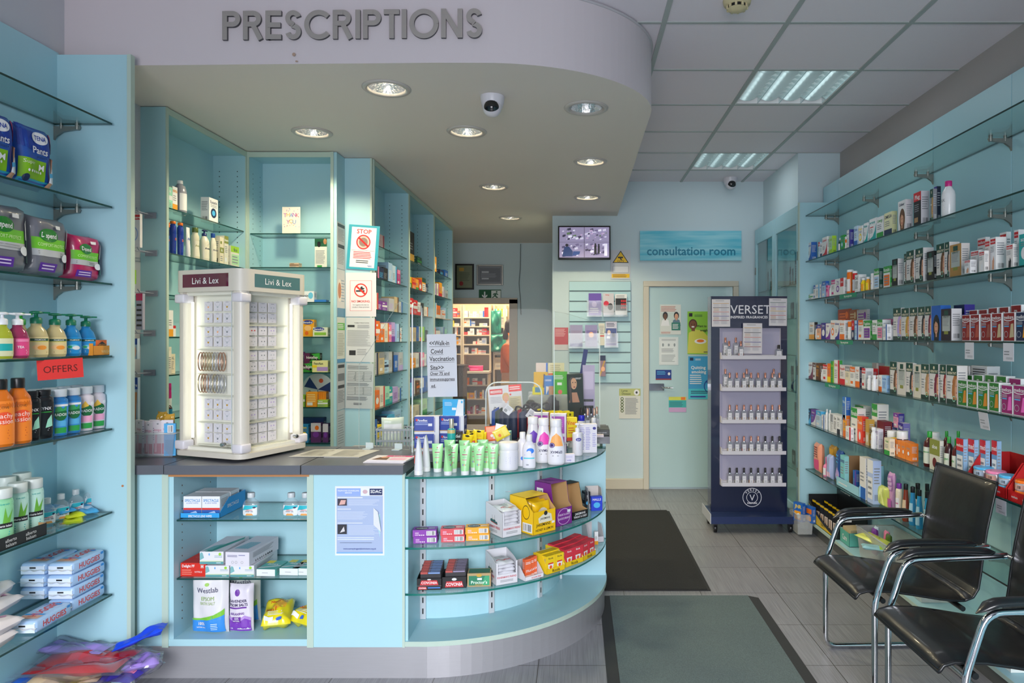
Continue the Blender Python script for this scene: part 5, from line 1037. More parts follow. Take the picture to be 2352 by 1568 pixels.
def tub(desc,loc,w,d,h,m,rz=0,where=bw,group=None,name='plastic_tub',rim=.012):
    t = thing(name,desc,'tub',where,group,loc,rz); b = MB(); th = .0025; f = .88
    for z0,z1 in ((0,h),):
        o_ = [(-w / 2,-d / 2),(w / 2,-d / 2),(w / 2,d / 2),(-w / 2,d / 2)]
        lo = [(x * f,y * f,0) for x,y in o_]; hi = [(x,y,h) for x,y in o_]
        b.add(lo + hi,[(0,3,2,1)] + [(i,(i + 1) % 4,4 + (i + 1) % 4,4 + i) for i in range(4)],m)
        lo = [(x * (f - .02),y * (f - .02),.003) for x,y in o_]; hi2 = [(x * .975,y * .975,h) for x,y in o_]
        b.add(lo + hi2,[(0,1,2,3)] + [(i,4 + i,4 + (i + 1) % 4,(i + 1) % 4) for i in range(4)],m)
    b.build('tub_body',t); b = MB(); b.tube([(-w / 2,-d / 2,h),(w / 2,-d / 2,h),(w / 2,d / 2,h),(-w / 2,d / 2,h)],.004,mat('c9cccd',.3,alpha=.7),6,True); b.build('rim',t); return t
tub('frosted plastic tub at the far end beneath corn plaster packets',(1.70,5.30,.02),.12,.2,.15,FROST,where='by the glass cabinet')
carton('bright blue and yellow corn plaster packet',.09,.14,.03,'blue','yellow',[('T','JNR',.5,.8,.2,'yellow'),('R',.1,.1,.8,.55,'amber'),('E',.55,.3,.2,.15,'white')],'',(1.66,5.25,.11),-PI / 2 + .5,'in the far frosted tub',key='jnr')
carton('bright blue and orange sports tape packet',.09,.12,.03,'blue','orange',[('R',.2,.55,.9,.85,'orange'),('R',.1,.1,.8,.4,'amber')],'',(1.73,5.22,.11),-PI / 2 + .3,'in the far frosted tub',key='spt')
y = FPX * 1.80 / (1830 + 430 / 3.92 - CX)
tray('mint green open carton filled with beige packets',(1.80,y,.105),.16,.09,.14,'5fb0a0',None,[('T','Care',.5,.5,.4,'white',.5)],'b5d6c8',-PI / 2,bw)
for i in range(6): carton('slim beige packet',.02,.1,.09,'beige','tan','text','',(1.815,y + .055 - .022 * i,.11),-PI / 2 + .1,'in the mint green carton','slim beige packets')
y = FPX * 1.80 / (1830 + 700 / 3.92 - CX)
tub('large frosted tub of loose foot care items',(1.90,y,.105),.46,.24,.19,FROST,-PI / 2)
for i,(dx_,dy,c,d) in enumerate(((-.05,.15,'purple','purple rounded foot file standing'),(-.02,.02,'4a6a1a','dark green rounded gel bottle standing'),(0,.09,'pink','pale pink soft pouch standing'),(-.02,.19,'paleblue','pale blue slim packet standing'))):
    b = packet(d,(1.90 + dx_,y + dy,.13),.05,.17,.03,c,[('L',.2,.3,.8,.7,3,'white')],-PI / 2,'in the large frosted tub',name='foot_care_item',seed=i,key=c)
packet('yellow wrapped packet lying across the top',(1.86,y - .03,.26),.12,.2,.03,'d9e06a',[('L',.2,.3,.8,.7,3,'olive')],0,'in the large frosted tub',seed=8,rot=(R_(-85),0,.4),key='yl')
packet('blue and lime packet lying near the rim',(1.84,y - .13,.255),.08,.16,.02,'9fd0d8',[('R',0,0,1,.4,'lime')],0,'in the large frosted tub',seed=9,rot=(R_(-85),0,1.3),key='bl')
carton('beige card packet leaning at the near end',.08,.18,.03,'b9a08a','tan','text','',(1.87,y - .19,.13),-PI / 2,'in the large frosted tub')
tub('smaller frosted plastic tub behind the near chair',(1.90,y - .44,.105),.30,.22,.16,FROST,-PI / 2)
y = 3.05
packet('red wrapped blister pack behind the chair back',(1.86,2.98,.42 - .27),.10,.17,.03,'c02018',[('R',.1,.5,.8,.8,'orange')],-PI / 2,bw,seed=4,key='rw')
carton('green and white medical carton under the chair',.17,.22,.1,'dfe3df','green',[('E',.4,.45,.45,.42,'1f9a3a'),('E',.4,.45,.34,.3,'dfe3df'),('T','medi',.45,.3,.12,'1f9a3a')],'',(1.80,2.98,.104),-PI / 2,bw,key='grn')
# ---------------------------------------------------------------- glazed cabinet by the back wall
t = thing('glazed_cabinet','tall aqua cabinet with two glass doors by the back wall','cabinet',loc=(1.73,6.80,0),rz=-PI / 2)
W,H = 1.345,2.545
b = MB(); b.box(0,.02,0,.018,.30,H,AQUA); b.box(W - .018,.02,0,W,.30,H,AQUA); b.build('side_panel',t)
b = MB(); b.box(0,.29,0,W,.30,H,AQUA); b.box(.018,.02,H - .02,W - .018,.29,H,AQUA); b.box(.018,.02,0,W - .018,.29,.12,AQUA); b.build('body',t)
for k in range(2):
    x0 = .0 if k == 0 else .655; x1 = .65 if k == 0 else W - .005; s = .055
    b = MB(); b.cbox(x0,0,.1,x0 + s,.02,H - .01,AQUA,.003,1,False); b.cbox(x1 - s,0,.1,x1,.02,H - .01,AQUA,.003,1,False); b.cbox(x0 + s,0,.1,x1 - s,.02,.16,AQUA,.003,1,False); b.cbox(x0 + s,0,H - .15,x1 - s,.02,H - .01,AQUA,.003,1,False); d = b.build('door',t)
    b = MB(); b.add([(x0 + s,.01,.16),(x1 - s,.01,.16),(x1 - s,.01,H - .15),(x0 + s,.01,H - .15)],[(0,1,2,3)],glassy('cabinet_glass',(.62,.84,.82),1.6)); b.build('glass_pane',d)
    b = MB()
    for z in (2.1,1.2,.4): xx = x0 + .012 if k == 0 else x1 - .03; b.cbox(xx,-.006,z,xx + .03,0,z + .07,BRACKET,.002,1,False)
    b.build('hinge',d)
for z in (1.93,1.65,1.35,1.05,.75,.42):
    b = MB(); pane(b,.02,.03,z - .006,W - .02,.285,z); b.build('glass_shelf',t)
rnd = random.Random(12); gc = 'inside the glazed cabinet'
for z,its in ((1.93,[(.10,.05,.19,'ded6c8'),(.21,.045,.21,'d9d08a'),(.80,.05,.17,'a98a8a'),(.87,.04,.15,'c9d0d4'),(.99,.12,.28,'3a78a8')]),(1.65,[(.12,.08,.12,'cfd0c4'),(.25,.05,.13,'b9c4b4'),(.86,.1,.14,'d9d6da'),(.99,.07,.12,'e0dcd4'),(1.10,.06,.13,'d0cdd6')]),
               (1.05,[(1.0,.1,.26,'8fd03a'),(1.12,.08,.24,'5fae2a'),(.86,.08,.2,'c9d8d4')]),(.75,[(.95,.06,.2,'1f6fb0'),(1.03,.06,.2,'2a86c4'),(1.12,.06,.19,'1f6fb0')]),(.42,[(.9,.1,.12,'b0c8cc'),(1.05,.1,.13,'d8b4a8')])):
    for x,w_,h_,c in its: carton('pale carton' if c not in ('8fd03a','5fae2a','3a78a8','1f6fb0','2a86c4') else ('green carton' if c in ('8fd03a','5fae2a') else 'blue carton'),w_,h_,.06,c,'white','text','',(1.73 + .10,6.80 - x,z + .001),-PI / 2,gc + f', level {("one","two","three","four","five","six")[(1.93,1.65,1.35,1.05,.75,.42).index(z)]}','stock in the glazed cabinet')
b = MB(); b.lathe([(.045,0),(0,.22)],mat('b0307a',.4,metal=.3,bump=.5,nscale=60),18); o = b.build('foil_tree'); o.location = (1.86,5.60,.426); tag(o,'small pink foil cone tree low inside the glazed cabinet','ornament')
# ================================================================ LEFT WALL STOCK
ZA = ((0,0),2.904); ZB = ((0,430),3.825); ZC = ((0,820),3.7325); ZD = ((0,1160),3.8425); XL = -2.01
def ly(px,X=XL): return FPX * X / (px - CX)
TENA = [('P',[(0,.62),(1,.5),(1,1),(0,1)],'1c3f9c'),('R',0,0,1,.12,'2aa6c8'),('R',.02,.12,.7,.44,'86c01c'),('P',[(.78,.9),(1,.95),(1,.62),(.9,.6)],'c0246c'),('E',.5,.80,.2,.1,'white'),('T','TENA',.5,.8,.075,'1c3f9c',.26),('T','Pants',.5,.60,.11,'white',.42),('T','protect+',.55,.5,.05,'navy',.3,False),('T','Super',.2,.38,.06,'dfe8c8',.26,False),('T','M',.55,.33,.1,'white',.2),('E',.14,.12,.07,.06,'navy')] + [('E',.16 + .07 * i,.24,.022,.022,'white') for i in range(6)] + [('P',[(.72,0),(1,0),(1,.55),(.85,.5),(.8,.3)],'skin'),('P',[(.74,.12),(1,.1),(1,.36),(.84,.36)],'dfe6ee'),('P',[(.76,.2),(1,.24),(1,.3),(.76,.27)],'sky')]
def depend(c): return [('R',.0,.44,.86,.63,'6cc02a'),('R',.0,.33,.86,.44,'b9bcc0'),('E',.36,.68,.22,.11,'1d7a2c'),('T','Depend',.36,.68,.085,'white',.36),('T','COMFORT-PROTECT',.44,.52,.055,'d6f0b0',.66,False),('L',.1,.35,.7,.42,2,'8a8d92'),('R',.12,.08,.56,.22,'5a2a9c'),('L',.16,.1,.5,.2,2,'d8c8f0'),('P',[(.86,.5),(1,.5),(1,.8),(.93,.84),(.86,.74)],'cfcfd4'),('P',[(.84,.16),(.98,.16),(1,.5),(.88,.5)],'3a5a5a' if c == 'grey' else '2f6a6a'),('E',.78,.33,.11,.07,'dfe2ec'),('R',.5,.80,.66,.86,'white')]
lw = 'on the left wall'
for i,(x0,x1,d) in enumerate(((-42,50,'nearer of the two'),(54,134,'further of the two'))):
    y0,y1 = ly(x0),ly(x1); packet(f'blue and green absorbent pants pack, {d}',(XL - .01,(y0 + y1) / 2,2.057),y1 - y0 - .005,.235,.13,'2358b0',TENA,PI / 2,lw,'blue and green pants packs','diaper_pack',seed=2,wr=.003,key='tena')
for i,(x0,x1,h,c,d) in enumerate(((-30,82,.25,'grey','grey and green pants pack, nearer of the two'),(86,170,.235,'grey','grey and green pants pack, further of the two'),(175,244,.195,'b01a58','crimson and green pants pack beside the grey packs'))):
    y0,y1 = ly(x0),ly(x1); packet(d,(XL - .01,(y0 + y1) / 2,1.729),y1 - y0 - .006,h,.12,'6d6e78' if c == 'grey' else c,depend(c),PI / 2,lw,None,'diaper_pack',seed=i + 3,wr=.003,key='dep')
PAL = [('R',.12,.78,.95,.92,'14503a'),('T','PALMOLIVE',.53,.85,.08,'white',.76),('R',.12,.73,.95,.77,'d8d060'),('E',.5,.42,.3,.16,'f4c890'),('E',.6,.4,.2,.12,'f09a3a'),('L',.3,.08,.85,.2,2,'tan')]
PALB = [('R',.12,.78,.95,.92,'14503a'),('T','PALMOLIVE',.53,.85,.08,'white',.76),('E',.45,.42,.3,.14,'7ad0e8'),('E',.6,.36,.2,.12,'white'),('E',.3,.42,.1,.08,'2fb070'),('L',.3,.08,.85,.2,2,'paleblue')]
sw = 'on the pump soap shelf'
def soap(px,h,body,cap,lab,art,d,r=.036,X=-2.05):
    bottle(d,(X,ly(px,X),1.422),r,h,body,cap,lab,art,PI / 2 - .5,sw,shape='squat',pump=True,caph=h * .27,capr=r * .48,sy=.7,lz=(.08,.60),la=58,key=d,clear=True)
soap(5,.165,'c0c83a','dfe0e4','d9d8b0',[('R',.2,.3,.9,.7,'teal'),('L',.2,.1,.9,.25,2,'grey')],'yellow green hand soap bottle with clear white pump',.033,-2.03)
soap(40,.165,'b03a68','dfe0e4','e04a86',[('T','TEA',.5,.5,.14,'white',.7),('L',.2,.1,.9,.35,3,'white'),('R',.3,.8,.9,.95,'pink')],'pink hand soap bottle with white pump',.036,-2.03)
soap(48,.17,'d9c890','green',None,None,'cream hand soap with green pump standing behind',.033,-2.13)
soap(83,.175,'e3d19a','0e6a4c','e3d19a',PAL,'cream hand soap bottle with green pump, nearer one',.040)
soap(126,.17,'e3d19a','0e6a4c','e3d19a',PAL,'cream hand soap bottle with green pump, further one',.040)
soap(163,.17,'2a96dc','0e6a4c','2a96dc',PALB,'blue hand soap bottle with green pump, nearer one',.037)
soap(197,.165,'2a96dc','0e6a4c','2a96dc',PALB,'blue hand soap bottle with green pump, further one',.037)
y0,y1 = ly(214),ly(266)
tray('orange counter box holding soap bars',(XL,(y0 + y1) / 2,1.422),y1 - y0,.05,.1,'e8942a',.04,[('T',"WRIGHT'S",.6,.4,.3,'f6c880',.5)],'c9701a',PI / 2,sw,sart=[('R',0,0,1,1,'e8942a')])
carton('orange coal tar soap carton with arched black print',(y1 - y0) * .6,.058,.03,'ee6a1a','black',[('P',[(.1,.3),(.2,.7),(.5,.9),(.8,.7),(.9,.3),(.72,.3),(.5,.62),(.28,.3)],'2a1a10'),('E',.5,.3,.15,.15,'white'),('T','WRIGHTS',.5,.66,.14,'e8942a',.66)],'',(XL - .012,y1 - .07,1.426),PI / 2,'in the orange counter box',key='wr')
b = MB(); W,H = .145,.075; b.box(0,-.001,-H,W,0,0,mat('d8302c',.7)); b.art([('T','OFFERS',.5,.52,.36,'5a1410',.76,False)],face((0,-.001,-H),(W,0,0),(0,0,H),(0,-1,0)),W,H)
o = b.build('price_card'); o.location = (-2.0,ly(96,-1.98),1.412); o.rotation_euler = (0,R_(-3),R_(52)); tag(o,'red handwritten OFFERS card taped under the pump soap shelf','sign')
gw = 'on the shower gel shelf'
for px,X,d in ((0,-2.04,'nearer one'),(41,-2.04,'further one')):
    bottle(f'big orange bath bottle with black cap, {d}',(X,ly(px,X),1.112),.042,.238,'f08020','black','f0842a',[('T','I LOVE',.5,.85,.06,'brown',.5,False),('E',.55,.6,.3,.15,'e8502a'),('T','Peachy',.5,.66,.11,'fde8dc',.8,False),('T','Passion',.5,.53,.11,'fde8dc',.8,False),('L',.2,.1,.8,.35,4,'c85a1a')],PI / 2 - .6,gw,shape='round',caph=.036,capr=.021,lz=(.05,.8),sy=.75,clear=True,key='ilove')
LX = [('T','LYNX',.5,.8,.09,'white',.85),('R',.2,.67,.8,.7,'green'),('P',[(.5,.2),(.9,.25),(.8,.6),(.6,.45)],'mint'),('L',.1,.1,.8,.3,4,'silver')]
for px,d in ((70,'nearer one'),(100,'further one')): bottle(f'black shower gel bottle, {d}',(-2.04,ly(px,-2.04),1.112),.034,.185,'17171b','17171b','17171b',LX,PI / 2 - .6,gw,shape='taper',caph=.02,capr=.024,sy=.6,lz=(.1,.85),key='lynx')
RB = [('E',.5,.62,.36,.2,'1a6a3a'),('T','RADOX',.5,.62,.09,'white',.66),('P',[(.2,.8),(.4,.95),(.6,.78),(.8,.95),(.8,.75),(.2,.7)],'3aa05a'),('R',.15,.02,.85,.2,'2fa04a'),('R',.2,.24,.8,.42,'5ab0e0'),('R',.2,.88,.9,.95,'white')]
RW = [('E',.5,.62,.36,.2,'1a6a3a'),('T','RADOX',.5,.62,.09,'white',.66),('P',[(.2,.8),(.4,.95),(.6,.78),(.2,.7)],'f0c04a'),('R',.15,.02,.85,.2,'2fa04a'),('R',.15,.24,.85,.45,'f0a8c8'),('E',.8,.86,.12,.06,'white')]
for px,c,A,d,X in ((136,'3a90d8',RB,'blue shower gel bottle with clear cap, nearer one',-2.04),(167,'3a90d8',RB,'blue shower gel bottle with clear cap, further one',-2.04),(196,'d9d0d8',RW,'white and pink shower gel bottle with clear cap, nearer one',-2.04),(224,'d9d0d8',RW,'white and pink shower gel bottle with clear cap, further one',-2.04)):
    bottle(d,(X,ly(px,X),1.112),.031,.182,c,'c3ccd4',c,A,PI / 2 - .6,gw,shape='taper',caph=.03,capr=.026,sy=.6,lz=(.05,.85),key=d[:5],clear=c[0] == '3')
for i,px in enumerate((60,95,128,160,190,215)): X = -2.14; bottle('clear capped shower gel bottle at back',(X,ly(px - 14,X),1.112),.03,.182,('17171b','3a90d8')[i > 1],'c3ccd4',None,None,PI / 2 - .6,gw,shape='taper',caph=.03,capr=.026,sy=.6)
aw = 'on the shampoo shelf'
AB = [('T','body wash',.5,.93,.03,'teal',.5),('P',[(.4,.5),(.5,.85),(.6,.6),(.85,.8),(.7,.5)],'6aae3a'),('R',.15,.38,.85,.5,'1c1c1c'),('T','alberto balsam',.5,.44,.06,'white',.6),('L',.25,.1,.8,.32,4,'teal')]
for px,X,d,c in ((4,-2.03,'nearest','8fd0a0'),(40,-2.05,'middle','c0e6d8'),(76,-2.05,'furthest','c0e6d8')):
    bottle(f'pale green shampoo bottle with clear cap, {d} in front',(X,ly(px,X),.762),.034,.205,c,'cfd6d2',c,AB,PI / 2 - .5,aw,shape='straight',caph=.035,capr=.03,sy=.75,lz=(.04,.95),key='alb' + c)
for px,d in ((14,'nearer'),(50,'further')): bottle(f'pale green shampoo bottle behind the front line, {d}',(-2.14,ly(px,-2.14),.762),.034,.215,'c0e6d8','cfd6d2',None,None,0,aw,shape='straight',caph=.035,capr=.03,sy=.75)
y0,y1 = ly(-60,-2.0),ly(104,-2.0); tray('black shelf tray printed with balsam lettering',(-1.995,(y0 + y1) / 2,.757),y1 - y0,.05,.21,'1d1b1a',.045,[('T','alberto',.18 + .29 * i,.65,.28,'dfdfdf',.22,False) for i in range(3)] + [('T','balsam',.18 + .29 * i,.3,.28,'dfdfdf',.22,False) for i in range(3)],'tan',PI / 2,aw)
GEL = [('P',[(0,.5),(.2,.98),(1,.98),(1,.8),(.6,.66)],'2fb8c8'),('E',.8,.78,.1,.08,'navy'),('T','RIBERSAN',.5,.56,.1,'c03030',.8),('T','HAND GEL',.5,.42,.11,'navy',.8),('P',[(.25,.04),(.75,.04),(.65,.24),(.35,.24)],'f0a860'),('R',0,0,1,.04,'2fb8c8')]
def handgel(d,loc,rz,wh,gp=None,r=.03,h=.105): bottle(d,loc,r,h,None,'c9d0d4','e9ecef',GEL,rz,wh,gp,shape='squat',caph=h * .2,capr=r * .42,sy=.55,clear=True,lz=(.05,.62),la=56,key='gel',name='hand_gel_bottle')
for i,px in enumerate((111,143,177,211)): handgel('clear hand gel bottle with teal label',(-2.10,ly(px - 3,-2.10),.757),PI / 2 - .6,aw,'hand gels on the green shampoo shelf')
for i,(x,y,z,rz,c,d) in enumerate(((-2.03,2.80,.76,.6,'b8c81a','lime yellow flat sachet packet, lower'),(-2.04,2.84,.775,1.0,'c8d41a','lime yellow flat sachet packet, upper'),(-2.07,2.84,.795,1.25,'3aa0dc','bright blue flat sachet packet, nearer'),(-2.03,2.90,.775,.9,'4aaee4','bright blue flat sachet packet, further'))):
    packet(d,(x,y,z),.07,.15,.018,c,[('R',.1,.3,.9,.5,'olive' if c[0] in 'bc' else 'paleblue')],seed=20 + i,where=aw,key=d,rot=(R_(-86),0,rz),name='sachet_packet')
hw = ''
HUGS = [('T','HUGGIES',.5,.52,.56,'d83a30',.80),('R',.88,.7,.97,.95,'2a8ad8'),('L',.4,.12,.7,.2,1,'5a90c8')]
def wipes_mb():
    b = MB(); b.cbox(-.05,-.097,0,.05,.097,.047,mat('a9c9ee',.3,coat=.3),.012,3)
    b.art(HUGS,face((.0502,-.09,.004),(0,.18,0),(0,0,.04),(1,0,0)),.18,.04)
    b.art([('R',.05,.1,.95,.28,'d9a890'),('R',.05,.3,.95,.36,'2a9ae0'),('T','HUGGIES',.5,.6,.18,'d83a30',.8,True,90),('E',.7,.9,.15,.05,'2a8ad8')],face((-.04,-.09,.0475),(.08,0,0),(0,.18,0),(0,0,1)),.08,.18)
    # crimped white end
    vs = []; n = 8
    for k in range(2):
        for i in range(n + 1): vs.append((-.052 + .104 * i / n,-.097 - .014 * k,.022 + .004 * math.sin(i * 2.1) * k))
    b.add(vs,[(i,i + 1,n + 2 + i,n + 1 + i) for i in range(n)],'e9ebee',True); b.box(-.012,-.0975,.026,.012,-.0968,.032,'black')
    b.box(-.046,-.0972,.004,.046,-.0966,.036,mat('d3dff0',.4))
    return b
def wipes(d,loc,rz=0): return place('wipes',lambda: [('wipes',wipes_mb(),None)],'wipes_packet',d,'packet',hw,'blue baby wipes packs',loc,rz)
LV = ['bottom','second','third','top']
for L in range(4):
    wipes(f'blue baby wipes pack with red lettering, {LV[L]} of the front stack',(-2.055,2.86,.407 + .049 * L),(.0,.03,-.02,.02)[L])
    if L: wipes(f'blue baby wipes pack, {LV[L]} of the rear stack by the wall',(-2.165,2.86,.407 + .049 * L),(.0,.02,.0,.03)[L])
wipes('blue baby wipes pack with red lettering, lying alone in front of the stacks',(-2.045,2.655,.407),.04)
for i,(x,y,z,rz,d) in enumerate(((-2.06,2.42,.408,.1,'white and pink wipes pack, bottom of the near pile'),(-2.07,2.44,.452,.0,'white and pink wipes pack, middle of the near pile'),(-2.11,2.52,.50,.15,'white and pink wipes pack, upper of the near pile'),(-2.13,2.54,.54,.3,'white and pink wipes pack, top of the near pile'))):
    packet(d,(x,y - .1,z + .045),.11,.2,.045,'e6dde0',[('L',.15,.3,.8,.6,4,'burgundy'),('E',.5,.75,.25,.08,'c890b8'),('R',.1,.05,.5,.2,'teal')],0,hw,None,'wipes_packet',seed=30 + i,rot=(R_(-90),0,rz),key='ww',wr=.003)
# plastic wrapped goods heaped on the bottom board
CW = glassy('cling_wrap',(.93,.93,.97),1.3,.12,.05)
pw = ''
def bag(d,x,y,z,w,l,th,c,rz,seed,inner=None,name='wrapped_packet',tiltx=0):
    t = thing(name,d,'packet',pw,None,(x,y,z),rz); t.rotation_euler = (tiltx,0,rz)
    if c:
        b = packet_mb(w * .84,l * .8,th * .7,c,[('R',.3,.3,.9,.7,inner)] if inner else [],seed,wr=.006); o = b.build('contents',t); o.rotation_euler = (R_(-90),0,0); o.location = (0,-l * .4,th * .75)
    b = packet_mb(w,l,th,'white',[],seed + 1,wr=.012); b.mats = [CW]; o = b.build('clear_wrap',t); o.rotation_euler = (R_(-90),0,0); o.location = (0,-l * .5,th * .85)
bag('yellow pack in clear wrap at the bottom of the heap',-2.06,2.76,.105,.30,.24,.035,'d9c81a',.2,50)
bag('cream folded socks pack in clear wrap',-2.03,2.80,.135,.32,.2,.03,'c9b090',.1,52)
bag('indigo pack in clear wrap at the right of the heap',-1.86,2.84,.12,.24,.2,.035,'4038a0',-.1,54,'pink')
bag('lilac pouch in clear wrap at the right of the heap',-1.80,2.87,.15,.16,.14,.03,'a080d8',.5,56)
bag('blue pack in clear wrap at the left of the heap',-2.19,2.80,.12,.16,.2,.03,'2a60c8',.3,58)
bag('large red flat pack in clear wrap on top of the heap',-2.0,2.82,.172,.42,.24,.03,'b81820',.05,60,'c84a58')
bag('lilac flat pack in clear wrap behind the red one',-2.10,2.92,.19,.34,.12,.02,'9a86d0',-.1,62)
b = packet_mb(.09,.2,.02,'1c48e0',[],64,wr=.006); o = b.build('blue_pouch'); o.location = (-1.93,2.90,.215); o.rotation_euler = (R_(-70),0,R_(-75)); tag(o,'bright royal blue folded pouch sticking out on the right','packet',pw)
# ---------------------------------------------------------------- hook panel between left wall and cabinets
yp = 3.594
for i,(px,py) in enumerate(((328,490),(330,578),(331,672),(326,765),(326,857))):
    p = at(px,py,3.53); t = thing('display_hook','grey twin prong hook on the aqua panel, ' + ['highest','second highest','middle','second lowest','lowest'][i],'hook','','display hooks on the panel',(p.x,yp,p.z))
    for s in (-1,1):
        b = MB(); b.tube([(s * .012,0,0),(s * .012,-.12,0),(s * .012 + .01,-.15,.012)],.003,mat('8f93a4',.4),6); b.build('prong',t)
    b = MB(); b.box(-.03,-.004,-.015,.03,0,.015,mat('8f93a4',.4)); b.build('plate',t)
for d,x0,x1,y0,y1,c,art in (('white hanging daily pill box pack with red header',297,327,492,569,'d9d6dc',[('R',0,.82,1,.97,'c0242c'),('T','medicare',.6,.89,.07,'white',.8),('O',.5,.4,.36,.22,.2,'8fa4d4')]),('green hanging leaf shaped pack',296,313,620,652,'7aa82a',[]),('pink topped pack of grey needles',318,333,674,757,'9a9ab0',[('R',0,.8,1,1,'c0245c'),('L',.1,.05,.9,.75,5,'charcoal')]),('cream and green narrow pack',300,318,678,745,'d0d0c0',[('R',0,.6,1,1,'9ac8c0')]),('blue headed foot care packet',300,321,777,824,'a9bcd0',[('R',0,.7,1,1,'1d4a9c'),('E',.6,.35,.3,.3,'d8a890')]),('blue bandage box with a printed leg',300,322,866,962,'9fb4c8',[('R',0,.72,1,1,'1d4a9c'),('T','icare',.6,.82,.08,'white',.7),('P',[(.4,0),(.8,0),(.95,.65),(.5,.65),(.6,.3)],'c88a5a')])):
    sheet(d,'packet',x0,y0,x1,y1,3.50,c,art,'hanging_packet',th=.02,where='on the hook panel')
# ---------------------------------------------------------------- stock in the cabinets behind the counter
u1 = 'in the left corner cabinet'
X1 = -2.17
def uy(px,X=X1): return FPX * X / (px - CX)
def u1c(x0,x1,x2,yt,z,c1,c2,st,txt,d=None,**k): row([(x0,x1,x2,yt,'c',c1,c2,st,txt,dict(desc=d) if d else {})],-1,z,X1,u1,(0,0),1)
u1c(388,396,0,430,2.176,'mint','white','stripe',''); row([(396,408,0,428,'c','white','amber','foot','NIVEA',{}),(413,441,0,415,'b','9a9aa4','white','','',dict(ch=.1,cr=.45,shape='round',desc='tall silver spray can with white cap')),(480,501,0,456,'c','white','navy','dot','Eucerin',dict(c3='sky'))],-1,2.176,X1,u1,(0,0),1)
p = (X1 - .05,uy(438),2.177); bottle('white and orange trigger spray bottle',p,.026,.17,'e6ddd0','white','e9dcc8',[('L',.1,.1,.9,.6,4,'orange')],PI / 2,u1,spray=True,caph=.045,sy=.6,key='trig')
row([(386,394,0,511,'b','navy','orange','','50',dict(tc='orange',label='blue',cr=.9,sy=.6)),(397,412,0,508,'b','1c3a9c','orange','','50',dict(tc='orange',label='1c3a9c',shape='taper',cr=.8,ch=.08,desc='taller blue sun cream bottle with orange cap')),(414,428,0,512,'b','1c3a9c','orange','','50',dict(tc='orange',label='1c3a9c',shape='taper',cr=.8,ch=.08,desc='blue sun cream bottle with orange cap, beside the tube')),
     (432,447,0,522,'t','white','white','','Acti'),(448,467,0,523,'b','e3dcc0','5a6a30','','Aveeno',dict(tc='olive',label='e8e2cc',shape='waist',cr=.7)),(469,490,0,528,'u','e6e0cc','1d2f6a','','Aveeno',dict(tc='navy',label='e8e2cc',ch=.2,cr=.5)),(489,504,0,536,'b','e6e0cc','1d4a9c','','Aveeno',dict(tc='navy',label='e8e2cc',cr=.6)),
     (505,514,0,545,'c','cream','olive','stripe','A'),(515,525,0,542,'c','ivory','olive','band','Aveeno'),(530,551,0,566,'c','ivory','lime','cert','face',dict(c3='palegreen'))],-1,1.94,X1,u1,(0,0),1)
row([(385,398,0,712,'c','white','amber','foot','',{})],-1,1.5,X1,u1,(0,0),1)
row([(384,404,0,747,'c','white','red','band','iso',dict(dx=.04))],-1,1.5,X1,u1,(0,0),1)
row([(385,394,0,797,'c','ivory','grey','text',''),(385,403,0,812,'c','cream','grey','text','HEAL',dict(dx=.03))],-1,1.30,X1,u1,(0,0),1)
row([(386,403,0,925,'b','3a1a1a','white','','',dict(label='2a8ab0')),(386,400,0,880,'j','magenta','magenta','','',dict(dx=.05)),],-1,1.07,X1,u1,(0,0),1)
# facing cabinet
u2 = 'in the facing cabinet'
def u2c(x0,x1,y0,z,c1,st,c2,txt,d,Y=4.52,dep=.05,**k):
    a = at(x0,y0,Y); c_ = at(x1,y0,Y); carton(d,c_.x - a.x,a.z - z,dep,c1,c2,st,txt,((a.x + c_.x) / 2,Y,z + .001),k.get('rz',0),u2,k.get('group'),k.get('c3'),cat=k.get('cat','box'),name=k.get('name','carton'),key=d)
t = thing('greeting_card','white folded thank you card with coloured letters','card',u2,None,(at(669,0,4.54).x,4.54,2.167)); W = .118; H = .178
b = MB(); b.box(-W / 2,0,0,W / 2,.001,H,mat('e3dccf',.7)); ops = []
for s,v,xs in (('THANK',.70,None),('YOU',.46,None)):
    for i,ch in enumerate(s): ops.append(('T',ch,.5 + (i - (len(s) - 1) / 2) * .17,v + (.02 if i % 2 else 0),.15,['b04a9c','d8b04a','5a8ac8','a04ab0','c85a6a'][i],.3,False))
rnd = random.Random(3); ops += [('E',rnd.uniform(.05,.95),rnd.choice([rnd.uniform(.84,.96),rnd.uniform(.25,.38)]),.02,.014,rnd.choice(['amber','teal','purple','sky','pink'])) for _ in range(18)]
b.art(ops,face((-W / 2,0,0),(W,0,0),(0,0,H),(0,-1,0)),W,H); b.build('front_leaf',t); b = MB(); b.M = Matrix.Translation((W / 2,.0015,0)) @ Matrix.Rotation(R_(155),4,'Z'); b.box(0,0,0,W * .9,.001,H * .97,mat('cfc8bc',.7)); b.build('back_leaf',t)
u2c(665,686,604,1.948,'c9b094','stripe','brown','','small brown striped carton')
a = at(724,0,4.53); sheet('white leaflet with green triangle and dark photo','leaflet',723,548,751,613,4.53,'d9dcd0',[('P',[(0,.72),(1,.72),(1,1),(0,1)],'1d5a3a'),('E',.35,.8,.15,.1,'black'),('E',.85,.9,.14,.1,'c88a5a'),('L',.08,.12,.9,.6,10,'grey'),('R',.2,0,.6,.06,'green')],'leaflet',where=u2)
u2c(684,721,669,1.724,'e3e8ec',[('T','Avomine',.4,.6,.24,'navy',.7),('E',.8,.6,.15,.3,'6ac0e0'),('R',.02,.1,.6,.25,'2a70a8')],'sky','Avomine','white travel sickness carton with blue spots')
u2c(722,749,688,1.724,'2a78c8','plain','blue','','low blue flat carton')
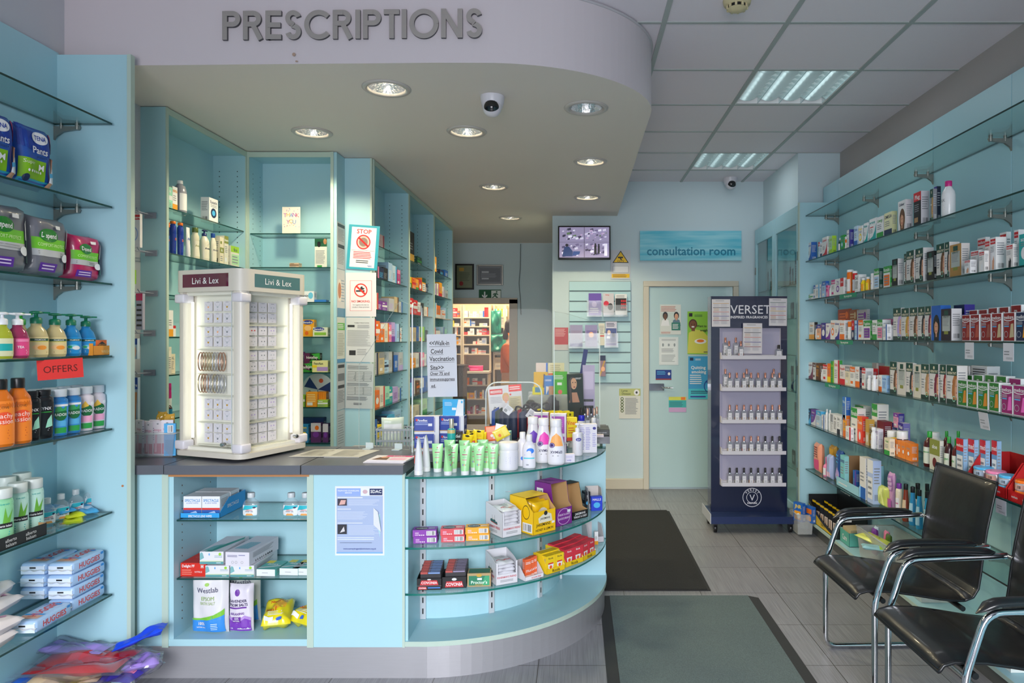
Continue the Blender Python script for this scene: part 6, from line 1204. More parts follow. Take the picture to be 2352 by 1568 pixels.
BN = [('E',.5,.84,.46,.13,'1d3a9c'),('T','Benadryl',.5,.84,.12,'white',.8),('E',.5,.5,.3,.16,'f4c080'),('E',.4,.2,.16,.12,'e86a1a')]
u2c(680,693,735,1.5,'a9cfe8','dot','sky','B','pale blue allergy carton'); u2c(694,720,734,1.5,'f0a81c',BN,'x','','orange children allergy carton with blue oval'); u2c(719,752,752,1.5,'e3e8d0',[('E',.4,.8,.38,.2,'1d3a9c'),('T','Benadryl',.4,.8,.2,'white',.7),('R',.1,.15,.9,.45,'8ac040')],'x','','white and green allergy carton',4.50)
HS = [('R',0,0,.35,1,'5a1a4a'),('P',[(.45,.9),(1,.3),(1,1)],'3aa03a'),('T','histallay',.5,.55,.28,'white',.86),('P',[(.3,0),(.5,.35),(1,.1),(1,0)],'2f8a2f')]
u2c(680,694,808,1.27,'7a3a8a','text','white','Alle','purple hay fever carton'); u2c(699,736,831,1.27,'161a14',HS,'x','','black and green hay fever carton, lower left',4.50); u2c(681,716,831,1.27,'161a14',HS,'x','','black and green hay fever carton, furthest left',4.495) if False else None
carton('black and green hay fever carton on the low front line',.10,.062,.04,'161a14','green',HS,'',(at(699,0,4.50).x,4.50,1.271),0,u2,key='h1'); carton('black and green hay fever carton stacked on top',.10,.062,.04,'161a14','green',HS,'',(at(716,0,4.50).x,4.505,1.334),0,u2,key='h1')
u2c(717,753,829,1.27,'e6e2a0',[('T','Fexofast',.4,.75,.2,'charcoal',.6),('R',.3,.1,1,.45,'b090d0'),('R',0,.4,.3,.6,'yellow')],'x','','yellow and lilac hay fever carton',4.495)
b = MB(); b.M = Matrix.Rotation(PI / 2,4,'X'); b.lathe([(.105,0),(.105,.004)],mat('dfe3e8',.5),36)
b.M = Matrix(); b.art([('P',[(.5,.5),(.2,.95),(.0,.6)],'1d3a7c'),('P',[(.5,.5),(1,.8),(1,.4)],'1d3a7c'),('P',[(.5,.5),(.3,0),(.6,0)],'2a8ac8'),('E',.62,.82,.08,.08,'e85a2a'),('T','Pharmacy',.35,.3,.09,'navy',.5,True,-40)],face((-.09,-.0045,-.09),(.18,0,0),(0,0,.18),(0,-1,0)),.18,.18)
o = b.build('round_sign'); o.location = (at(728,0,4.58).x,4.60,1.152); tag(o,'round blue and white pharmacy card standing behind orange cartons','sign',u2)
u2c(681,700,908,1.046,'86b83a','stripe','white','','green carton at the left end'); u2c(703,728,901,1.046,'f09a1c',[('L',.1,.3,.9,.9,5,'fbe0a0'),('R',.1,.1,.6,.3,'white')],'x','','orange carton with white panel',4.50)
for i in range(5): u2c(729 + 4 * i,732.6 + 4 * i,899,1.046,'e88a1a','plain','amber','','thin orange carton in a tight line',4.53,group='thin orange cartons')
u2c(729,753,919,1.046,'9ac04a','stripe','white','','green low carton at the right end',4.49)
u2c(681,743,960,.85 - .036,'1d3f78',[('T','becoming',.15,.5,.1,'paleblue',.8,False,90)],'navy','','large dark blue carton at the back',4.60); u2c(690,708,975,.814,'2a8ac8','dot','yellow','Ben','blue nasal spray carton'); u2c(714,737,971,.814,'5a2a6a',[('R',0,.55,1,1,'dcd2dc'),('E',.5,.4,.3,.15,'purple'),('E',.6,.75,.2,.12,'orange')],'x','','purple and white carton in the middle'); u2c(741,754,973,.814,'5a2a6a',[('R',0,.55,1,1,'dcd2dc'),('E',.5,.4,.3,.15,'purple')],'x','','purple and white carton at the right end')
# side row of dispensary cabinets: rows generated from colour lists
def fillrow(cab,z,y0,y1,items,seed,X=-1.41,lbl=None,hs=(.07,.14)):
    rnd = random.Random(seed); y = y0 + .02; tot = sum(i[1] for i in items); k = (y1 - y0 - .04) / tot; n = {}
    for it in items:
        c1,wgt,h,c2,st = it[:5]; w_ = wgt * k; txt = it[5] if len(it) > 5 else ''
        if c1 is None: y += w_; continue
        carton(cdesc(c1,c2,st),min(w_ * .94,.2),h,.10,c1,c2,st,txt,(X + rnd.uniform(-.012,.004),y + w_ / 2,z + .001),PI / 2,f'in the {cab}, {lbl}','cartons in the side dispensary row'); y += w_
CABS = [(4.69,5.63,'nearest side cabinet'),(5.675,6.61,'middle side cabinet'),(6.66,7.59,'furthest side cabinet')]
N_ = None
ROWS = {
 (0,0): [('d9d6e0',1.3,.13,'blue','cert'),('b9a0a8',.8,.10,'burgundy','side'),(N_,3,0,0,0)],
 (0,1): [('magenta',.7,.10,'white','stripe'),('charcoal',.7,.09,'pink','side'),('navy',.8,.09,'sky','text'),('black',.8,.10,'grey','text'),('lightblue',.7,.15,'white','text'),('paleblue',.8,.14,'sky','side'),('magenta',.6,.12,'pink','band'),(N_,.4,0,0,0)],
 (0,2): [('white',.5,.11,'red','side'),('ivory',.7,.12,'red','side'),('purple',.8,.07,'white','text'),('purple',.8,.07,'white','stripe'),('silver',.9,.10,'lilac','text'),('beige',.8,.12,'brown','side'),('silver',.7,.09,'blue','side')],
 (0,3): [('red',.5,.15,'white','stripe'),('red',.5,.16,'black','foot'),('orange',.6,.15,'white','stripe'),('orange',.6,.13,'white','band'),('ivory',.7,.14,'orange','side'),('pink',.6,.13,'white','stripe'),('lilac',.6,.15,'purple','foot'),('lightblue',.6,.14,'navy','side'),('white',.5,.11,'orange','dot')],
 (0,4): [('amber',.6,.12,'yellow','text'),('silver',.8,.15,'navy','side'),('beige',.8,.15,'grey','band'),('lightblue',.7,.09,'navy','stripe'),('silver',.8,.15,'charcoal','side'),('blue',.6,.12,'white','text'),('silver',.7,.14,'lilac','foot')],
 (0,5): [('red',.7,.13,'orange','stripe'),('orange',.6,.12,'white','dot'),('ivory',.7,.14,'red','side'),('mint',.6,.13,'teal','foot'),('teal',.5,.12,'white','stripe'),('lilac',.8,.11,'purple','text'),('silver',.8,.09,'blue','side')],
 (0,6): [('blue',.8,.13,'white','text'),('yellow',.5,.08,'blue','stripe'),('navy',.8,.12,'sky','side'),('sky',.8,.11,'white','stripe'),('lightblue',.9,.13,'blue','dot')],
 (1,0): [('black',2.0,.26,'gold','foot'),('darkgreen',.8,.08,'green','stripe'),(N_,1.2,0,0,0)],
 (1,1): [('yellow',.5,.10,'green','foot'),('green',.5,.10,'yellow','two'),('orange',.6,.10,'red','stripe'),('amber',.6,.10,'green','foot'),('red',.5,.11,'white','dot'),('amber',.7,.13,'darkgreen','cert'),('navy',.5,.09,'white','text')],
 (1,2): [('silver',.7,.10,'navy','text'),('red',.6,.14,'white','stripe'),('red',.7,.13,'white','stripe'),('white',.7,.12,'red','foot'),('charcoal',.6,.12,'silver','text'),('ivory',.7,.09,'orange','side')],
 (1,3): [('yellow',.4,.14,'green','two'),('ivory',.8,.12,'brown','side'),('beige',.7,.12,'grey','text'),('blue',.6,.13,'white','side'),('green',.6,.12,'orange','foot'),('lime',.6,.13,'green','side'),('charcoal',.6,.10,'grey','text')],
 (1,4): [('ivory',.8,.13,'red','side'),('amber',.7,.08,'orange','dot'),('white',.7,.12,'navy','side'),('pink',.6,.12,'white','stripe'),('white',.8,.10,'blue','side')],
 (1,5): [('sky',.8,.11,'white','text'),('indigo',.7,.14,'white','side'),('brown',.5,.11,'orange','stripe'),('white',.8,.12,'blue','foot'),('blue',.6,.13,'sky','side')],
 (1,6): [('beige',.9,.12,'brown','text'),('cream',.8,.1,'grey','side'),('palegreen',.8,.13,'green','foot')],
 (2,0): [('amber',.9,.16,'white','dot'),(N_,.2,0,0,0),('navy',.9,.06,'sky','text'),('blue',.5,.08,'white','text')],
 (2,1): [('teal',.6,.13,'white','cert'),('white',.6,.12,'purple','side'),('ivory',.6,.13,'magenta','side'),('amber',.7,.15,'red','foot'),('white',.6,.12,'lilac','side'),('silver',.7,.09,'navy','text')],
 (2,2): [('blue',.7,.14,'white','stripe'),('sky',.6,.15,'white','side'),('orange',.8,.13,'white','foot'),('white',.7,.09,'orange','stripe'),('lightblue',.7,.12,'teal','side')],
 (2,3): [('silver',.8,.13,'red','side'),('white',.8,.1,'blue','foot'),('lightblue',.8,.14,'blue','side'),('mint',.7,.12,'teal','foot')],
 (2,5): [('green',.8,.1,'white','stripe'),('teal',.7,.12,'orange','foot'),('orange',.9,.09,'red','text'),('brown',.7,.12,'amber','side')],
}
lv = ['top shelf','second shelf','third shelf','fourth shelf','fifth shelf','sixth shelf','bottom shelf']
for (c_,r_),its in ROWS.items(): fillrow(CABS[c_][2],S3[r_],CABS[c_][0],CABS[c_][1],its,c_ * 10 + r_,lbl=lv[r_])
carton('white surgical carton with blue head stacked on its twin',.09,.14,.10,'d9d6e0','blue','cert','medicare',(-1.41,4.80,2.131 + .132),PI / 2,'in the nearest side cabinet')
# ================================================================ COUNTER TOP
def on2(px,py,z): return on(px,py,z)
# lit jewellery tower
jx,jy = -1.497,3.10; JA = R_(-21); S = .40
t = thing('jewellery_display','cream square illuminated jewellery tower with glass doors and lettered header','display case',loc=(jx,jy,.9405),rz=JA)
JM = mat('cfc9bd',.4,coat=.2); JW = mat('d9d5dc',.35); JI = mat('e6e4d8',.5)
# local frame: front corner at origin, left face runs to -x, right face runs to +y ; centre (-S/2, S/2)
C0 = Matrix.Translation((-S / 2,S / 2,0))
def rsq(h,r,n=6):
    o_ = []
    for cx_,cy_,a0 in ((h - r,h - r,0),(-h + r,h - r,90),(-h + r,-h + r,180),(h - r,-h + r,270)):
        for i in range(n + 1): a = R_(a0 + 90 * i / n); o_.append((cx_ + r * math.cos(a),cy_ + r * math.sin(a)))
    return o_
b = MB(C0); b.prism(rsq(S / 2 + .012,.05),.012,.035,JM,smooth=True); b.lathe([(.17,0),(.17,.012)],BLACKP,32); b.build('base',t)
b = MB(C0); b.prism(rsq(S / 2 + .01,.055),.765,.865,JM,smooth=True); hd = b.build('header',t)
SGN = mat('54787a',.08,coat=.6)
b = MB(C0)
for f,(o_,U_,N__) in enumerate((((-.145,-S / 2 - .0105,.785),(.28,0,0),(0,-1,0)),((S / 2 + .0105,-.135,.785),(0,.28,0),(1,0,0)))):
    mp_ = face(o_,U_,(0,0,.06),N__); b.add([mp_(0,0,.0004),mp_(1,0,.0004),mp_(1,1,.0004),mp_(0,1,.0004)],[(0,1,2,3)],mat('5c1436',.08,coat=.6) if f == 0 else SGN)
    b.art([('T','Livi & Lex',.5,.5,.5,'white',.66,False)],mp_,.28,.06,e0=.001)
b.build('header_plate',t)
b = MB(C0)
for sx_ in (-1,1):
    for sy_ in (-1,1):
        if (sx_,sy_) == (-1,1): continue
        cx_,cy_ = sx_ * (S / 2 - .035),sy_ * (S / 2 - .035); P = []
        for i in range(9): a = math.atan2(sy_,sx_) + R_(-45 + 90 * i / 8); P.append((cx_ + .035 * math.cos(a),cy_ + .035 * math.sin(a)))
        # extend along both faces
        e1 = (P[0][0] - (0 if abs(P[0][0] - cx_) > .03 else sx_ * .02),P[0][1]); e2 = P[-1]
        P2 = P + [(cx_ - sx_ * .01,cy_ + sy_ * .035),(cx_ - sx_ * .01,cy_ - sy_ * .01),(cx_ + sx_ * .035,cy_ - sy_ * .01)] if sx_ * sy_ > 0 else P + [(cx_ + sx_ * .035,cy_ - sy_ * .01),(cx_ - sx_ * .01,cy_ - sy_ * .01),(cx_ - sx_ * .01,cy_ + sy_ * .035)]
        b.prism(P2,.035,.765,JM,smooth=False)
o = b.build('corner_post',t)
for sx_,sy_ in ((-1,-1),(1,-1),(1,1)):
    x,y = sx_ * (S / 2 - .024),sy_ * (S / 2 - .024)
    for z in (.715,.037): b = MB(C0); b.cbox(x - .03,y - .03,z,x + .03,y + .03,z + .042,JW,.008,2); b.build('corner_clip',t)

b = MB(C0); h = S / 2 - .06; b.box(-h,-h,.035,h,h,.765,JI); b.box(-S / 2 + .01,h,.035,h,S / 2 - .01,.765,JM); b.box(-S / 2 + .01,-h,.035,-h,h,.765,JM)
b.box(-S / 2 + .02,-S / 2 + .02,.035,S / 2 - .02,S / 2 - .02,.05,JI); b.box(-S / 2 + .02,-S / 2 + .02,.75,S / 2 - .02,S / 2 - .02,.765,JI); 
LG = mat('cfcdbd',.5)
for z in (.612,.503,.39,.29,.165,.06): b.box(-h + .02,-h - .014,z - .006,h,-h,z,LG)
for z in (.615,.505,.39,.276,.166,.055): b.box(h,-h,z - .006,h + .014,h - .02,z,LG)
b.build('core',t)
LED = mat('fdfff0',.4,emit=3.2)
b = MB(C0); b.box(-S / 2 + .062,-S / 2 + .03,.09,-S / 2 + .072,-S / 2 + .036,.72,LED); b.box(S / 2 - .036,S / 2 - .072,.09,S / 2 - .03,S / 2 - .062,.72,LED); b.build('led_strip',t)
for f in range(2):
    b = MB(C0)
    if f == 0: b.add([(-S / 2 + .05,-S / 2 + .004,.05),(S / 2 - .06,-S / 2 + .004,.05),(S / 2 - .06,-S / 2 + .004,.76),(-S / 2 + .05,-S / 2 + .004,.76)],[(0,1,2,3)],PERSPEX); b.box(S / 2 - .062,-S / 2 + .002,.05,S / 2 - .06,-S / 2 + .006,.76,PEDGE)
    else: b.add([(S / 2 - .004,-S / 2 + .06,.05),(S / 2 - .004,S / 2 - .05,.05),(S / 2 - .004,S / 2 - .05,.76),(S / 2 - .004,-S / 2 + .06,.76)],[(0,1,2,3)],PERSPEX)
    d = b.build('glass_door',t)
    b = MB(C0 @ Matrix.Translation(((.10,-S / 2 + .002,.075) if f == 0 else (S / 2 - .002,.12,.075))) @ Matrix.Rotation(PI / 2,4,'X' if f == 0 else 'Y')); b.lathe([(.010,0),(.011,.015 if f == 0 else .015),(.008,.02)],CHROME,18); b.build('lock',d)
# cards inside, each its own
cardm = 'ded9e0'
def cardfn(kind,c):
    def fn():
        b = MB(); b.box(-.024,-.004,0,.024,0,.044,mat(cardm,.5)); mp_ = face((-.024,-.004,0),(.048,0,0),(0,0,.044),(0,-1,0))
        if kind == 'n': ops = [('O',.5,.75,.3,.28,.12,'silver'),('R',.1,.78,.9,1,cardm),('E',.5,.42,.11,.11,c),('R',.3,.9,.7,.94,'grey'),('R',.42,.12,.58,.15,'grey')]
        else: ops = [('E',.33,.5,.08,.07,c),('E',.67,.5,.08,.07,c),('R',.3,.88,.7,.92,'grey'),('R',.42,.15,.58,.18,'grey')]
        b.art(ops,mp_,.048,.044); return [('jewellery_card',b,None)]
    return fn
rnd = random.Random(7); LVL = ['top','second','third','fourth','fifth','sixth','seventh','eighth','ninth','tenth']
TT = Matrix.Translation((jx,jy,.9405)) @ Matrix.Rotation(JA,4,'Z') @ C0
zrow = [.678,.624,.563,.514,None,None,.227,.176,.118,.07]
for r_,z in enumerate(zrow):
    if z is None: continue
    for c_ in range(3):
        cc = rnd.choice(['gold','silver','peach','red' if (r_,c_) == (2,1) else 'gold','grey']); kd = 'n'
        p = TT @ Vector((-.055 + .058 * c_,-h - .006,z)); place(('jc',kd,cc),cardfn(kd,cc),'jewellery_card',f'small white necklace card, {LVL[r_]} row of the left lit face','card','','necklace cards in the lit tower',p,JA)
zr2 = [.675,.625,.566,.515,.450,.400,.339,.286,.225,.176,.113,.065]
for r_,z in enumerate(zr2):
    for c_ in range(3):
        cc = rnd.choice(['silver','grey','lilac','silver']) if (r_,c_) != (2,0) else 'red'
        p = TT @ Vector((h + .006,-.085 + .058 * c_,z)); place(('jc','e',cc),cardfn('e',cc),'jewellery_card',f'small white earring card, row {("one","two","three","four","five","six","seven","eight","nine","ten","eleven","twelve")[r_]} of the right lit face','card','','earring cards in the lit tower',p,JA + PI / 2)
for q,z in enumerate((.345,.445)):
    for k in range(9):
        b = MB(); m_ = mat(rnd.choice(['c9a08a','c4c4cc','d0c0a0','d8d8de']),.25,metal=.85)
        b.M = Matrix.Rotation(R_(28),4,'Z') @ Matrix.Rotation(PI / 2,4,'Y'); b.tube([(.042 * math.cos(a),.028 * math.sin(a),0) for a in [2 * PI * i / 20 for i in range(20)]],.0028,m_,6,True)
        o = b.build('bangle'); o.location = TT @ Vector((-.075 + .0175 * k,-h - .034,z)); o.rotation_euler = (0,0,JA); tag(o,'metal bangle on the ' + ('lower','upper')[q] + ' bar of the lit tower','bracelet',group='bangles in the lit tower')
# clear basket of nail packs
p = on(350,1050,.9405)
tub('clear plastic basket packed with pink nail packs',(p.x,p.y + .06,.9405),.19,.13,.11,glassy('basket_clear',(.86,.87,.89),1.0,.1,.13),.08,'beside the jewellery tower',name='plastic_basket')
for i in range(7):
    carton('white and pink nail card in the clear basket',.05,.165 - .006 * (i % 3),.006,'ddd3da','pink',[('R',.05,.05,.95,.35,'c83a68'),('P',[(.2,.1),(.4,.1),(.45,.6),(.25,.6)],'f0a8b8'),('T','Invogue',.5,.75,.08,'c05a80',.7,False),('E',.5,.92,.1,.02,'grey')],'',(p.x - .075 + .022 * i,p.y + .02 + .008 * (i % 2),.946),R_(-28 + 7 * i),'','nail cards in the clear basket',key='nail',cat='card')
carton('sky blue card with barcode standing in the clear basket',.05,.15,.006,'4aa8e0','white',[('R',.1,.05,.9,.5,'3a98c8'),('R',.3,.72,.8,.95,'white'),('B',.35,.74,.75,.93,'charcoal')],'',(p.x + .075,p.y + .01,.946),R_(10),'',key='bcard',cat='card')
packet('gold foil wrapped packet, rear one in the clear basket',(p.x - .01,p.y + .075,.955),.05,.19,.03,'b08a2a',[],R_(-12),'',seed=71,wr=.006,key='gf',rough=.2); packet('gold foil wrapped packet leaning in the clear basket',(p.x + .03,p.y + .07,.955),.05,.18,.03,'c79b3b',[],R_(8),'',seed=73,wr=.006,key='gf2',rough=.2)
# open menu sheets, magazine
p = on(765,1042,.9405); b = MB(); b.M = Matrix.Rotation(R_(-4),4,'Z'); b.add([(-.17,-.10,0),(0,-.10,.002),(0,.11,.002),(-.14,.11,0),(-.17,-.10,.002),(0,-.10,.005),(0,.11,.005),(-.14,.11,.002)],[(0,1,2,3),(4,5,6,7),(0,4,5,1)],'b9b6ae'); b.add([(0,-.10,.0),(.165,-.095,.0),(.19,.11,.0),(0,.11,.0),(0,-.10,.005),(.165,-.095,.003),(.19,.11,.003),(0,.11,.005)],[(4,5,6,7),(0,1,5,4),(1,2,6,5)],'b9b6ae')
b.art([('L',.06,.1,.45,.9,12,'8f8d88'),('L',.55,.1,.92,.9,12,'8f8d88')],face((-.155,-.095,.0058),(.32,0,0),(0,.2,0),(0,0,1)),.32,.2); o = b.build('menu_sheet'); o.location = p; tag(o,'open cream printed menu sheets lying flat on the counter','leaflet')
p = on(893,1058,.9405); b = MB(); b.M = Matrix.Rotation(R_(-6),4,'Z')
for k in range(3): b.box(-.095 + .006 * k,-.06 + .004 * k,.004 * k,.09 + .004 * k,.075,.004 * k + .0035,'e3dde0')
b.art([('R',.3,.72,1,1,'d84a80'),('P',[(.1,.1),(.5,.1),(.45,.6),(.2,.6)],'brown'),('E',.33,.6,.1,.15,'skin'),('R',.55,.1,.95,.5,'e8b0c8'),('T','health',.65,.85,.14,'white',.6)],face((-.083,-.052,.0115),(.175,0,0),(0,.125,0),(0,0,1)),.175,.125); o = b.build('magazine'); o.location = p; tag(o,'small stack of pink headed magazines on the counter edge','magazine')
# posters on the counter front
SD = [('R',.03,.03,.97,.97,'a4b4d4'),('R',.03,.86,.52,.97,'8fa8e0'),('T','TELEPHONE COUNSELLING',.27,.935,.02,'white',.44),('T','SERVICE',.27,.905,.02,'white',.3),('R',.52,.86,.97,.975,'dfe2ec'),('E',.61,.92,.05,.03,'c9a8b0'),('R',.70,.87,.96,.965,'1a2a5a'),('T','SDAC',.83,.925,.045,'white',.23),
      ('L',.05,.82,.7,.85,1,'white'),('R',.05,.72,.24,.82,'3a3340'),('P',[(.08,.73),(.2,.74),(.22,.8),(.12,.8)],'d8a8a0'),('L',.27,.72,.93,.81,6,'c9d2e4'),('L',.05,.66,.4,.68,1,'white'),('L',.05,.52,.72,.64,7,'c9d2e4'),('L',.05,.46,.7,.48,1,'white'),('R',.05,.31,.24,.45,'2c2c34'),('P',[(.1,.33),(.2,.35),(.18,.42)],'d0ccd0'),('L',.27,.30,.93,.44,8,'c9d2e4'),('L',.05,.22,.8,.27,2,'dfe6f0'),('T','www.surreydrugandalcoholcare.org.uk',.5,.1,.022,'4a5a9a',.68),('L',.1,.18,.93,.19,1,'navy'),('R',.03,.03,.97,.05,'7ab0e8')]
sheet('torn pale blue counselling poster taped to the counter front panel','poster',770,1116,883,1275,3.051,'dfe2ea',SD,'poster')
b = MB(); b.add([(0,0,0),(.0,-.002,.075),(.022,-.012,.06),(.03,-.016,.02),(.035,-.006,-.03)],[(0,1,2),(0,2,3),(0,3,4)],mat('e6e8ee',.6)); b.add([(.0,-.001,.035),(.03,-.001,.05),(.03,-.001,-.06),(.02,-.001,-.02)],[(0,1,2,3)],mat('a8cdd8',.5)); o = b.build('torn_flap'); o.location = at(858,1205,3.0485); tag(o,'white curled torn edge of the counselling poster','paper')
# ---------------------------------------------------------------- bay shelves
bw_ = 'in the counter bay'
SP = [('T','SPECTACLE',.5,.80,.13,'3a8ac8',.86),('T','& LENS WIPES',.5,.67,.07,'8a9ac8',.7),('R',0,.33,1,.43,'d83a30'),('P',[(0,0),(1,0),(1,.33),(0,.33)],'2f5aa8'),('P',[(.2,0),(.9,0),(.7,.28),(.4,.2)],'a9c4e8')]
p = on(401,1196,.692); q = on(493,1196,.692); wt = q.x - p.x
tray('sky blue open tray carrying lens wipe cartons',(p.x + wt / 2,3.10,.693),wt,.075,.24,'2a9ce0',.022,[('T','SPECTACLE LENS WIPES',.5,.4,.5,'white',.6)],'8ab8d8',0,bw_,sart=[('T','SPECTACLE',.5,.5,.2,'white',.5)])
for k in range(2): carton('lens wipe carton with red band in front row',wt * .46,.088,.085,'e6e8ec','blue',SP,'',(p.x + wt * (.27 + .47 * k),3.112,.697),0,'in the sky blue tray','lens wipe cartons',key='spec')
for k in range(2): carton('lens wipe carton in back row',wt * .46,.088,.085,'e6e8ec','blue',SP,'',(p.x + wt * (.27 + .47 * k),3.205,.697),0,'in the sky blue tray','lens wipe cartons',key='spec')
for px in (571,664,697): x = on(px,1188,.692); handgel('clear hand gel bottle with teal label',(x.x,3.14,.693),0,'on the upper bay shelf','hand gels on the upper bay shelf',.038,.105)
def at2(zx,zy,z): return on(370 + zx / 3.734,1080 + zy / 3.734,z)
GLV = [('P',[(0,.3),(.18,.5),(.12,.9),(.05,.95),(0,.8)],'7ab0b4'),('L',.62,.5,.95,.7,2,'8fa8b0'),('E',.85,.8,.06,.12,'9ad03a'),('E',.4,.78,.03,.1,'6aa8e0'),('R',0,.22,1,.26,'c9dc8a'),('R',0,0,1,.2,'5a9a9c'),('L',.7,.05,.95,.16,1,'white')]
GL2 = [('L',.08,.62,.5,.8,2,'5a5a8a'),('L',.55,.7,.9,.85,1,'8a8ab0'),('O',.3,.25,.05,.1,.2,'grey'),('O',.45,.25,.05,.1,.2,'grey'),('O',.7,.25,.05,.1,.2,'grey')]
z2 = .435
a = at2(132,910,z2); c_ = at2(345,910,z2)
carton('red glove carton with white lettering',.115,.058,.22,'d02818','white',[('T','Delight PF',.3,.78,.2,'white',.5),('R',.78,.6,.92,.9,'d86a5a'),('T','M',.85,.75,.2,'white',.1),('T','NITRILE',.7,.35,.12,'white',.4,False),('L',.05,.1,.5,.55,3,'e88a7a')],'',(-1.708,3.095,z2),R_(-2),bw_,key='del',side='b82014',tart=[('T','Delight PF',.4,.5,.25,'d86a5a',.7,True,60)])
TP = [('P',[(.2,.0),(.9,.95),(1,.8),(.5,0)],'3a9a8c'),('P',[(.05,.05),(.4,.1),(.5,.5),(.2,.35)],'7ab8b8')]
for zx,d in ((370,'left one of the lower pair'),(583,'right one of the lower pair')): a = at(370 + zx / 3.734,0,3.09); carton(f'white and teal glove carton, {d}',.105,.052,.24,'dfdfe6','teal',GLV,'',(a.x + .058,3.09,z2),0,bw_,key='glv')
a = at(456,0,3.085); carton('white and teal glove carton stacked on top at left',.105,.056,.24,'dfdfe6','teal',GLV,'',(a.x + .058,3.085,z2 + .0585),0,bw_,key='glv2',tart=TP)
a = at(516,0,3.08); carton('white unmarked glove carton stacked on top at right',.108,.062,.25,'dcd8e2','grey',GL2,'',(a.x + .056,3.08,z2 + .0525),R_(-5),bw_,key='glw',tart=[('P',[(.1 + .12 * i,.2),(.2 + .12 * i,.2),(.35 + .1 * i,.6),(.28 + .1 * i,.6)],'7fb8c8') for i in range(5)])
for i,zx in enumerate((812,1000,1158)):
    a = at2(zx,905,z2); carton('low white carton with teal printed lid',.083,.030,.12,'e3e8ea','teal',[('L',.3,.4,.7,.55,1,'grey')],'',(min(a.x + .045,-1.235),3.10 + .012 * (i > 0),z2),R_(-4),bw_,'low white and teal cartons',key='lat',side='5fc0b4',tart=[('R',0,0,1,1,'5fb8b0'),('R',0,.7,.4,1,'e8d84a'),('T','latex',.5,.6,.2,'white',.6),('P',[(0,.1),(1,.4),(1,.5),(0,.2)],'white')])
z3 = .176
def pouchmb(w,h,d,c,art,seed): return packet_mb(w,h,d,c,art,seed,wr=.004)
WL = [('R',0,0,1,.25,'3a8ee0'),('P',[(0,.22),(.3,.25),(.6,.3),(1,.33),(1,.25),(0,.18)],'3a8ee0'),('P',[(0,.25),(.3,.26),(.7,.33),(1,.42),(1,.32),(.5,.24),(0,.22)],'7ac03a'),('E',.52,.84,.05,.03,'9ac85a'),('T','Westlab',.52,.745,.09,'4a4a6a',.56,False),('T','EPSOM',.52,.60,.07,'9ab86a',.36,False),('T','BATH SALT',.52,.52,.055,'a8c07a',.42,False),('T','100%',.35,.18,.05,'white',.2),('T','NATURAL SALTS',.35,.12,.035,'white',.26),('L',.65,.08,.85,.2,4,'paleblue')]
a = at2(300,1480,z3); packet('large white, green and blue bath salt pouch in front',(a.x,3.10,z3),.165,.27,.07,'dedce0',WL,R_(-4),bw_,None,'salt_pouch','pouch',80,key='wl',wr=.004)
packet('large white, green and blue bath salt pouch standing behind',(a.x + .09,3.22,z3),.165,.26,.06,'cfd3d2',WL,R_(4),bw_,None,'salt_pouch','pouch',81,key='wl2',wr=.004)
LVD = [('P',[(0,0),(1,0),(1,.25),(.7,.3),(.4,.2),(0,.3)],'7a3ab0'),('P',[(0,.3),(.4,.2),(.7,.3),(1,.25),(1,.31),(.7,.36),(.4,.27),(0,.36)],'b08ad0'),('E',.42,.85,.1,.07,'6a2a9a'),('T','LAVENDER',.45,.68,.06,'3a2a5a',.72),('T','EPSOM SALTS',.45,.60,.06,'3a2a5a',.8),('R',.1,.52,.8,.55,'6a2a9a'),('T','RELAXING',.42,.41,.05,'7a4aa0',.56),('R',.22,.22,.56,.34,'6a2a9a'),('T','100%',.39,.31,.04,'white',.2),('T','NATURAL',.39,.26,.03,'white',.28)]
a = at2(612,1445,z3); packet('purple and white lavender salt pouch',(a.x,3.115,z3),.107,.215,.05,'ddd6e2',LVD,0,bw_,None,'salt_pouch','pouch',83,key='lvd',wr=.003)
for i,(zx,zy,rz,d) in enumerate(((985,1440,.25,'left'),(1190,1450,-.5,'right'))):
    a = at2(zx,zy,z3); a.x = (-1.355,-1.255)[i]; b = packet_mb(.125,.165,.065,'e8d820',[('E',.55,.55,.25,.18,'f0b030'),('T','Nappymat',.5,.78,.08,'d83a20',.8),('T','5in1',.3,.4,.14,'d84a20',.4),('L',.2,.15,.8,.3,3,'white'),('E',.6,.95,.1,.04,'2a9a6a'),('R',.1,.03,.4,.12,'white'),('E',.6,.06,.1,.05,'3a6ac8')],90 + i,wr=.007,rough=.2)
    o = b.build('cleaning_packet'); o.location = (a.x,3.12,z3 + .06 + .008 * i); o.rotation_euler = (R_(-72),0,rz); tag(o,f'shiny yellow wrapped household packet, {d} one of the pair','packet',bw_)
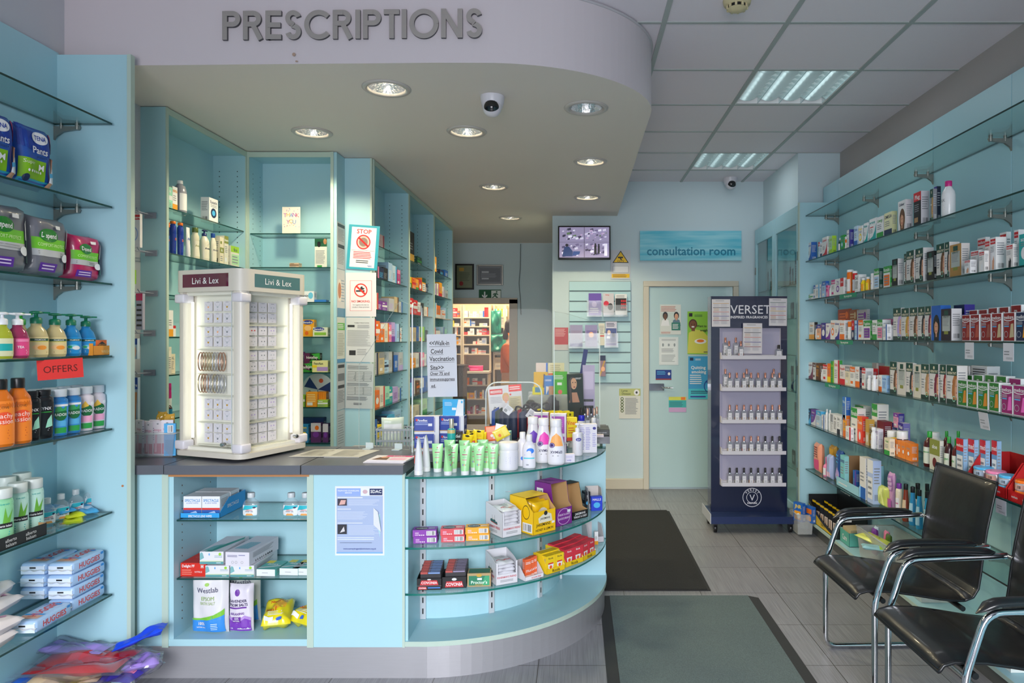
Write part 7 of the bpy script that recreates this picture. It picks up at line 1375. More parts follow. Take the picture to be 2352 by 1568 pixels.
# ---------------------------------------------------------------- curved glass shelves
def c2(zx,zy,z): return on(930 + zx / 4.9,1080 + zy / 4.9,z)
cm = 'on the middle curved shelf'; cb_ = 'on the lowest curved shelf'; ct = 'on the curved glass top'
zm,zl,zt_ = .577,.375,.887
for zx,zy,c1,dk,nm in ((228,822,'8a3aa8','purple','purple'),(540,808,'d8505a','red','coral red'),(820,792,'f0a820','amber','amber')):
    p = c2(zx,zy,zm)
    for k in range(2):
        carton(f'{nm} pastille carton, {("lower", "upper")[k]} of its pair',.105,.028,.06,c1,'white',[('L',.1,.15,.3,.7,4,'e6c8e0'),('R',.58,.18,.96,.85,'white'),('B',.61,.22,.93,.82,'charcoal'),('E',.3,.25,.03,.08,'white'),('E',.38,.25,.03,.08,'white'),('E',.46,.25,.03,.08,'white')],'',(p.x - .004 * k,p.y + .006 * k,zm + .0282 * k),R_(3 + 2 * k),cm,'pastille cartons in pairs',key='vcl' + nm,tart=[('E',.35,.5,.28,.4,'2a2430'),('T','Vocalzone',.35,.5,.2,'white',.45),('L',.65,.3,.95,.7,3,'white')])
SHIP = [('P',[(.28,.48),(.72,.42),(.68,.52),(.6,.5),(.58,.56),(.4,.58),(.3,.56)],'2f5a5a'),('P',[(.30,.48),(.70,.42),(.68,.40),(.34,.45)],'c0302a'),('R',.4,.56,.41,.72,'charcoal'),('R',.55,.52,.56,.74,'charcoal'),('P',[(.40,.56),(.5,.55),(.45,.64)],'d0c8c0')]
def fisher(d,A,B,h,dep,wh,open_top,seed):
    w = (B - A).length; ang = math.atan2(B.y - A.y,B.x - A.x); t = thing('lozenge_box',d,'display box',wh,None,((A.x + B.x) / 2,(A.y + B.y) / 2,A.z),ang)
    b = MB(); m_ = mat('d9d8de',.5); b.box(-w / 2,0,0,w / 2,dep,.002,m_); b.box(-w / 2,0,0,w / 2,.002,h * .42,m_); b.box(-w / 2,0,h * .42,-w / 2 + .01,.002,h * .9,m_); b.box(w / 2 - .008,0,h * .42,w / 2,.002,h * .9,m_)
    for s in (-1,1):
        x = s * w / 2; f = [(0,0),(dep,0),(dep,h * 1.12),(dep * .35,h),(0,h * .86)]; v = [(x,y,z) for y,z in f] + [(x - s * .002,y,z) for y,z in f]; b.add(v,[tuple(range(5)),tuple(range(5,10))[::-1]] + [(i,(i + 1) % 5,5 + (i + 1) % 5,5 + i) for i in range(5)],m_)
    b.box(-w / 2,dep - .002,0,w / 2,dep,h * 1.12,m_)
    b.art([('T',"FISHERMAN'S FRIEND",.5,.30,.075,'c03040',.9),('L',.2,.1,.8,.2,2,'grey')],face((-w / 2,0,0),(w,0,0),(0,0,h),(0,-1,0)),w,h)
    b.art(SHIP + [('T',"FISHERMAN'S FRIEND",.5,.30,.10,'c03040',.72),('L',.3,.1,.7,.2,2,'grey')],face((-w / 2,dep,0),(0,-dep,0),(0,0,h),(-1,0,0)),dep,h); b.build('carton',t)
    for k in range(7 if open_top else 6):
        z = .008 + k * h * .135; b = packet_mb(w * .86,dep * .8,h * .16,'dcdbe2',[('T',"FISHERMAN'S",.5,.3,.12,'c03040',.8),('L',.2,.5,.8,.8,3,'grey')],seed + k,wr=.002); o = b.build('sachet',t); o.rotation_euler = (R_(-90),0,R_((k % 3 - 1) * 3)); o.location = (0,.006,z + h * .14)
    return t
fisher('white lozenge box with ship drawing, overflowing with sachets',c2(1098,762,zm),c2(1310,718,zm),.125,.15,cm,True,100)
for k in range(3):
    p = c2(940 + 70 * k,640,zm); b = packet_mb(.09,.075,.012,'dcdbe2',[('T',"FISHERMAN'S FRIEND",.5,.5,.2,'c03040',.8)],120 + k,wr=.003); o = b.build('lozenge_sachet'); o.location = (p.x + .05,p.y + .03 + .02 * k,zm + .155 + .004 * k); o.rotation_euler = (R_(-78),R_(4 * k),R_(30 + 12 * k)); tag(o,'white lozenge sachet resting on top of the ship box, ' + ('leftmost','middle','rightmost')[k],'sachet',cm)
fisher('white lozenge box with ship drawing and neatly stacked sachets',c2(1025,1300,zl),c2(1268,1258,zl),.112,.14,cb_,False,110)
def sbox(d,A,B,hf,hb,dep,c,art,wh,cut=None,inner='c09a68',sart=None,top=.35):
    """shelf-ready carton with torn window front"""
    w = (B - A).length; ang = math.atan2(B.y - A.y,B.x - A.x); b = MB(); m_ = mat(c,.5); mi_ = mat(inner,.75); th = .002
    b.box(-w / 2,0,0,w / 2,dep,th,m_); b.box(-w / 2,0,0,w / 2,th,hf,m_); b.box(-w / 2,dep - th,0,w / 2,dep,hb,m_)
    b.add([(-w / 2 + th,dep - th - .0003,0),(w / 2 - th,dep - th - .0003,0),(w / 2 - th,dep - th - .0003,hb),(-w / 2 + th,dep - th - .0003,hb)],[(0,1,2,3)],mi_)
    for s in (-1,1):
        x = s * w / 2; f = [(0,0),(dep,0),(dep,hb),(dep * top,hb),(dep * top * .55,hf * 1.25),(0,hf)]; v = [(x,y,z) for y,z in f] + [(x - s * th,y,z) for y,z in f]; n = 6
        b.add(v,[tuple(range(n))] + [(i,(i + 1) % n,n + (i + 1) % n,n + i) for i in range(n)],m_); b.add([(x - s * (th + .0003),y,z) for y,z in f],[tuple(range(n))[::-1]],mi_)
    y0 = dep * top; b.box(-w / 2,y0,hb - th,w / 2,dep,hb,m_); b.add([(-w / 2,y0,hb - th - .0003),(w / 2,y0,hb - th - .0003),(w / 2,dep,hb - th - .0003),(-w / 2,dep,hb - th - .0003)],[(3,2,1,0)],mi_)
    b.art(art,face((-w / 2,0,0),(w,0,0),(0,0,hf),(0,-1,0)),w,hf)
    if sart: b.art(sart,face((-w / 2,dep,0),(0,-dep,0),(0,0,hb),(-1,0,0)),dep,hb)
    o = b.build('lozenge_carton'); o.location = ((A.x + B.x) / 2,(A.y + B.y) / 2,A.z); o.rotation_euler = (0,0,ang); tag(o,d,'display box',wh); return o
A,B = c2(1445,735,zm),c2(1695,668,zm)
sbox('yellow honey and lemon sweet carton with torn window',A,B,.105,.165,.17,'f0c010',[('T','JAKEMANS',.45,.40,.13,'black',.7),('T','HONEY & LEMON',.5,.18,.11,'black',.8),('P',[(.25,.48),(.85,.48),(.8,.8),(.6,.9),(.4,.82),(.22,.7)],'e0dcc8'),('T','JAKEMANS',.53,.66,.09,'black',.5),('E',.55,.88,.08,.1,'charcoal'),('R',.82,.36,.95,.46,'white')],cm,sart=[('R',.55,.05,.95,.3,'white'),('B',.58,.08,.92,.27,'black'),('O',.7,.6,.15,.2,.1,'black')])
for k in range(3): q = (A + B) / 2; packet('shiny yellow sweet bag inside the yellow carton',(q.x - .02 * k - .01,q.y + .03 + .035 * k,zm + .01),.11,.13,.03,'e8b80c',[('E',.5,.5,.35,.3,'e0dcc8'),('T','JAKEMANS',.5,.5,.1,'black',.6)],math.atan2(B.y - A.y,B.x - A.x),'','yellow sweet bags','sweet_bag','sweets',130,key='jk')
A,B = c2(1700,640,zm),c2(1880,590,zm)
sbox('purple sweet carton with torn open front and kraft inside',A,B,.085,.205,.15,'7a2a8a',[('O',.5,.5,.4,.46,.05,'e0c8e6'),('T','THROAT & CHEST',.5,.62,.12,'e0c8e6',.7),('T','BLACKCURRANT',.5,.4,.12,'e0c8e6',.7),('R',.7,.7,.9,.85,'dfe2ea')],cm,sart=[('R',.1,.5,.4,.85,'white'),('B',.14,.54,.36,.8,'black')],top=.25)
A,B = c2(1888,565,zm),c2(2060,520,zm)
sbox('black throat and chest sweet carton cut open to kraft inside',A,B,.04,.17,.13,'1c1a1c',[('T','JAKEMANS',.5,.7,.28,'white',.8),('T','THROAT & CHEST',.5,.3,.26,'white',.85)],cm,top=.5)
p = c2(2150,436,zm); tray('grey open carton holding blue mint packs at the shelf end',(p.x + .0,p.y,zm),.075,.105,.10,'b9b6bc',.03,None,'cfc8c4',R_(12),cm)
carton('blue mint pack with white lettering',.06,.075,.03,'1a3ac8','sky',[('T','HALLS',.5,.8,.16,'white',.8),('E',.5,.4,.3,.2,'4ab0e8')],'',(p.x + .004,p.y - .034,zm),R_(12),cm,key='halls'); p2 = c2(2045,425,zm); carton('black mint pack with white lettering',.03,.085,.05,'1a1c24','sky',[('T','S',.5,.7,.2,'white',.8),('E',.5,.3,.3,.12,'sky')],'',(p2.x + .006,p2.y + .01,zm),R_(20),cm,key='halb')
# lowest curved shelf
CV = [('P',[(.12,.1),(.88,.1),(.82,.62),(.18,.62)],'c83038'),('T','COVONIA',.5,.36,.3,'white',.68),('E',.5,.8,.1,.12,'d9d9d9')]
for k,(zx,zy,c1,d) in enumerate(((273,1345,'8a4a44','first'),(555,1325,'5a3a50','second'))):
    p = c2(zx,zy,zl); rz_ = R_(3 + 2 * k)
    tray(f'black cough lozenge tray with red lettering, {d} from the left',p,.108,.055,.10,'17161a',.05,CV if k else [('P',[(.12,.42),(.88,.42),(.82,.85),(.18,.85)],'c83038'),('T','COVONIA',.5,.64,.22,'white',.68),('E',.5,.92,.08,.06,'d9d9d9'),('R',0,.35,1,.37,'grey'),('P',[(.05,.05),(.4,.05),(.38,.3),(.07,.3)],'c83038'),('T','COVONIA',.23,.17,.14,'white',.3),('R',.45,.15,.95,.24,'4a8ae8')],'17161a',rz_,cb_)
    for j in range(8):
        b = MB(); b.box(-.045,0,0,.045,.009,.075,mat('1d1c22',.4)); b.art([('R',.0,.86,.35,.99,'b04a44'),('R',.38,.88,.95,.97,'7a9ad0' if k == 0 else '8a80a0')],face((-.045,0,0),(.09,0,0),(0,0,.075),(0,-1,0)),.09,.075); b.art([('R',.05,.1,.45,.9,'c0605a'),('R',.5,.1,.95,.9,'6f92d0' if k == 0 else '9a8aa8')],face((-.045,0,.075),(.09,0,0),(0,.009,0),(0,0,1)),.09,.009)
        o = b.build('lozenge_pack'); o.location = (p.x + .005,p.y + .008 + .0108 * j,zl + .003 + .0035 * j); o.rotation_euler = (0,0,rz_); tag(o,f'thin dark lozenge pack in a row, {d} tray from the left','box','','thin dark lozenge packs')
p = c2(835,1308,zl); carton('green and gold pastille carton',.105,.058,.07,'b0966a','green',[('R',.06,.1,.94,.82,'1f7a5a'),('P',[(.6,.1),(.94,.1),(.94,.8),(.75,.8)],'3aa070'),('T',"Proctor's",.5,.34,.24,'e0f0e0',.7),('E',.5,.85,.12,.12,'gold'),('T','PINELYPTUS',.5,.16,.08,'gold',.6),('R',.42,.5,.62,.66,'dfe6e0')],'',p,R_(4),cb_,key='proc',side='8a7a4a',tart=[('R',.05,.1,.95,.9,'2a6a4a')])
A,B = c2(1355,1250,zl),c2(1560,1195,zl); ang = math.atan2(B.y - A.y,B.x - A.x); M_ = (A + B) / 2
tray('low white tray with red lettering holding orange cartons',M_,.105,.06,.13,'e3e0e6',.018,[('T','SUGAR FREE',.6,.5,.4,'d04040',.8)],'d9d6dc',ang,cb_)
for k in range(3): carton('orange vitamin lozenge carton',.036,.085,.018,'e8683a','white',[('T','STILA',.55,.35,.12,'white',.85),('L',.1,.7,.9,.85,2,'white'),('R',.0,.0,1,.12,'f4c8b8')],'',Vector((M_.x - .03 + .012 * k,M_.y + .0 + .02 * k,zl + .004)) + Vector((0,.012,0)),ang,'in the low white tray','orange lozenge cartons',key='stila')
def ricola(d,A,B,c,rows,cols,dep,seed):
    w = (B - A).length; ang = math.atan2(B.y - A.y,B.x - A.x); M_ = (A + B) / 2
    tray(f'yellow herb sweet tray, {d}',M_,w,.085,dep,'f0c818',.024,[('T','Ricola',.5,.5,.6,'black',.5)],'d9d6d0',ang,cb_)
    RC = [('T','Ricola',.5,.85,.11,'white' if c != 'f0cc20' else 'charcoal',.8),('R',.2,.5,.8,.58,'d83a30'),('P',[(.25,.2),(.75,.2),(.82,.5),(.18,.5)],'white'),('E',.5,.33,.16,.1,'e8602a')]
    for i in range(cols):
        for j in range(rows):
            u = -w / 2 + w * (i + .5) / cols; v = .006 + (dep - .02) * j / rows; ca,sa = math.cos(ang),math.sin(ang)
            carton(f'{"red" if c != "f0cc20" else "yellow"} herb sweet carton',w / cols * .94,.08 + .002 * j,(dep - .02) / rows * .9,c,'white',RC,'',(M_.x + u * ca - v * sa,M_.y + u * sa + v * ca,zl + .003),ang,f'in the {d} yellow tray','herb sweet cartons',key='ric' + c)
ricola('leftmost',c2(1600,1175,zl),c2(1800,1112,zl),'f0cc20',4,2,.10,1)
ricola('middle',c2(1812,1095,zl),c2(2005,1025,zl),'d8384a',6,2,.14,2)
ricola('right hand',c2(2010,1022,zl),c2(2148,945,zl),'d8384a',6,2,.14,3)
p = c2(2175,830,zl); tray('empty pale grey carton tray at the shelf end',(p.x - .01,p.y + .03,zl),.09,.09,.10,'c9c2c8',.03,None,'d3cccf',R_(20),cb_); carton('slim white and yellow pack',.02,.07,.02,'e6e4e6','amber','foot','',(c2(2155,835,zl).x,c2(2155,835,zl).y,zl),R_(10),cb_)
# ---------------------------------------------------------------- curved glass top
def c1_(zx,zy,z): return on(920 + zx / 4.704,880 + zy / 4.704,z)
def tubefn2():
    def fn():
        B = MB(); n = 18; vs = []; zs = [0,.12,.35,.6,.85,1]; h = .165; cp_ = .022
        for t_ in zs:
            z = cp_ + (h - cp_) * t_; rx = .019 * (1 - t_) ** .5 + .001; ry = .017 * (1 - t_ * .1)
            for i in range(n): a = 2 * PI * i / n; vs.append((rx * math.cos(a),ry * math.sin(a),z))
        B.add(vs,[(j * n + i,j * n + (i + 1) % n,(j + 1) * n + (i + 1) % n,(j + 1) * n + i) for j in range(5) for i in range(n)],mat('dfe0e6',.35,coat=.2),True)
        B.box(-.0185,-.006,.05,-.0165,.006,.085,'c83a28')
        C = MB(); C.lathe([(.0195,0),(.0195,.02),(.017,.022)],mat('e6e6ea',.35),20); return [('tube_body',B,None),('cap',C,None)]
    return fn
for zx,zy in ((196,985),(275,948)): p = c1_(zx,zy,zt_); place('edgetube',tubefn2(),'squeeze_tube','white tall tube seen edge on','tube',ct,'white tubes at the left end',p,0)
GT = [('E',.5,.90,.06,.04,'b04a5a'),('L',.3,.78,.7,.84,1,'6aa87a'),('R',.2,.66,.8,.70,'b03a6a'),('L',.25,.50,.75,.60,2,'7ab08a'),('R',.2,.42,.8,.45,'c86a8a'),('E',.3,.2,.07,.05,'8a8ac8'),('E',.5,.2,.07,.05,'d88a6a'),('E',.7,.2,.07,.05,'8ab08a')]
for zx,zy,rz_,d in ((400,955,2,0),(512,988,70,1),(565,958,5,0),(697,985,-3,0),(800,945,5,0),(850,983,2,0),(935,950,-4,0),(1000,962,4,0),(530,905,0,0),(690,910,0,0),(890,900,3,0)):
    p = c1_(zx,zy,zt_); squeeze('bright green skin cream tube turned sideways' if d else ('bright green skin cream tube, front line' if zy > 930 else 'bright green skin cream tube, back line'),p,.052,.128,'9fdc9a','e3e6e8',GT,R_(rz_),ct,None if d else 'bright green cream tubes','doc')
p = c1_(1165,925,zt_); bottle('wide round white cream jar with screw lid',p,.046,.125,'e3e2e8','e8e7ec','e0dfe8',[('L',.12,.3,.55,.75,8,'9aa0c8'),('L',.6,.3,.92,.75,8,'b0b4d4'),('R',.02,.78,.1,.86,'e8dc6a')],0,ct,None,'jar','jar',shape='jar',capr=.0455,caph=.034,lz=(.1,.9),la=70)
def flatb(d,p,r,h,art,capc='e6e6ea',rz=0,**k): bottle(d,p,r,h,k.pop('c','e0dfe6'),capc,k.pop('lab','dedee6'),art,rz,k.pop('wh',ct),None,key=d,sy=.62,lz=(.06,.85),la=66,**k)
flatb('small white lotion bottle with a blue splash, standing in front',c1_(1390,912,zt_),.031,.155,[('E',.6,.75,.25,.13,'2a7ae0'),('E',.5,.66,.15,.1,'dedee6'),('R',.1,.38,.9,.43,'3ac8d8'),('L',.2,.52,.7,.6,2,'6a80c8'),('T','500',.4,.1,.06,'navy',.3)],shape='round',capr=.014,caph=.03)
flatb('small white lotion bottle half hidden behind its twin',c1_(1318,890,zt_),.031,.16,[('E',.6,.3,.2,.1,'2a7ae0')],shape='round',capr=.014,caph=.03)
EP = lambda c: [('P',[(.1,.55),(.9,.55),(.8,.85),(.5,.98),(.2,.85)],c),('L',.3,.7,.75,.8,2,'white'),('E',.25,.58,.17,.085,'3a2a6a'),('O',.25,.58,.13,.065,.2,'lilac'),('T','EPIMAX',.5,.35,.09,'3a3a5a',.75,True,180),('L',.3,.2,.7,.26,1,'grey')]
for zx,zy,c,d,rz_ in ((1430,830,'6a3ab8','white cream bottle with purple arch, behind the front pair',.25),(1545,852,'e040b0','white cream bottle with magenta arch',.25),(1682,872,'f4a858','white cream bottle with orange arch, frontmost',.05)):
    flatb(d,c1_(zx,zy,zt_),.043,.215,EP(c),rz=rz_,shape='pear',capr=.026,caph=.034)
ZX = [('R',.05,.06,.95,.94,'a83ab0'),('L',.2,.66,.8,.8,3,'e3b8e6'),('E',.5,.22,.3,.14,'5a1a8a')]; ZS = [('R',.08,.03,.95,.97,'a83ab8'),('T','ZeroDouble Gel',.5,.82,.05,'white',.8),('L',.2,.5,.85,.7,5,'d8a0e0'),('E',.5,.25,.35,.15,'6a1a9a'),('R',.35,.33,.65,.38,'white'),('R',.08,.03,.95,.1,'5a1a8a')]
ZF = [('R',.1,.5,.9,.94,'b04ab8'),('L',.2,.62,.8,.85,5,'dcb0e0'),('E',.1,.85,.1,.05,'white'),('R',.3,.06,.9,.42,'a83ab0')]
A = c1_(1788,752,zt_); A2 = Vector((A.x - .06,A.y + .02,A.z))
o = carton('tall purple and white gel carton, nearer of the pair',.085,.205,.055,'e3dce8','purple',ZF,'',(A.x - .042,A.y,zt_),R_(-3),ct,key='zf',side='e3dce8',sart=ZS)
carton('tall purple and white gel carton, further of the pair',.08,.207,.055,'e3dce8','purple',ZX,'',(A.x - .135,A.y + .05,zt_),R_(-3),ct,key='zx',side='a83ab0')
p = c1_(1822,855,zt_); carton('small lilac and white carton at the glass edge',.055,.042,.03,'dcd8e6','lilac',[('T','scalp',.5,.3,.2,'7a7ac0',.5),('L',.2,.55,.8,.8,2,'b0b0d8')],'',p,R_(12),ct,key='lil')
bottle('white pump bottle with blue oval badge',c1_(1912,775,zt_),.027,.165,'e0dfe6','e3e3e8','dedee6',[('E',.6,.72,.25,.08,'2a2a9a'),('T','Q20',.6,.72,.07,'white',.3),('L',.3,.2,.8,.55,6,'d8a0b0')],0,ct,None,shape='straight',pump=True,caph=.045,capr=.012,lz=(.05,.95),key='pumpb')
p = c1_(2000,750,zt_); carton('white carton printed with violet columns and a blue badge',.10,.15,.05,'dedce6','indigo',[('L',.06,.1,.36,.9,14,'8a8ac8'),('L',.40,.1,.66,.9,14,'8a8ac8'),('E',.86,.86,.09,.05,'2a2a8a'),('L',.76,.2,.96,.7,8,'9a9ad0')],'',(p.x + .01,p.y,zt_),R_(4),ct,key='q20')
bottle('slim tall white bottle at the right end',c1_(2088,695,zt_),.014,.165,'e0e0e4','e3e3e8',None,None,0,ct,None,shape='straight',capr=.013,caph=.035)
bottle('white bottle with bright blue cap, left of its twin',c1_(1850,690,zt_),.02,.15,'e0e0e4','2a2ad0',None,None,0,ct,None,shape='straight',capr=.013,caph=.03); bottle('white bottle with bright blue cap, behind the violet printed carton',c1_(1955,660,zt_),.024,.165,'e0e0e4','2a2ad0',None,None,0,ct,None,shape='straight',capr=.018,caph=.03)
# ---------------------------------------------------------------- inner counter top
zi = .941; ci = 'on the inner counter top'
FL = [('R',0,.18,.8,1,'24409c'),('R',0,.14,.8,.18,'c9a04a'),('T','Flowflex',.32,.78,.14,'white',.42),('L',.05,.5,.55,.68,2,'a9b8e0'),('E',.1,.8,.04,.07,'red'),('R',.56,.45,.72,.6,'dfe2ea'),('R',.82,.1,.84,.95,'24409c')]
for x0,y_,k,d,rz_ in ((952,3.40,0,'left stack, lower',2),(952,3.40,1,'left stack, upper',3),(1010,3.42,0,'right stack, lower',-2),(1010,3.42,1,'right stack, upper',-4)):
    a = at(x0 + 28,900,y_); carton(f'blue and white test kit carton, {d}',.122,.084,.06,'d9d9e2','blue',FL,'',(a.x,y_,zi + .0845 * k),R_(rz_),ci,'blue test kit cartons',key='flow',side='1c2f78')
a = at(1041,0,3.44); carton('sky blue test kit carton on top of right stack',.105,.078,.03,'35a8e0','white',[('P',[(.6,0),(1,0),(1,1),(.75,1)],'dfe2e8'),('L',.1,.6,.5,.85,3,'paleblue'),('R',.45,.35,.65,.5,'white'),('E',.92,.85,.05,.08,'sky')],'',(a.x,3.435,zi + .1695),R_(-5),ci,key='cov')
p = at(1034,0,3.31); bottle('teal bottle with gold collar, silver neck and cream cap',(p.x,3.345,zi),.020,.165,'teal','d8c890','c9b47a',[('R',0,.0,1,.6,'teal')],0,ci,None,shape='straight',capr=.011,caph=.045,lz=(.6,.95),capm=mat('c8c4b4',.25,metal=.6))
p = at(1052,0,3.42); carton('black and indigo tanning carton',.05,.10,.04,'26225a','black',[('R',0,.4,1,1,'141416'),('T','TanSol',.5,.8,.14,'white',.86),('T','tan',.5,.6,.1,'white',.5)],'',(p.x,3.36,zi),R_(-3),ci,key='tan')
CX_ = [('E',.5,.88,.2,.06,'black'),('R',.2,.2,.85,.42,'d03020'),('T','CARMEX',.52,.31,.1,'white',.55),('L',.2,.55,.8,.7,2,'d8b020')]
for i,(px,py,tl) in enumerate(((1069,1008,8),(1083,1000,-14),(1096,1004,6),(1104,1000,-8),(1078,992,12))):
    p = at(px,py,3.36 + .02 * i); b = packet_mb(.055,.085,.008,'f0d418',CX_,140 + i,wr=.001); o = b.build('lip_balm_card'); o.location = (p.x,p.y,zi + .012 + .008 * (i % 3)); o.rotation_euler = (R_(-30),R_(tl),R_(tl)); tag(o,'yellow lip balm blister card with red label','card',ci,'yellow lip balm cards')
p = at(1085,0,3.33); tray('grey low tray under the lip balm cards',(p.x,3.33,zi),.11,.03,.14,'b9b6bc',.03,None,'grey',0,ci)
for i,(px,c,tl,d) in enumerate(((1126,'e8e6ea',4,'white card with sky blue picture leaning'),(1131,'e8602a',-6,'orange card with white bird print leaning'),(1148,'e6e6ee',10,'white card with blue badge leaning'),(1140,'f0d418',62,'yellow narrow card lying across'))):
    p = at(px,0,3.5); b = packet_mb(.055,.075,.004,c,[('R',.1,.6,.9,.95,('sky','f0a080','white','f4e060')[i]),('E',.6,.35,.15,.1,('navy','white','blue','orange')[i])],150 + i,wr=.0); o = b.build('blister_card'); o.location = (p.x,3.47 - .015 * i,zi + .03 + .012 * i); o.rotation_euler = (R_(-12),R_(tl),0); tag(o,d,'card',ci)
p = on(1142,1032,zi); carton('white pump dispenser carton with mint edge',.115,.08,.06,'e0e2ea','mint',[('R',.46,.1,.54,.7,'c9ccd6'),('R',.25,.62,.75,.72,'c9ccd6'),('E',.5,.4,.1,.25,'c3c7d2')],'',(p.x,p.y + .05,zi),R_(-4),ci,key='pmp',top='9fdcd0',side='9fdcd0')
# glasses stand: board, cases, tags
def casef(c):
    def fn():
        b = MB(); n = 14; vs = []; zs = [0,.02,.5,.9,1]
        for t_ in zs:
            for i in range(n): a = 2 * PI * i / n; k_ = 1.0 if 0 < t_ < 1 else .9; vs.append((.022 * k_ * math.cos(a),.014 * k_ * math.sin(a),.15 * t_ + (.012 * math.cos(a) if t_ == 1 else 0)))
        b.add(vs,[(j * n + i,j * n + (i + 1) % n,(j + 1) * n + (i + 1) % n,(j + 1) * n + i) for j in range(4) for i in range(n)],mat(c,.5),True); b.add(vs[-n:],[tuple(range(n))],mat('charcoal',.7)); return [('glasses_case',b,None)]
    return fn
for i,(px,c,y_,d) in enumerate(((1156,'1d2a48',3.86,'navy'),(1166,'1d2a48',3.83,'navy'),(1179,'1d2a48',3.80,'navy'),(1201,'1d2a48',3.84,'navy'),(1190,'a8182a',3.88,'crimson'),(1216,'b81c30',3.90,'crimson'),(1146,'143028',3.92,'dark green'),(1138,'1d4a9c',3.95,'bright blue'))):
    p = at(px,0,y_); place(('gc',c),casef(c),'glasses_case',f'{d} soft glasses case standing upright','glasses case','','soft glasses cases',(p.x,y_,zi),R_(10 - 8 * (i % 3)))
b = MB(); W,H = .195,.22; b.box(-W / 2,0,0,W / 2,.003,H,mat('d3d4da',.5)); b.art([('R',.05,.78,.43,.92,'d8282a'),('T','MEDISPEX',.24,.85,.07,'white',.34),('R',.62,.82,1,1,'e02a20'),('L',.65,.86,.95,.96,2,'white'),('L',.06,.55,.42,.72,5,'9a9ca8'),('E',.66,.75,.03,.025,'red'),('E',.66,.66,.03,.025,'red')] + person_art(.52,.66,1.1,'c8a060','skin','c9cad2',.9) + [('O',.18,.36,.05,.1,.2,'black'),('O',.18,.18,.05,.08,.2,'black'),('R',.14,.1,.16,.42,'black')],face((-W / 2,0,0),(W,0,0),(0,0,H),(0,-1,0)),W,H)
o = b.build('display_board'); p = at(1165,0,4.0); o.location = (p.x,4.0,zi + .06); o.rotation_euler = (R_(-6),R_(-5),0); tag(o,'white reading glasses board with red labels and blond woman','display board',ci)
b = MB(); b.box(-.10,0,0,.10,.10,.06,mat('35363a',.5)); o = b.build('display_stand'); o.location = (p.x,3.985,zi - .0005); tag(o,'dark low block holding the glasses board','stand',ci)
for d,px,py,y_,w_,h_,c,tl,ops in (('beige printed card clipped on the glasses board',1183,937,3.93,.07,.085,'c9bd94',-4,[('L',.12,.1,.88,.9,8,'8a8468')]),('white diamond shaped barcode tag on the left cases',1167,951,3.78,.045,.045,'dfe0e6',40,[('L',.1,.5,.9,.9,4,'grey'),('R',.1,.1,.5,.45,'grey')]),('white diamond shaped barcode tag on the red case',1221,962,3.80,.05,.05,'dfe0e6',35,[('L',.1,.5,.9,.9,4,'grey'),('R',.3,.1,.8,.4,'grey')])):
    b = MB(); b.box(-w_ / 2,0,-h_ / 2,w_ / 2,.001,h_ / 2,mat(c,.6)); b.art(ops,face((-w_ / 2,0,-h_ / 2),(w_,0,0),(0,0,h_),(0,-1,0)),w_,h_); o = b.build('price_tag'); o.location = at(px,py - 10,y_); o.rotation_euler = (0,R_(tl),0); tag(o,d,'label')
b = MB()
for i in range(3): b.tube([(.05 * math.cos(a) + .045 * i,.02 * math.sin(a),.02 * math.sin(2 * a) + .01 * i) for a in [2 * PI * k / 16 for k in range(16)]],.006,mat('1a1820',.4),6,True)
o = b.build('spectacle_lanyard'); p = at(1205,945,3.86); o.location = (p.x,p.y,zi + .155); tag(o,'tangle of dark spectacle cords over the cases','cord')
b = MB(); b.lathe([(.03 * math.sin(PI * k / 12),.03 - .03 * math.cos(PI * k / 12)) for k in range(13)],mat('1a1c22',.05,metal=.6),20); o = b.build('dark_ball'); p = at(1219,930,4.1); o.location = (p.x,4.1,zi + .13); tag(o,'dark mirrored ball behind the glasses cases','ornament'); b = MB(); b.box(-.05,-.05,0,.05,.05,.13,mat('a8a89c',.3,alpha=.6)); o = b.build('acrylic_block'); o.location = (p.x,4.1,zi); tag(o,'clear acrylic block under the dark ball','stand')
YS = [('T','Yes',.5,.66,.22,'d84a20',.7),('E',.5,.9,.14,.05,'6a5a10'),('L',.2,.1,.8,.4,3,'d8a818')]
for i in range(8):
    px = 1245 + 9.2 * i; y_ = 3.86 - .004 * i; p = at(px,0,y_); carton('bright yellow cold sore card pack in a slanting row',.05,.15 - .004 * (i % 2) - (.0 if i else -.01),.012,'f0dc18','orange',YS,'',(p.x,y_,zi),R_(38),'','yellow card packs in a row',key='yes')
p = at(1313,0,3.74); carton('bright yellow carton with red lettering, right of the slanting row',.06,.125,.03,'f0d818','orange',[('T','Vines',.5,.78,.2,'d84a20',.8),('L',.2,.3,.8,.6,3,'d8681a'),('R',0,0,1,.15,'d84a20')],'',(p.x,3.74,zi),R_(12),'',key='vines')
b = MB(); b.prism([(-.04,0),(.04,0),(.04,.03)] + [(.025 * math.cos(a),.035 + .03 * math.sin(a)) for a in [PI * k / 8 for k in range(9)]] + [(-.04,.03)],0,.003,mat('17171a',.4)); o = b.build('header_card'); p = at(1268,916,4.0); o.location = (p.x,4.0,zi + .16); o.rotation_euler = (PI / 2,0,0); tag(o,'black arched header card behind the yellow packs','sign'); b = MB(); b.box(-.04,0,0,.04,.06,.16,mat('25262a',.5)); o = b.build('display_stand'); o.location = (p.x,4.0,zi - .0005); tag(o,'black block behind the yellow packs','stand',ci)
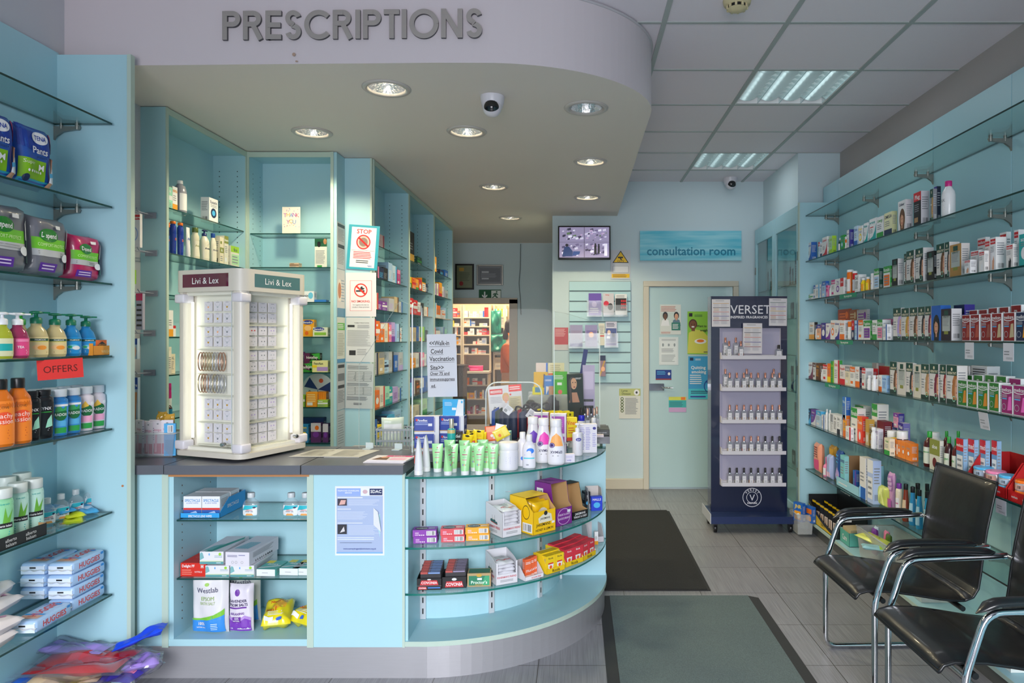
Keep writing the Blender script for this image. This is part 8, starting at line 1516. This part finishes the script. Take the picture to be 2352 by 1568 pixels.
# leaflet stand at the back right
for d,x0,x1,y0,y1,y_,c,ops in (('yellow leaflet with a standing figure',1226,1258,854,905,4.30,'d8ac1c',[('P',[(.65,.3),(.85,.3),(.8,.8),(.7,.8)],'5a3a2a'),('E',.76,.84,.08,.07,'5a3a2a'),('L',.1,.25,.55,.45,2,'f0d870')]),('small yellow leaflet with a blue window in front',1223,1247,888,906,4.26,'d8d018',[('R',.25,.3,.75,.95,'3a7a9a')]),('blue leaflet with a white triangle',1250,1271,862,906,4.28,'3a7ac0',[('L',.1,.7,.8,.8,2,'white'),('P',[(.2,0),(.6,.4),(.2,.45)],'d8d0c8'),('P',[(.5,.0),(1,.0),(1,.45),(.5,.45)],'b07a50')]),('green leaflet with white patch',1270,1303,853,905,4.30,'5fb84a',[('L',.1,.65,.8,.85,3,'white'),('R',.3,.4,.62,.52,'e0e6dc'),('E',.5,.1,.15,.1,'e06a60')]),('pale yellow leaflet with orange line standing behind',1259,1296,833,903,4.36,'d8d0a8',[('L',.1,.7,.9,.95,4,'a8a080'),('R',0,.6,1,.66,'d8602a')]),('white leaflet with blue edge standing behind',1231,1258,833,903,4.36,'d8c8c0',[('R',.85,0,1,1,'3a6ac0')])):
    sheet(d,'leaflet',x0,y0,x1,y1,y_,c,ops,'leaflet',th=.004,where='in the counter stand')
p = at(1262,0,4.3); b = MB(); b.box(-.13,-.06,0,.13,.10,.02,CLEAR); b.box(-.13,-.06,0,.13,-.057,.20,CLEAR); b.box(-.13,.0,0,.13,.003,.22,CLEAR); b.box(-.125,-.05,.02,.125,.09,.195,mat('b4b49c',.4,alpha=.5)); o = b.build('leaflet_stand'); o.location = (p.x,4.30,zi); tag(o,'clear tiered leaflet stand at the back of the counter','leaflet holder')
VP = [('E',.35,.72,.22,.18,'2a1c18'),('P',[(.1,0),(.75,0),(.6,.35),(.25,.35)],'b07a5a'),('E',.42,.66,.19,.2,'c8946c'),('E',.36,.70,.035,.02,'black'),('E',.52,.70,.035,.02,'black'),('E',.45,.54,.06,.022,'8a2a2a'),('P',[(.15,0),(.3,0),(.25,.8),(.1,.8)],'2a1c18'),('T','VERSET',.75,.78,.06,'white',.36,False)]
sheet('dark perfume poster board with a woman holding her chin','poster',1306,858,1343,988,4.12,'23312f',[('P',[(u,.5 + v * .5) for u,v in o_[1]],o_[2]) if o_[0] == 'P' else (('E',o_[1],.5 + o_[2] * .5,o_[3],o_[4] * .5,o_[5]) if o_[0] == 'E' else ('T','VERSET',.7,.92,.03,'white',.4,False)) for o_ in VP],'display_board',th=.02,tilt=-2)
sheet('lilac perfume poster board behind the testers','poster',1338,838,1366,985,4.2,'b9aecb',[('L',.1,.3,.9,.5,2,'charcoal'),('R',.1,.62,.9,.9,'c9bcd8')],'display_board',th=.01)
sheet('navy edge of a tilted standing board','poster',1312,800,1322,983,4.25,'3a4478',[],'display_board',th=.01,tilt=9)
def perf(c,cap,w=.036,d=.022,h=.115,ball=False):
    def fn():
        G = MB(); bh = h * .66; G.box(-w / 2,0,0,w / 2,d,bh,CRYSTAL); G.lathe([(w * .2,bh),(w * .17,bh + h * .06)],CHROME,10,c=(0,d / 2))
        Q = MB(); q = w / 2 - .003; Q.box(-q,.003,.004,q,d - .003,bh * .45,mat(c,.15,trans=.4))
        Lb = MB(); Lb.box(-w * .33,-.0006,bh * .18,w * .33,-.0002,bh * .82,mat('d6d5dc',.6)); Lb.art([('T','VERSET',.5,.7,.1,'grey',.7,False),('L',.25,.15,.75,.4,2,'grey')],face((-w * .33,-.0006,bh * .18),(w * .66,0,0),(0,0,bh * .64),(0,-1,0)),w * .66,bh * .64)
        C = MB(); C.lathe([(w * .19,bh + h * .06),(w * .19,h * .98),(w * .15,h)],mat(cap,.25,metal=.7) if cap != 'black' else mat('121214',.35),12,c=(0,d / 2))
        return [('glass_body',G,None),('liquid',Q,0),('label',Lb,None),('cap',C,None)]
    return fn
def perfume(desc,loc,c,cap,where,group,w=.042,h=.134,rz=0): return place(('pf',c,cap,w,h),perf(c,cap,w,.022,h),'perfume_bottle',desc,'perfume bottle',where,group,loc,rz)
for i,(px,c,cap,y_) in enumerate(((1335,'d8c8b0','black',4.0),(1350,'d8c02a','c9a08c',3.98),(1365,'c8a020','c9a08c',3.98),(1343,'e0e0dc','black',4.08),(1358,'403830','black',4.08),(1371,'d0d0d0','c9a08c',4.06))):
    p = at(px,0,y_); perfume('clear perfume tester bottle with upright cap',(p.x,y_,zi),c,cap,'at the counter end','perfume testers on the counter',.034,.15)
b = MB(); b.cbox(0,0,0,.085,.19,.035,mat('1c2222',.4),.002,1,False); b.art([('T','VERSET PARFUMS',.5,.5,.3,'silver',.6,False)],face((0,0,0),(.085,0,0),(0,0,.035),(0,-1,0)),.085,.035); o = b.build('tester_base'); o.location = (.095,3.93,zi); tag(o,'black slab shaped perfume tester base overhanging the counter end','stand')
sheet('small white and pink card lying by the tester base','card',1366,996,1386,1001,3.93,'d9ccd2',[],'card',th=.05)
# grey basket behind the screen
p = at(905,0,3.75); t = thing('wire_basket','grey plastic basket of pens and wipes behind the narrow screen','basket',loc=(p.x,3.80,.88)); gm = mat('9aa0a6',.5)
b = MB()
for k in range(11):
    x = -.09 + .018 * k
    for y in (-.06,.06): b.box(x - .003,y - .002,0,x + .003,y + .002,.12,gm)
for z in (.0,.06,.12): b.box(-.095,-.063,z - .005,.095,-.058,z + .005,gm); b.box(-.095,.058,z - .005,.095,.063,z + .005,gm); b.box(-.095,-.06,z - .005,-.09,.06,z + .005,gm); b.box(.09,-.06,z - .005,.095,.06,z + .005,gm)
b.box(-.095,-.06,-.005,.095,.06,0,gm); b.build('basket_body',t)
b = MB(); b.box(-.30,-.14,0,.22,.22,.03,mat('8e9297',.4)); o = b.build('side_table'); o.location = (p.x,3.80,.844); tag(o,'grey staff side surface under the basket','table'); b = MB(); b.box(-.28,-.12,0,.20,.20,.844,mat('9fb8bd',.5)); x_ = b.build('cabinet_body',o); x_.location = (0,0,-.844)
packet('pale green and white wipes packet standing in the grey basket',(p.x - .02,3.80,.89),.12,.17,.03,'cdd8c8',[('R',.1,.5,.9,.8,'white')],.3,'',seed=160,key='gw')
# walk-in notice taped to the screen
WI = [('T','<<Walk-in',.42,.86,.075,'black',.68),('T','Covid',.33,.73,.075,'black',.42),('T','Vaccination',.5,.61,.075,'black',.84),('T','Site>>',.33,.47,.075,'black',.46),('T','Over 75 and',.42,.375,.05,'black',.66),('T','immunosuppress',.5,.285,.05,'black',.84),('T','ed.',.2,.18,.05,'black',.16)] + [('R',a_,v,b_,v + .005,'black') for a_,b_,v in ((.08,.78,.80),(.1,.55,.67),(.08,.92,.55),(.1,.58,.41),(.08,.76,.34),(.08,.92,.25),(.1,.28,.145))]
sheet('white walk-in vaccination notice in bold underlined lettering','notice',983,767,1051,911,3.485,'c9ccd6',WI,'notice',tilt=-1.2)
# ================================================================ PERFUME STAND
VY = 5.46; vs_ = VY / FPX
def vx(px): return (px - CX) * vs_
def vz(py): return CH + (CY - py) * vs_
NV = mat('141d3c',.22,coat=.3); VWH = mat('c9c7cf',.45); LILAC = mat('a29fb6',.5)
xa,xb = vx(1633),vx(1808); cx_ = (xa + xb) / 2; W = xb - xa; zt0 = vz(680); zb0 = .13
t = thing('perfume_stand','tall navy perfume stand on castors with white tiers and logo','display stand',loc=(cx_,VY,0))
b = MB(); xi0,xi1 = vx(1653) - cx_,vx(1793) - cx_; zi0,zi1 = vz(1110),vz(753)
for q in ((-W / 2,xi0,zb0,zt0),(xi1,W / 2,zb0,zt0),(xi0,xi1,zi1,zt0),(xi0,xi1,zb0,zi0)): b.box(q[0],0,q[2],q[1],.02,q[3],NV)
b.box(-W / 2,.02,zb0,W / 2,.14,zt0,NV)
mpf = face((-W / 2,0,zb0),(W,0,0),(0,0,zt0 - zb0),(0,-1,0)); H = zt0 - zb0
fv = lambda py: (vz(py) - zb0) / H
VR = W / H
b.art([('T','VERSET',.52,fv(710),.042,'dcdce4',.54,False),('T','INSPIRED FRAGRANCES',.5,fv(728),.012,'dcdce4',.86,True),('O',.54,fv(1142),.125,.125 * VR,.06,'dcdce4'),('O',.54,fv(1142),.075,.075 * VR,.08,'dcdce4'),('T','V',.54,fv(1142),.030,'dcdce4',.1,False),('T','PARFUMS',.54,fv(1155),.008,'dcdce4',.13)] + [('T',ch,.54 + .1 * math.sin(R_(-50 + 20 * i)),fv(1142) + .1 * VR * math.cos(R_(-50 + 20 * i)),.010,'dcdce4',.2,True,50 - 20 * i) for i,ch in enumerate('VERSET')],mpf,W,H)
b.build('panel',t)
b = MB(); b.box(xi0,.0195,zi0,xi1,.0205,zi1,LILAC); b.box(xi0,.001,zi0,xi0 + .002,.02,zi1,VWH); b.box(xi1 - .002,.001,zi0,xi1,.02,zi1,VWH); b.build('recess',t)
tiers = [824,896,969,1040,1112]
for py in tiers:
    z = vz(py); b = MB(); b.box(xi0 + .004,-.075,z,xi1 + .02,.018,z + .006,VWH); b.box(xi0 + .004,-.078,z,xi1 + .02,-.073,z + .028,VWH); b.box(xi0 + .004,-.02,z + .006,xi1 + .01,.018,z + .032,VWH); b.box(xi0 - .0,-.06,z + .0,xi0 + .006,.018,z + .05,VWH); b.build('tier',t)
b = MB(); b.box(-W / 2 - .03,-.16,.075,W / 2 + .045,.20,.13,mat('1c2c56',.3)); b.box(-W / 2 - .035,-.16,.075,-W / 2 - .03,.20,.15,mat('b9bcc4',.4)); b.build('base',t)
for sx_ in (-1,1):
    for y in (-.11,.15):
        b = MB(Matrix.Translation((sx_ * (W / 2 - .01),y,.032)) @ Matrix.Rotation(PI / 2,4,'Y')); b.lathe([(.03,-.012),(.032,-.01),(.032,.01),(.03,.012)],BLACKP,20); b.M = Matrix.Translation((sx_ * (W / 2 - .01),y,0)); b.box(-.016,-.02,.03,.016,.02,.075,BLACKP); b.build('castor',t)
LS_ = lambda cs: [('R',.1,.93 - .0,.9,.96,'grey')] * 0 + [('L',.2,.92,.8,.97,1,'grey')] + sum([[('R',.06,.84 - .155 * i,.94,.855 - .155 * i,c),('L',.1,.72 - .155 * i,.45,.83 - .155 * i,4,'c4a888' if i % 2 else 'b4b4bc'),('L',.5,.72 - .155 * i,.9,.83 - .155 * i,4,'b4b4bc')] for i,c in enumerate(cs)],[])
sheet('fragrance price list taped at the left of the header','notice',1635,687,1677,750,VY - .003,'cfccd0',LS_(['gold','black','c86a5a','indigo','darkred']),'price_list')
sheet('fragrance price list taped at the right of the header','notice',1766,685,1807,748,VY - .003,'cfccd0',LS_(['2a5a4a','6a2a9a','d8b02a','b8302a','black']),'price_list',where='',tilt=.5)
sheet('fragrance price list hanging in the middle over the top tier','notice',1706,742,1750,812,VY - .03,'cfccd0',LS_(['gold','black','c86a5a','indigo','darkred']),'price_list',tilt=.5)
TC = [None,['e6dcc8','dcdcdc','e8b8a0','e0b040','dcdcdc','e6c8c0','d8d0a8','e0c8a8'],['dcdcdc','e8a070','e89a40','e8b890','e87a3a','e8b850','e0d8a8','e0c070'],['e8c070','e0d8b0','e83020','e8a030','e0dcc0','dcdcdc','dcdcdc','dcdcdc'],['dcdcdc','e0d8c8','e0d0b8','e8902a','dcdcdc','e0dcd0','dcdcdc','dcdcdc']]
TNM = ['top tier','second tier','middle tier','fourth tier','bottom tier']
for k in range(1,5):
    for i in range(8):
        x = vx(1672.7 + 16.15 * i); cap = 'black' if (k == 4 or (k == 3 and i > 4)) else 'c48a78'
        perfume(f'{"black" if cap == "black" else "copper"} capped perfume bottle',(x,VY - .066,vz(tiers[k]) + .006),TC[k][i],cap,f'on the {TNM[k]} of the stand','perfume bottles in the stand tiers')
for px,dz in ((1666,1),(1715,1),(1777,1)): perfume('copper capped perfume bottle raised behind',(vx(px),VY - .015,vz(tiers[1]) + .033),'dcdcdc','c48a78','on the second tier of the stand','perfume bottles in the stand tiers')
for px,py,c,bk in ((1671,0,'e6dcc8',0),(1698,0,'e8602a',0),(1666,0,'dcdcdc',1),(1690,0,'dcdcdc',1)):
    perfume('copper capped perfume bottle ' + ('raised behind' if bk else 'in front'),(vx(px),VY - (.015 if bk else .066),vz(tiers[0]) + (.033 if bk else .006)),c,'c48a78','on the top tier of the stand','perfume bottles in the stand tiers')
perfume('wider perfume bottle with black cap, alone',(vx(1784),VY - .066,vz(tiers[0]) + .006),'dcdcdc','black','on the top tier of the stand',None,.056,.105)
# ================================================================ MATS
def matt(desc,x0,y0,x1,y1,c,edge,bw_,nz):
    t = thing('floor_mat',desc,'mat',loc=((x0 + x1) / 2,(y0 + y1) / 2,0)); hx,hy = (x1 - x0) / 2,(y1 - y0) / 2
    b = MB(); o_ = [(-hx,-hy),(hx,-hy),(hx,hy - .03),(hx - .05,hy),(-hx,hy)]; b.prism(o_,.0005,.006,mat(edge,.7)); b.build('rubber_border',t)
    b = MB(); b.prism([(-hx + bw_,-hy + bw_ * .4),(hx - bw_,-hy + bw_ * .4),(hx - bw_,hy - .004),(-hx + bw_,hy - .004)],.006,.0095,mat(c,.95,noise=.45,nscale=170,bump=.5)); b.build('pile',t)
matt('large grey green entrance mat with dark rubber border',.128,2.2,1.035,4.02,'5b696a','2b2d2f',.055,1)
matt('black ribbed floor mat beyond the entrance mat',-.45,4.11,.785,6.0,'232322','1b1b1c',.02,1)
# ================================================================ CHAIRS
def chair_parts(t,v=0):
    LE = mat('121316',.36,bump=.18,nscale=9,coat=.15)
    # side profile (x outwards towards sitter = negative x front), chair faces -x ; w along y
    def cushion(prof,th,w,name,seams):
        n = len(prof); ny = 14; b = MB(); vs = []
        for s in (1,-1):
            for i,(x,z) in enumerate(prof):
                a = prof[max(i - 1,0)]; c = prof[min(i + 1,n - 1)]; dx,dz = c[0] - a[0],c[1] - a[1]; L = math.hypot(dx,dz); nx,nz = -dz / L,dx / L
                for j in range(ny + 1):
                    u = 2 * j / ny - 1; q = i / (n - 1)
                    e = max(0,1 - abs(u) ** 6) ** .5 * min(1,(max(0,1 - abs(2 * q - 1) ** 10)) ** .5 + .05)
                    sd = min([abs(q - k_) for k_ in seams] + [1]); pf = 1 - .45 * math.exp(-(sd / .018) ** 2)
                    sag = -.012 * (1 - u * u) if s > 0 else 0
                    tt = s * th * e * pf + sag * 0; vs.append((x + nx * tt,u * w / 2,z + nz * tt))
        m_ = n * (ny + 1); fs = []
        for i in range(n - 1):
            for j in range(ny): a = i * (ny + 1) + j; fs.append((a,a + ny + 1,a + ny + 2,a + 1)); fs.append((m_ + a,m_ + a + 1,m_ + a + ny + 2,m_ + a + ny + 1))
        b.add(vs,fs,LE,True)
        edge = [(prof[i][0],s * w / 2,prof[i][1]) for s,rng in ((-1,range(n)),(1,range(n - 1,-1,-1))) for i in rng]; b.tube(edge,.0065,LE,6,True)
        return b.build(name,t)
    # seat profile from front edge to rear bend
    seat = [(-.30,.425),(-.285,.445),(-.25,.455),(-.15,.452),(-.05,.437),(.05,.420),(.12,.412),(.155,.412)]
    back = [(.155,.412),(.19,.425),(.212,.46),(.222,.52),(.232,.60),(.248,.70),(.27,.80),(.292,.895)]
    def dens(p,k=5):
        o_ = []
        for a,c in zip(p,p[1:]): o_ += [(a[0] + (c[0] - a[0]) * i / k,a[1] + (c[1] - a[1]) * i / k) for i in range(k)]
        return o_ + [p[-1]]
    W = .46; cushion(dens(seat),.020,W,'seat',(.52,)); cushion(dens(back),.018,W,'backrest',(.52,))
    for s in (-1,1):
        y = s * .262; r = .0125
        def fil(pts,rad,n=5):
            o_ = [Vector(pts[0])]
            for a,p,c in zip(pts,pts[1:],pts[2:]):
                a,p,c = Vector(a),Vector(p),Vector(c); d1 = (a - p).normalized(); d2 = (c - p).normalized(); q1,q2 = p + d1 * rad,p + d2 * rad
                for i in range(n + 1): u = i / n; o_.append(q1 * (1 - u) ** 2 + p * 2 * u * (1 - u) + q2 * u * u)
            return o_ + [Vector(pts[-1])]
        path = fil([(.25,y,.0135),(-.235,y,.0135),(-.235,y,.42),(-.165,y,.625),(.235,y,.64)],.05)
        b = MB(); b.tube(path,r,CHROME,12); b.lathe([(.015,-.0),(.015,.0)],CHROME,8) if False else None; b.build('side_frame',t)
        b = MB(); n = 16; vs = []; A0,A1 = -.20,.19; K = 12
        for i in range(K + 1):
            u = i / K; x = A0 + (A1 - A0) * u; z = .655 + .008 * math.sin(PI * u) - (.030 * (1 - u * 5) ** 2 if u < .2 else 0); wd_ = .024 * min(1,(max(0,1 - (2 * u - 1) ** 8)) ** .5 + .1); hh = .014 * min(1,(max(0,1 - (2 * u - 1) ** 8)) ** .5 + .1)
            for j in range(n): a = 2 * PI * j / n; vs.append((x,y + wd_ * math.cos(a),z + hh * math.sin(a)))
        b.add(vs,[(i * n + j,i * n + (j + 1) % n,(i + 1) * n + (j + 1) % n,(i + 1) * n + j) for i in range(K) for j in range(n)],mat('17181b',.3,coat=.2),True); b.add(vs[:n],[tuple(range(n))[::-1]],BLACKP); b.add(vs[-n:],[tuple(range(n))],BLACKP); b.build('armrest',t)
        b = MB(); b.tube([(.235,y,.64),(.24,s * .225,.64)],.009,CHROME,8); b.lathe([(.014,0),(.014,.01)],CHROME,10,c=(.235,y)) if False else None; b.build('bolt',t)
    for x,z,nm in ((-.2,.425,'seat_rail'),(.25,.0135,'floor_rail'),(.13,.39,'seat_rail')):
        b = MB(); b.tube([(x,-.262,z),(x,.262,z)],.011,CHROME if z < .1 else BLACKP,10); b.build(nm,t)
def chair(desc,x,y,rz): t = thing('visitor_chair',desc,'chair','','black leather visitor chairs',(x,y,0),rz); chair_parts(t); return t
chair('black leather armchair with chrome tube frame, the further complete one',1.435,3.10,R_(1.5))
chair('black leather armchair with chrome tube frame, the nearer one cut off',1.455,2.47,R_(1))
# ================================================================ BACK ROOM
SHM = mat('cdbfa6',.6)
def unit(desc,x0,x1,Y,D,zs,z0,z1):
    t = thing('stock_shelving',desc,'shelving','','stock shelving in the back room',((x0 + x1) / 2,Y,0)); hw_ = (x1 - x0) / 2
    b = MB(); b.box(-hw_,0,z0,-hw_ + .02,D,z1,SHM); b.box(hw_ - .02,0,z0,hw_,D,z1,SHM); b.box(-hw_,D - .01,z0,hw_,D,z1,mat('b9ab92',.6)); b.build('carcass',t)
    for z in zs: b = MB(); b.box(-hw_ + .02,0,z - .018,hw_ - .02,D,z,SHM); b.build('shelf_board',t)
Yd = 10.1; kd = Yd / FPX
def dx(px): return (px - CX) * kd
def dz(py): return CH + (CY - py) * kd
zsA = [dz(728),dz(748.5),dz(768.5),dz(790),dz(812)]
unit('pale medicine shelving at the left of the back room',dx(1030),dx(1061),Yd,.3,zsA + [dz(852)],0,dz(700))
unit('pale medicine shelving in the middle of the back room',dx(1062),dx(1127),Yd,.3,zsA,dz(856) + .031,dz(700))
unit('dim medicine shelving at the right of the back room',dx(1131),dx(1158),Yd + .1,.3,[dz(726),dz(750),dz(778),dz(794),dz(813),dz(847)],0,dz(700)); unit('dim shelving with orange shelf edges at the far right',dx(1158),dx(1190),Yd + .1,.3,[dz(750),dz(792),dz(850)],0,dz(700))
unit('low pale base shelving under the back room worktop',dx(1066),dx(1125),Yd - .15,.3,[dz(882),dz(913),dz(948)],0,dz(858))
b = MB(); b.box(0,0,0,dx(1127) - dx(1058),.4,.03,mat('ded2c0',.4)); o = b.build('worktop'); o.location = (dx(1058),Yd - .2,dz(856)); tag(o,'cream worktop in the back room','worktop')
rnd = random.Random(21)
def stockrow(x0,x1,z,hmax,Y,wh,cs,n=None,dark=False):
    x = x0 + .01
    while x < x1 - .03:
        w_ = rnd.choice([.03,.04,.05,.06,.07]); hh = rnd.uniform(.3,.95) * hmax; c = rnd.choice(cs); hh = max(.02,round(hh / .01) * .01)
        if x + w_ > x1 - .01: break
        if rnd.random() > .08:
            c2_ = rnd.choice(['grey','blue','orange','red','silver']); st = rnd.choice(['stripe','text','side'])
            carton(cdesc(c,c2_,st,'medicine box'),w_,hh,.06,c,c2_,st,'',(x + w_ / 2,Y + rnd.uniform(.005,.03),z + .001),0,wh,'medicine boxes on the back room shelves')
        x += w_ + .003
WH_ = ['white','ivory','white','ivory','cream','white','silver','e8d8c8']
nm = ['top level','second level','third level','fourth level','fifth level']
for k,z in enumerate(zsA):
    cs = WH_ + [['red','orange'],['yellow','amber'],['orange','red'],['amber','magenta'],['white','silver']][k]
    stockrow(dx(1031),dx(1060),z,.12 if k else .16,Yd,'at left, ' + nm[k],cs); stockrow(dx(1064),dx(1125),z,.11 if k else .15,Yd,'in the middle, ' + nm[k],cs)
for k,(z,cs) in enumerate(((dz(882),['white','orange','red','ivory','amber']),(dz(913),['ivory','yellow','amber','white','cream']),(dz(948),['white','burgundy','pink','ivory','silver']))): stockrow(dx(1068),dx(1123),z,.13,Yd - .15,'in the low unit, ' + nm[k],cs)
for i in range(4): carton('teal binder' if i == 0 else 'lime green binder',.045,.11,.1,'teal' if i == 0 else 'lime','white','side','',(dx(1136) + .05 * i,Yd + .11,dz(726) + .001),0,'on the right back room shelving','coloured binders')
for px,py,w_,hh,c in ((1148,750,.13,.15,'ivory'),(1146,778,.13,.08,'silver'),(1146,794,.12,.06,'cream'),(1145,813,.13,.07,'ivory'),(1145,834,.13,.08,'beige'),(1145,847,.13,.08,'cream')): carton(f'{wd(c)} archive carton',w_,hh,.2,c,'grey','text','',(dx(px),Yd + .11,dz(py) + .001),0,'on the right back room shelving','archive cartons')
for px,py,w_,hh,c in ((1176,750,.06,.24,'e8d0b8'),(1164,792,.08,.20,'tan'),(1178,792,.07,.24,'beige')): carton(f'tall {wd(c) if c in NAMED else "pale orange topped"} carton',w_,hh,.15,c,'orange','band','',(dx(px),Yd + .11,dz(py) + .001),0,'at the far right of the back room')
b = packet_mb(.16,.34,.05,'0f7a66',[],170,wr=.015); o = b.build('hanging_bag'); p = at(1135,765,9.95); o.location = (p.x,10.13,dz(766)); tag(o,'green folded plastic bag hanging on the shelving, upper','bag'); b = packet_mb(.24,.26,.06,'0f7a66',[],171,wr=.02); o = b.build('hanging_bag'); p = at(1140,805,9.95); o.location = (p.x,10.13,dz(808)); tag(o,'green folded plastic bag hanging on the shelving, lower','bag')
packet('bright pink packet lying on the back room worktop',(dx(1094),Yd - .1,dz(852) + .005),.22,.08,.05,'d8287a',[('R',.2,.2,.7,.5,'f06aa8')],0,'',seed=172,key='pinkp'); b = MB(); b.cbox(-.07,0,0,.07,.06,.05,mat('2a2a2e',.5),.015); o = b.build('telephone'); o.location = (dx(1070),Yd - .12,dz(852) + .004); tag(o,'dark desk telephone on the back room worktop','telephone')
b = MB(); b.box(-.10,0,0,.10,.35,1.09,mat('4a463f',.6)); b.cbox(-.12,-.02,1.09,.12,.37,1.12,mat('2a2824',.5),.005); o = b.build('desk_unit'); p = at(1046,0,9.3); o.location = (p.x + .0,9.3,0); tag(o,'dark brown desk unit just inside the doorway','cabinet')
# staff member seen from behind in the back room
def skin_chain(name,pts,edges,rad,m,parent,root=0,sub=2):
    me = bpy.data.meshes.new(name); me.from_pydata(pts,edges,[]); o = bpy.data.objects.new(name,me); col.objects.link(o); o.parent = parent
    me.materials.append(m); md = o.modifiers.new('skin','SKIN'); me.skin_vertices
    for i,r in enumerate(rad): v = me.skin_vertices[0].data[i]; v.radius = r if isinstance(r,tuple) else (r,r); v.use_root = (i == root)
    md.use_smooth_shade = True; s = o.modifiers.new('sub','SUBSURF'); s.levels = 1; s.render_levels = sub; return o
px_,py_ = at(1171,0,9.45).x,9.45
t = thing('person','person in an orange long sleeved top and beige trousers in the back room','person',loc=(px_,py_,0),rz=R_(82))
SK = mat('c08a68',.5)
P = [(0,0,.92),(0,.01,1.05),(0,.0,1.22),(0,-.01,1.36),(0,-.02,1.44),(0,-.05,1.50),(0,-.07,1.58),(0,-.07,1.66)]
rad = [(.15,.12),(.135,.11),(.155,.12),(.14,.10),(.06,.055),(.055,.055),(.08,.095),(.06,.07)]
E = [(i,i + 1) for i in range(7)]
def addc(frm,pts,rs):
    k = frm
    for p,r in zip(pts,rs): P.append(p); rad.append(r); E.append((k,len(P) - 1)); k = len(P) - 1
for s in (-1,1):
    addc(3,[(s * .17,0,1.36),(s * .21,-.02,1.20),(s * .20,-.10,1.08),(s * .17,-.22,1.05),(s * .16,-.30,1.06)],[.055,.048,.042,.034,.026]); hb = len(P) - 1
    for q in range(4): addc(hb,[(s * (.16 + .016 * (q - 1.5)),-.345 - .004 * q,1.06),(s * (.16 + .018 * (q - 1.5)),-.372,1.045)],[.009,.008])
    addc(hb - 0,[(s * .125,-.325,1.07),(s * .115,-.345,1.06)],[.010,.008])
    addc(0,[(s * .09,0,.84),(s * .10,-.01,.48),(s * .10,.02,.10),(s * .10,-.05,.045),(s * .105,-.12,.035)],[.085,.058,.042,.038,.03])
body = skin_chain('body',P,E,rad,SK,t)
Q = [(0,0,.98),(0,.01,1.05),(0,.0,1.22),(0,-.01,1.37),(0,-.015,1.42)]; rq = [(.165,.135),(.15,.125),(.17,.135),(.15,.112),(.07,.065)]; EQ = [(0,1),(1,2),(2,3),(3,4)]
for s in (-1,1):
    k = 3
    for p,r in zip([(s * .17,0,1.36),(s * .215,-.02,1.20),(s * .205,-.10,1.08),(s * .175,-.20,1.05)],[.066,.06,.054,.046]): Q.append(p); rq.append(r); EQ.append((k,len(Q) - 1)); k = len(Q) - 1
skin_chain('orange_top',Q,EQ,rq,mat('d8641c',.8,bump=.3,nscale=12),t)
Q = [(0,0,.97),(0,0,.90)]; rq = [(.16,.13),(.165,.135)]; EQ = [(0,1)]
for s in (-1,1):
    k = 1
    for p,r in zip([(s * .09,0,.82),(s * .10,-.01,.48),(s * .10,.02,.12)],[.10,.078,.066]): Q.append(p); rq.append(r); EQ.append((k,len(Q) - 1)); k = len(Q) - 1
skin_chain('trousers',Q,EQ,rq,mat('c9ab84',.8),t)
b = MB(Matrix.Translation((0,-.055,1.63))); b.lathe([(.0,-.10),(.05,-.09),(.082,-.05),(.095,0),(.088,.05),(.06,.09),(0,.105)],mat('2a1a12',.6,bump=.4,nscale=30),20,.95,1.08); hh_ = b.build('hair',t); hh_.location = (0,.025,.012)
b = MB(); b.lathe([(.03,0),(.04,.05),(.03,.10),(.01,.16)],mat('2a1a12',.6),12); o = b.build('ponytail',t); o.location = (0,.06,1.46)
b = MB(Matrix.Translation((0,-.165,1.62)))
for s in (-1,1): b.lathe([(.008,-.004),(.010,0),(.008,.004)],mat('2a1a12'),10,c=(s * .03,.006)); b.lathe([(.006,-.02),(.014,0),(.006,.02)],SK,10,c=(s * .082,.09))
b.lathe([(.004,.01),(.012,-.015),(.008,-.025)],SK,10,c=(0,-.008)); b.box(-.02,-.004,-.05,.02,.004,-.044,mat('8a3a34')); b.build('face_features',t)
finish_labels()
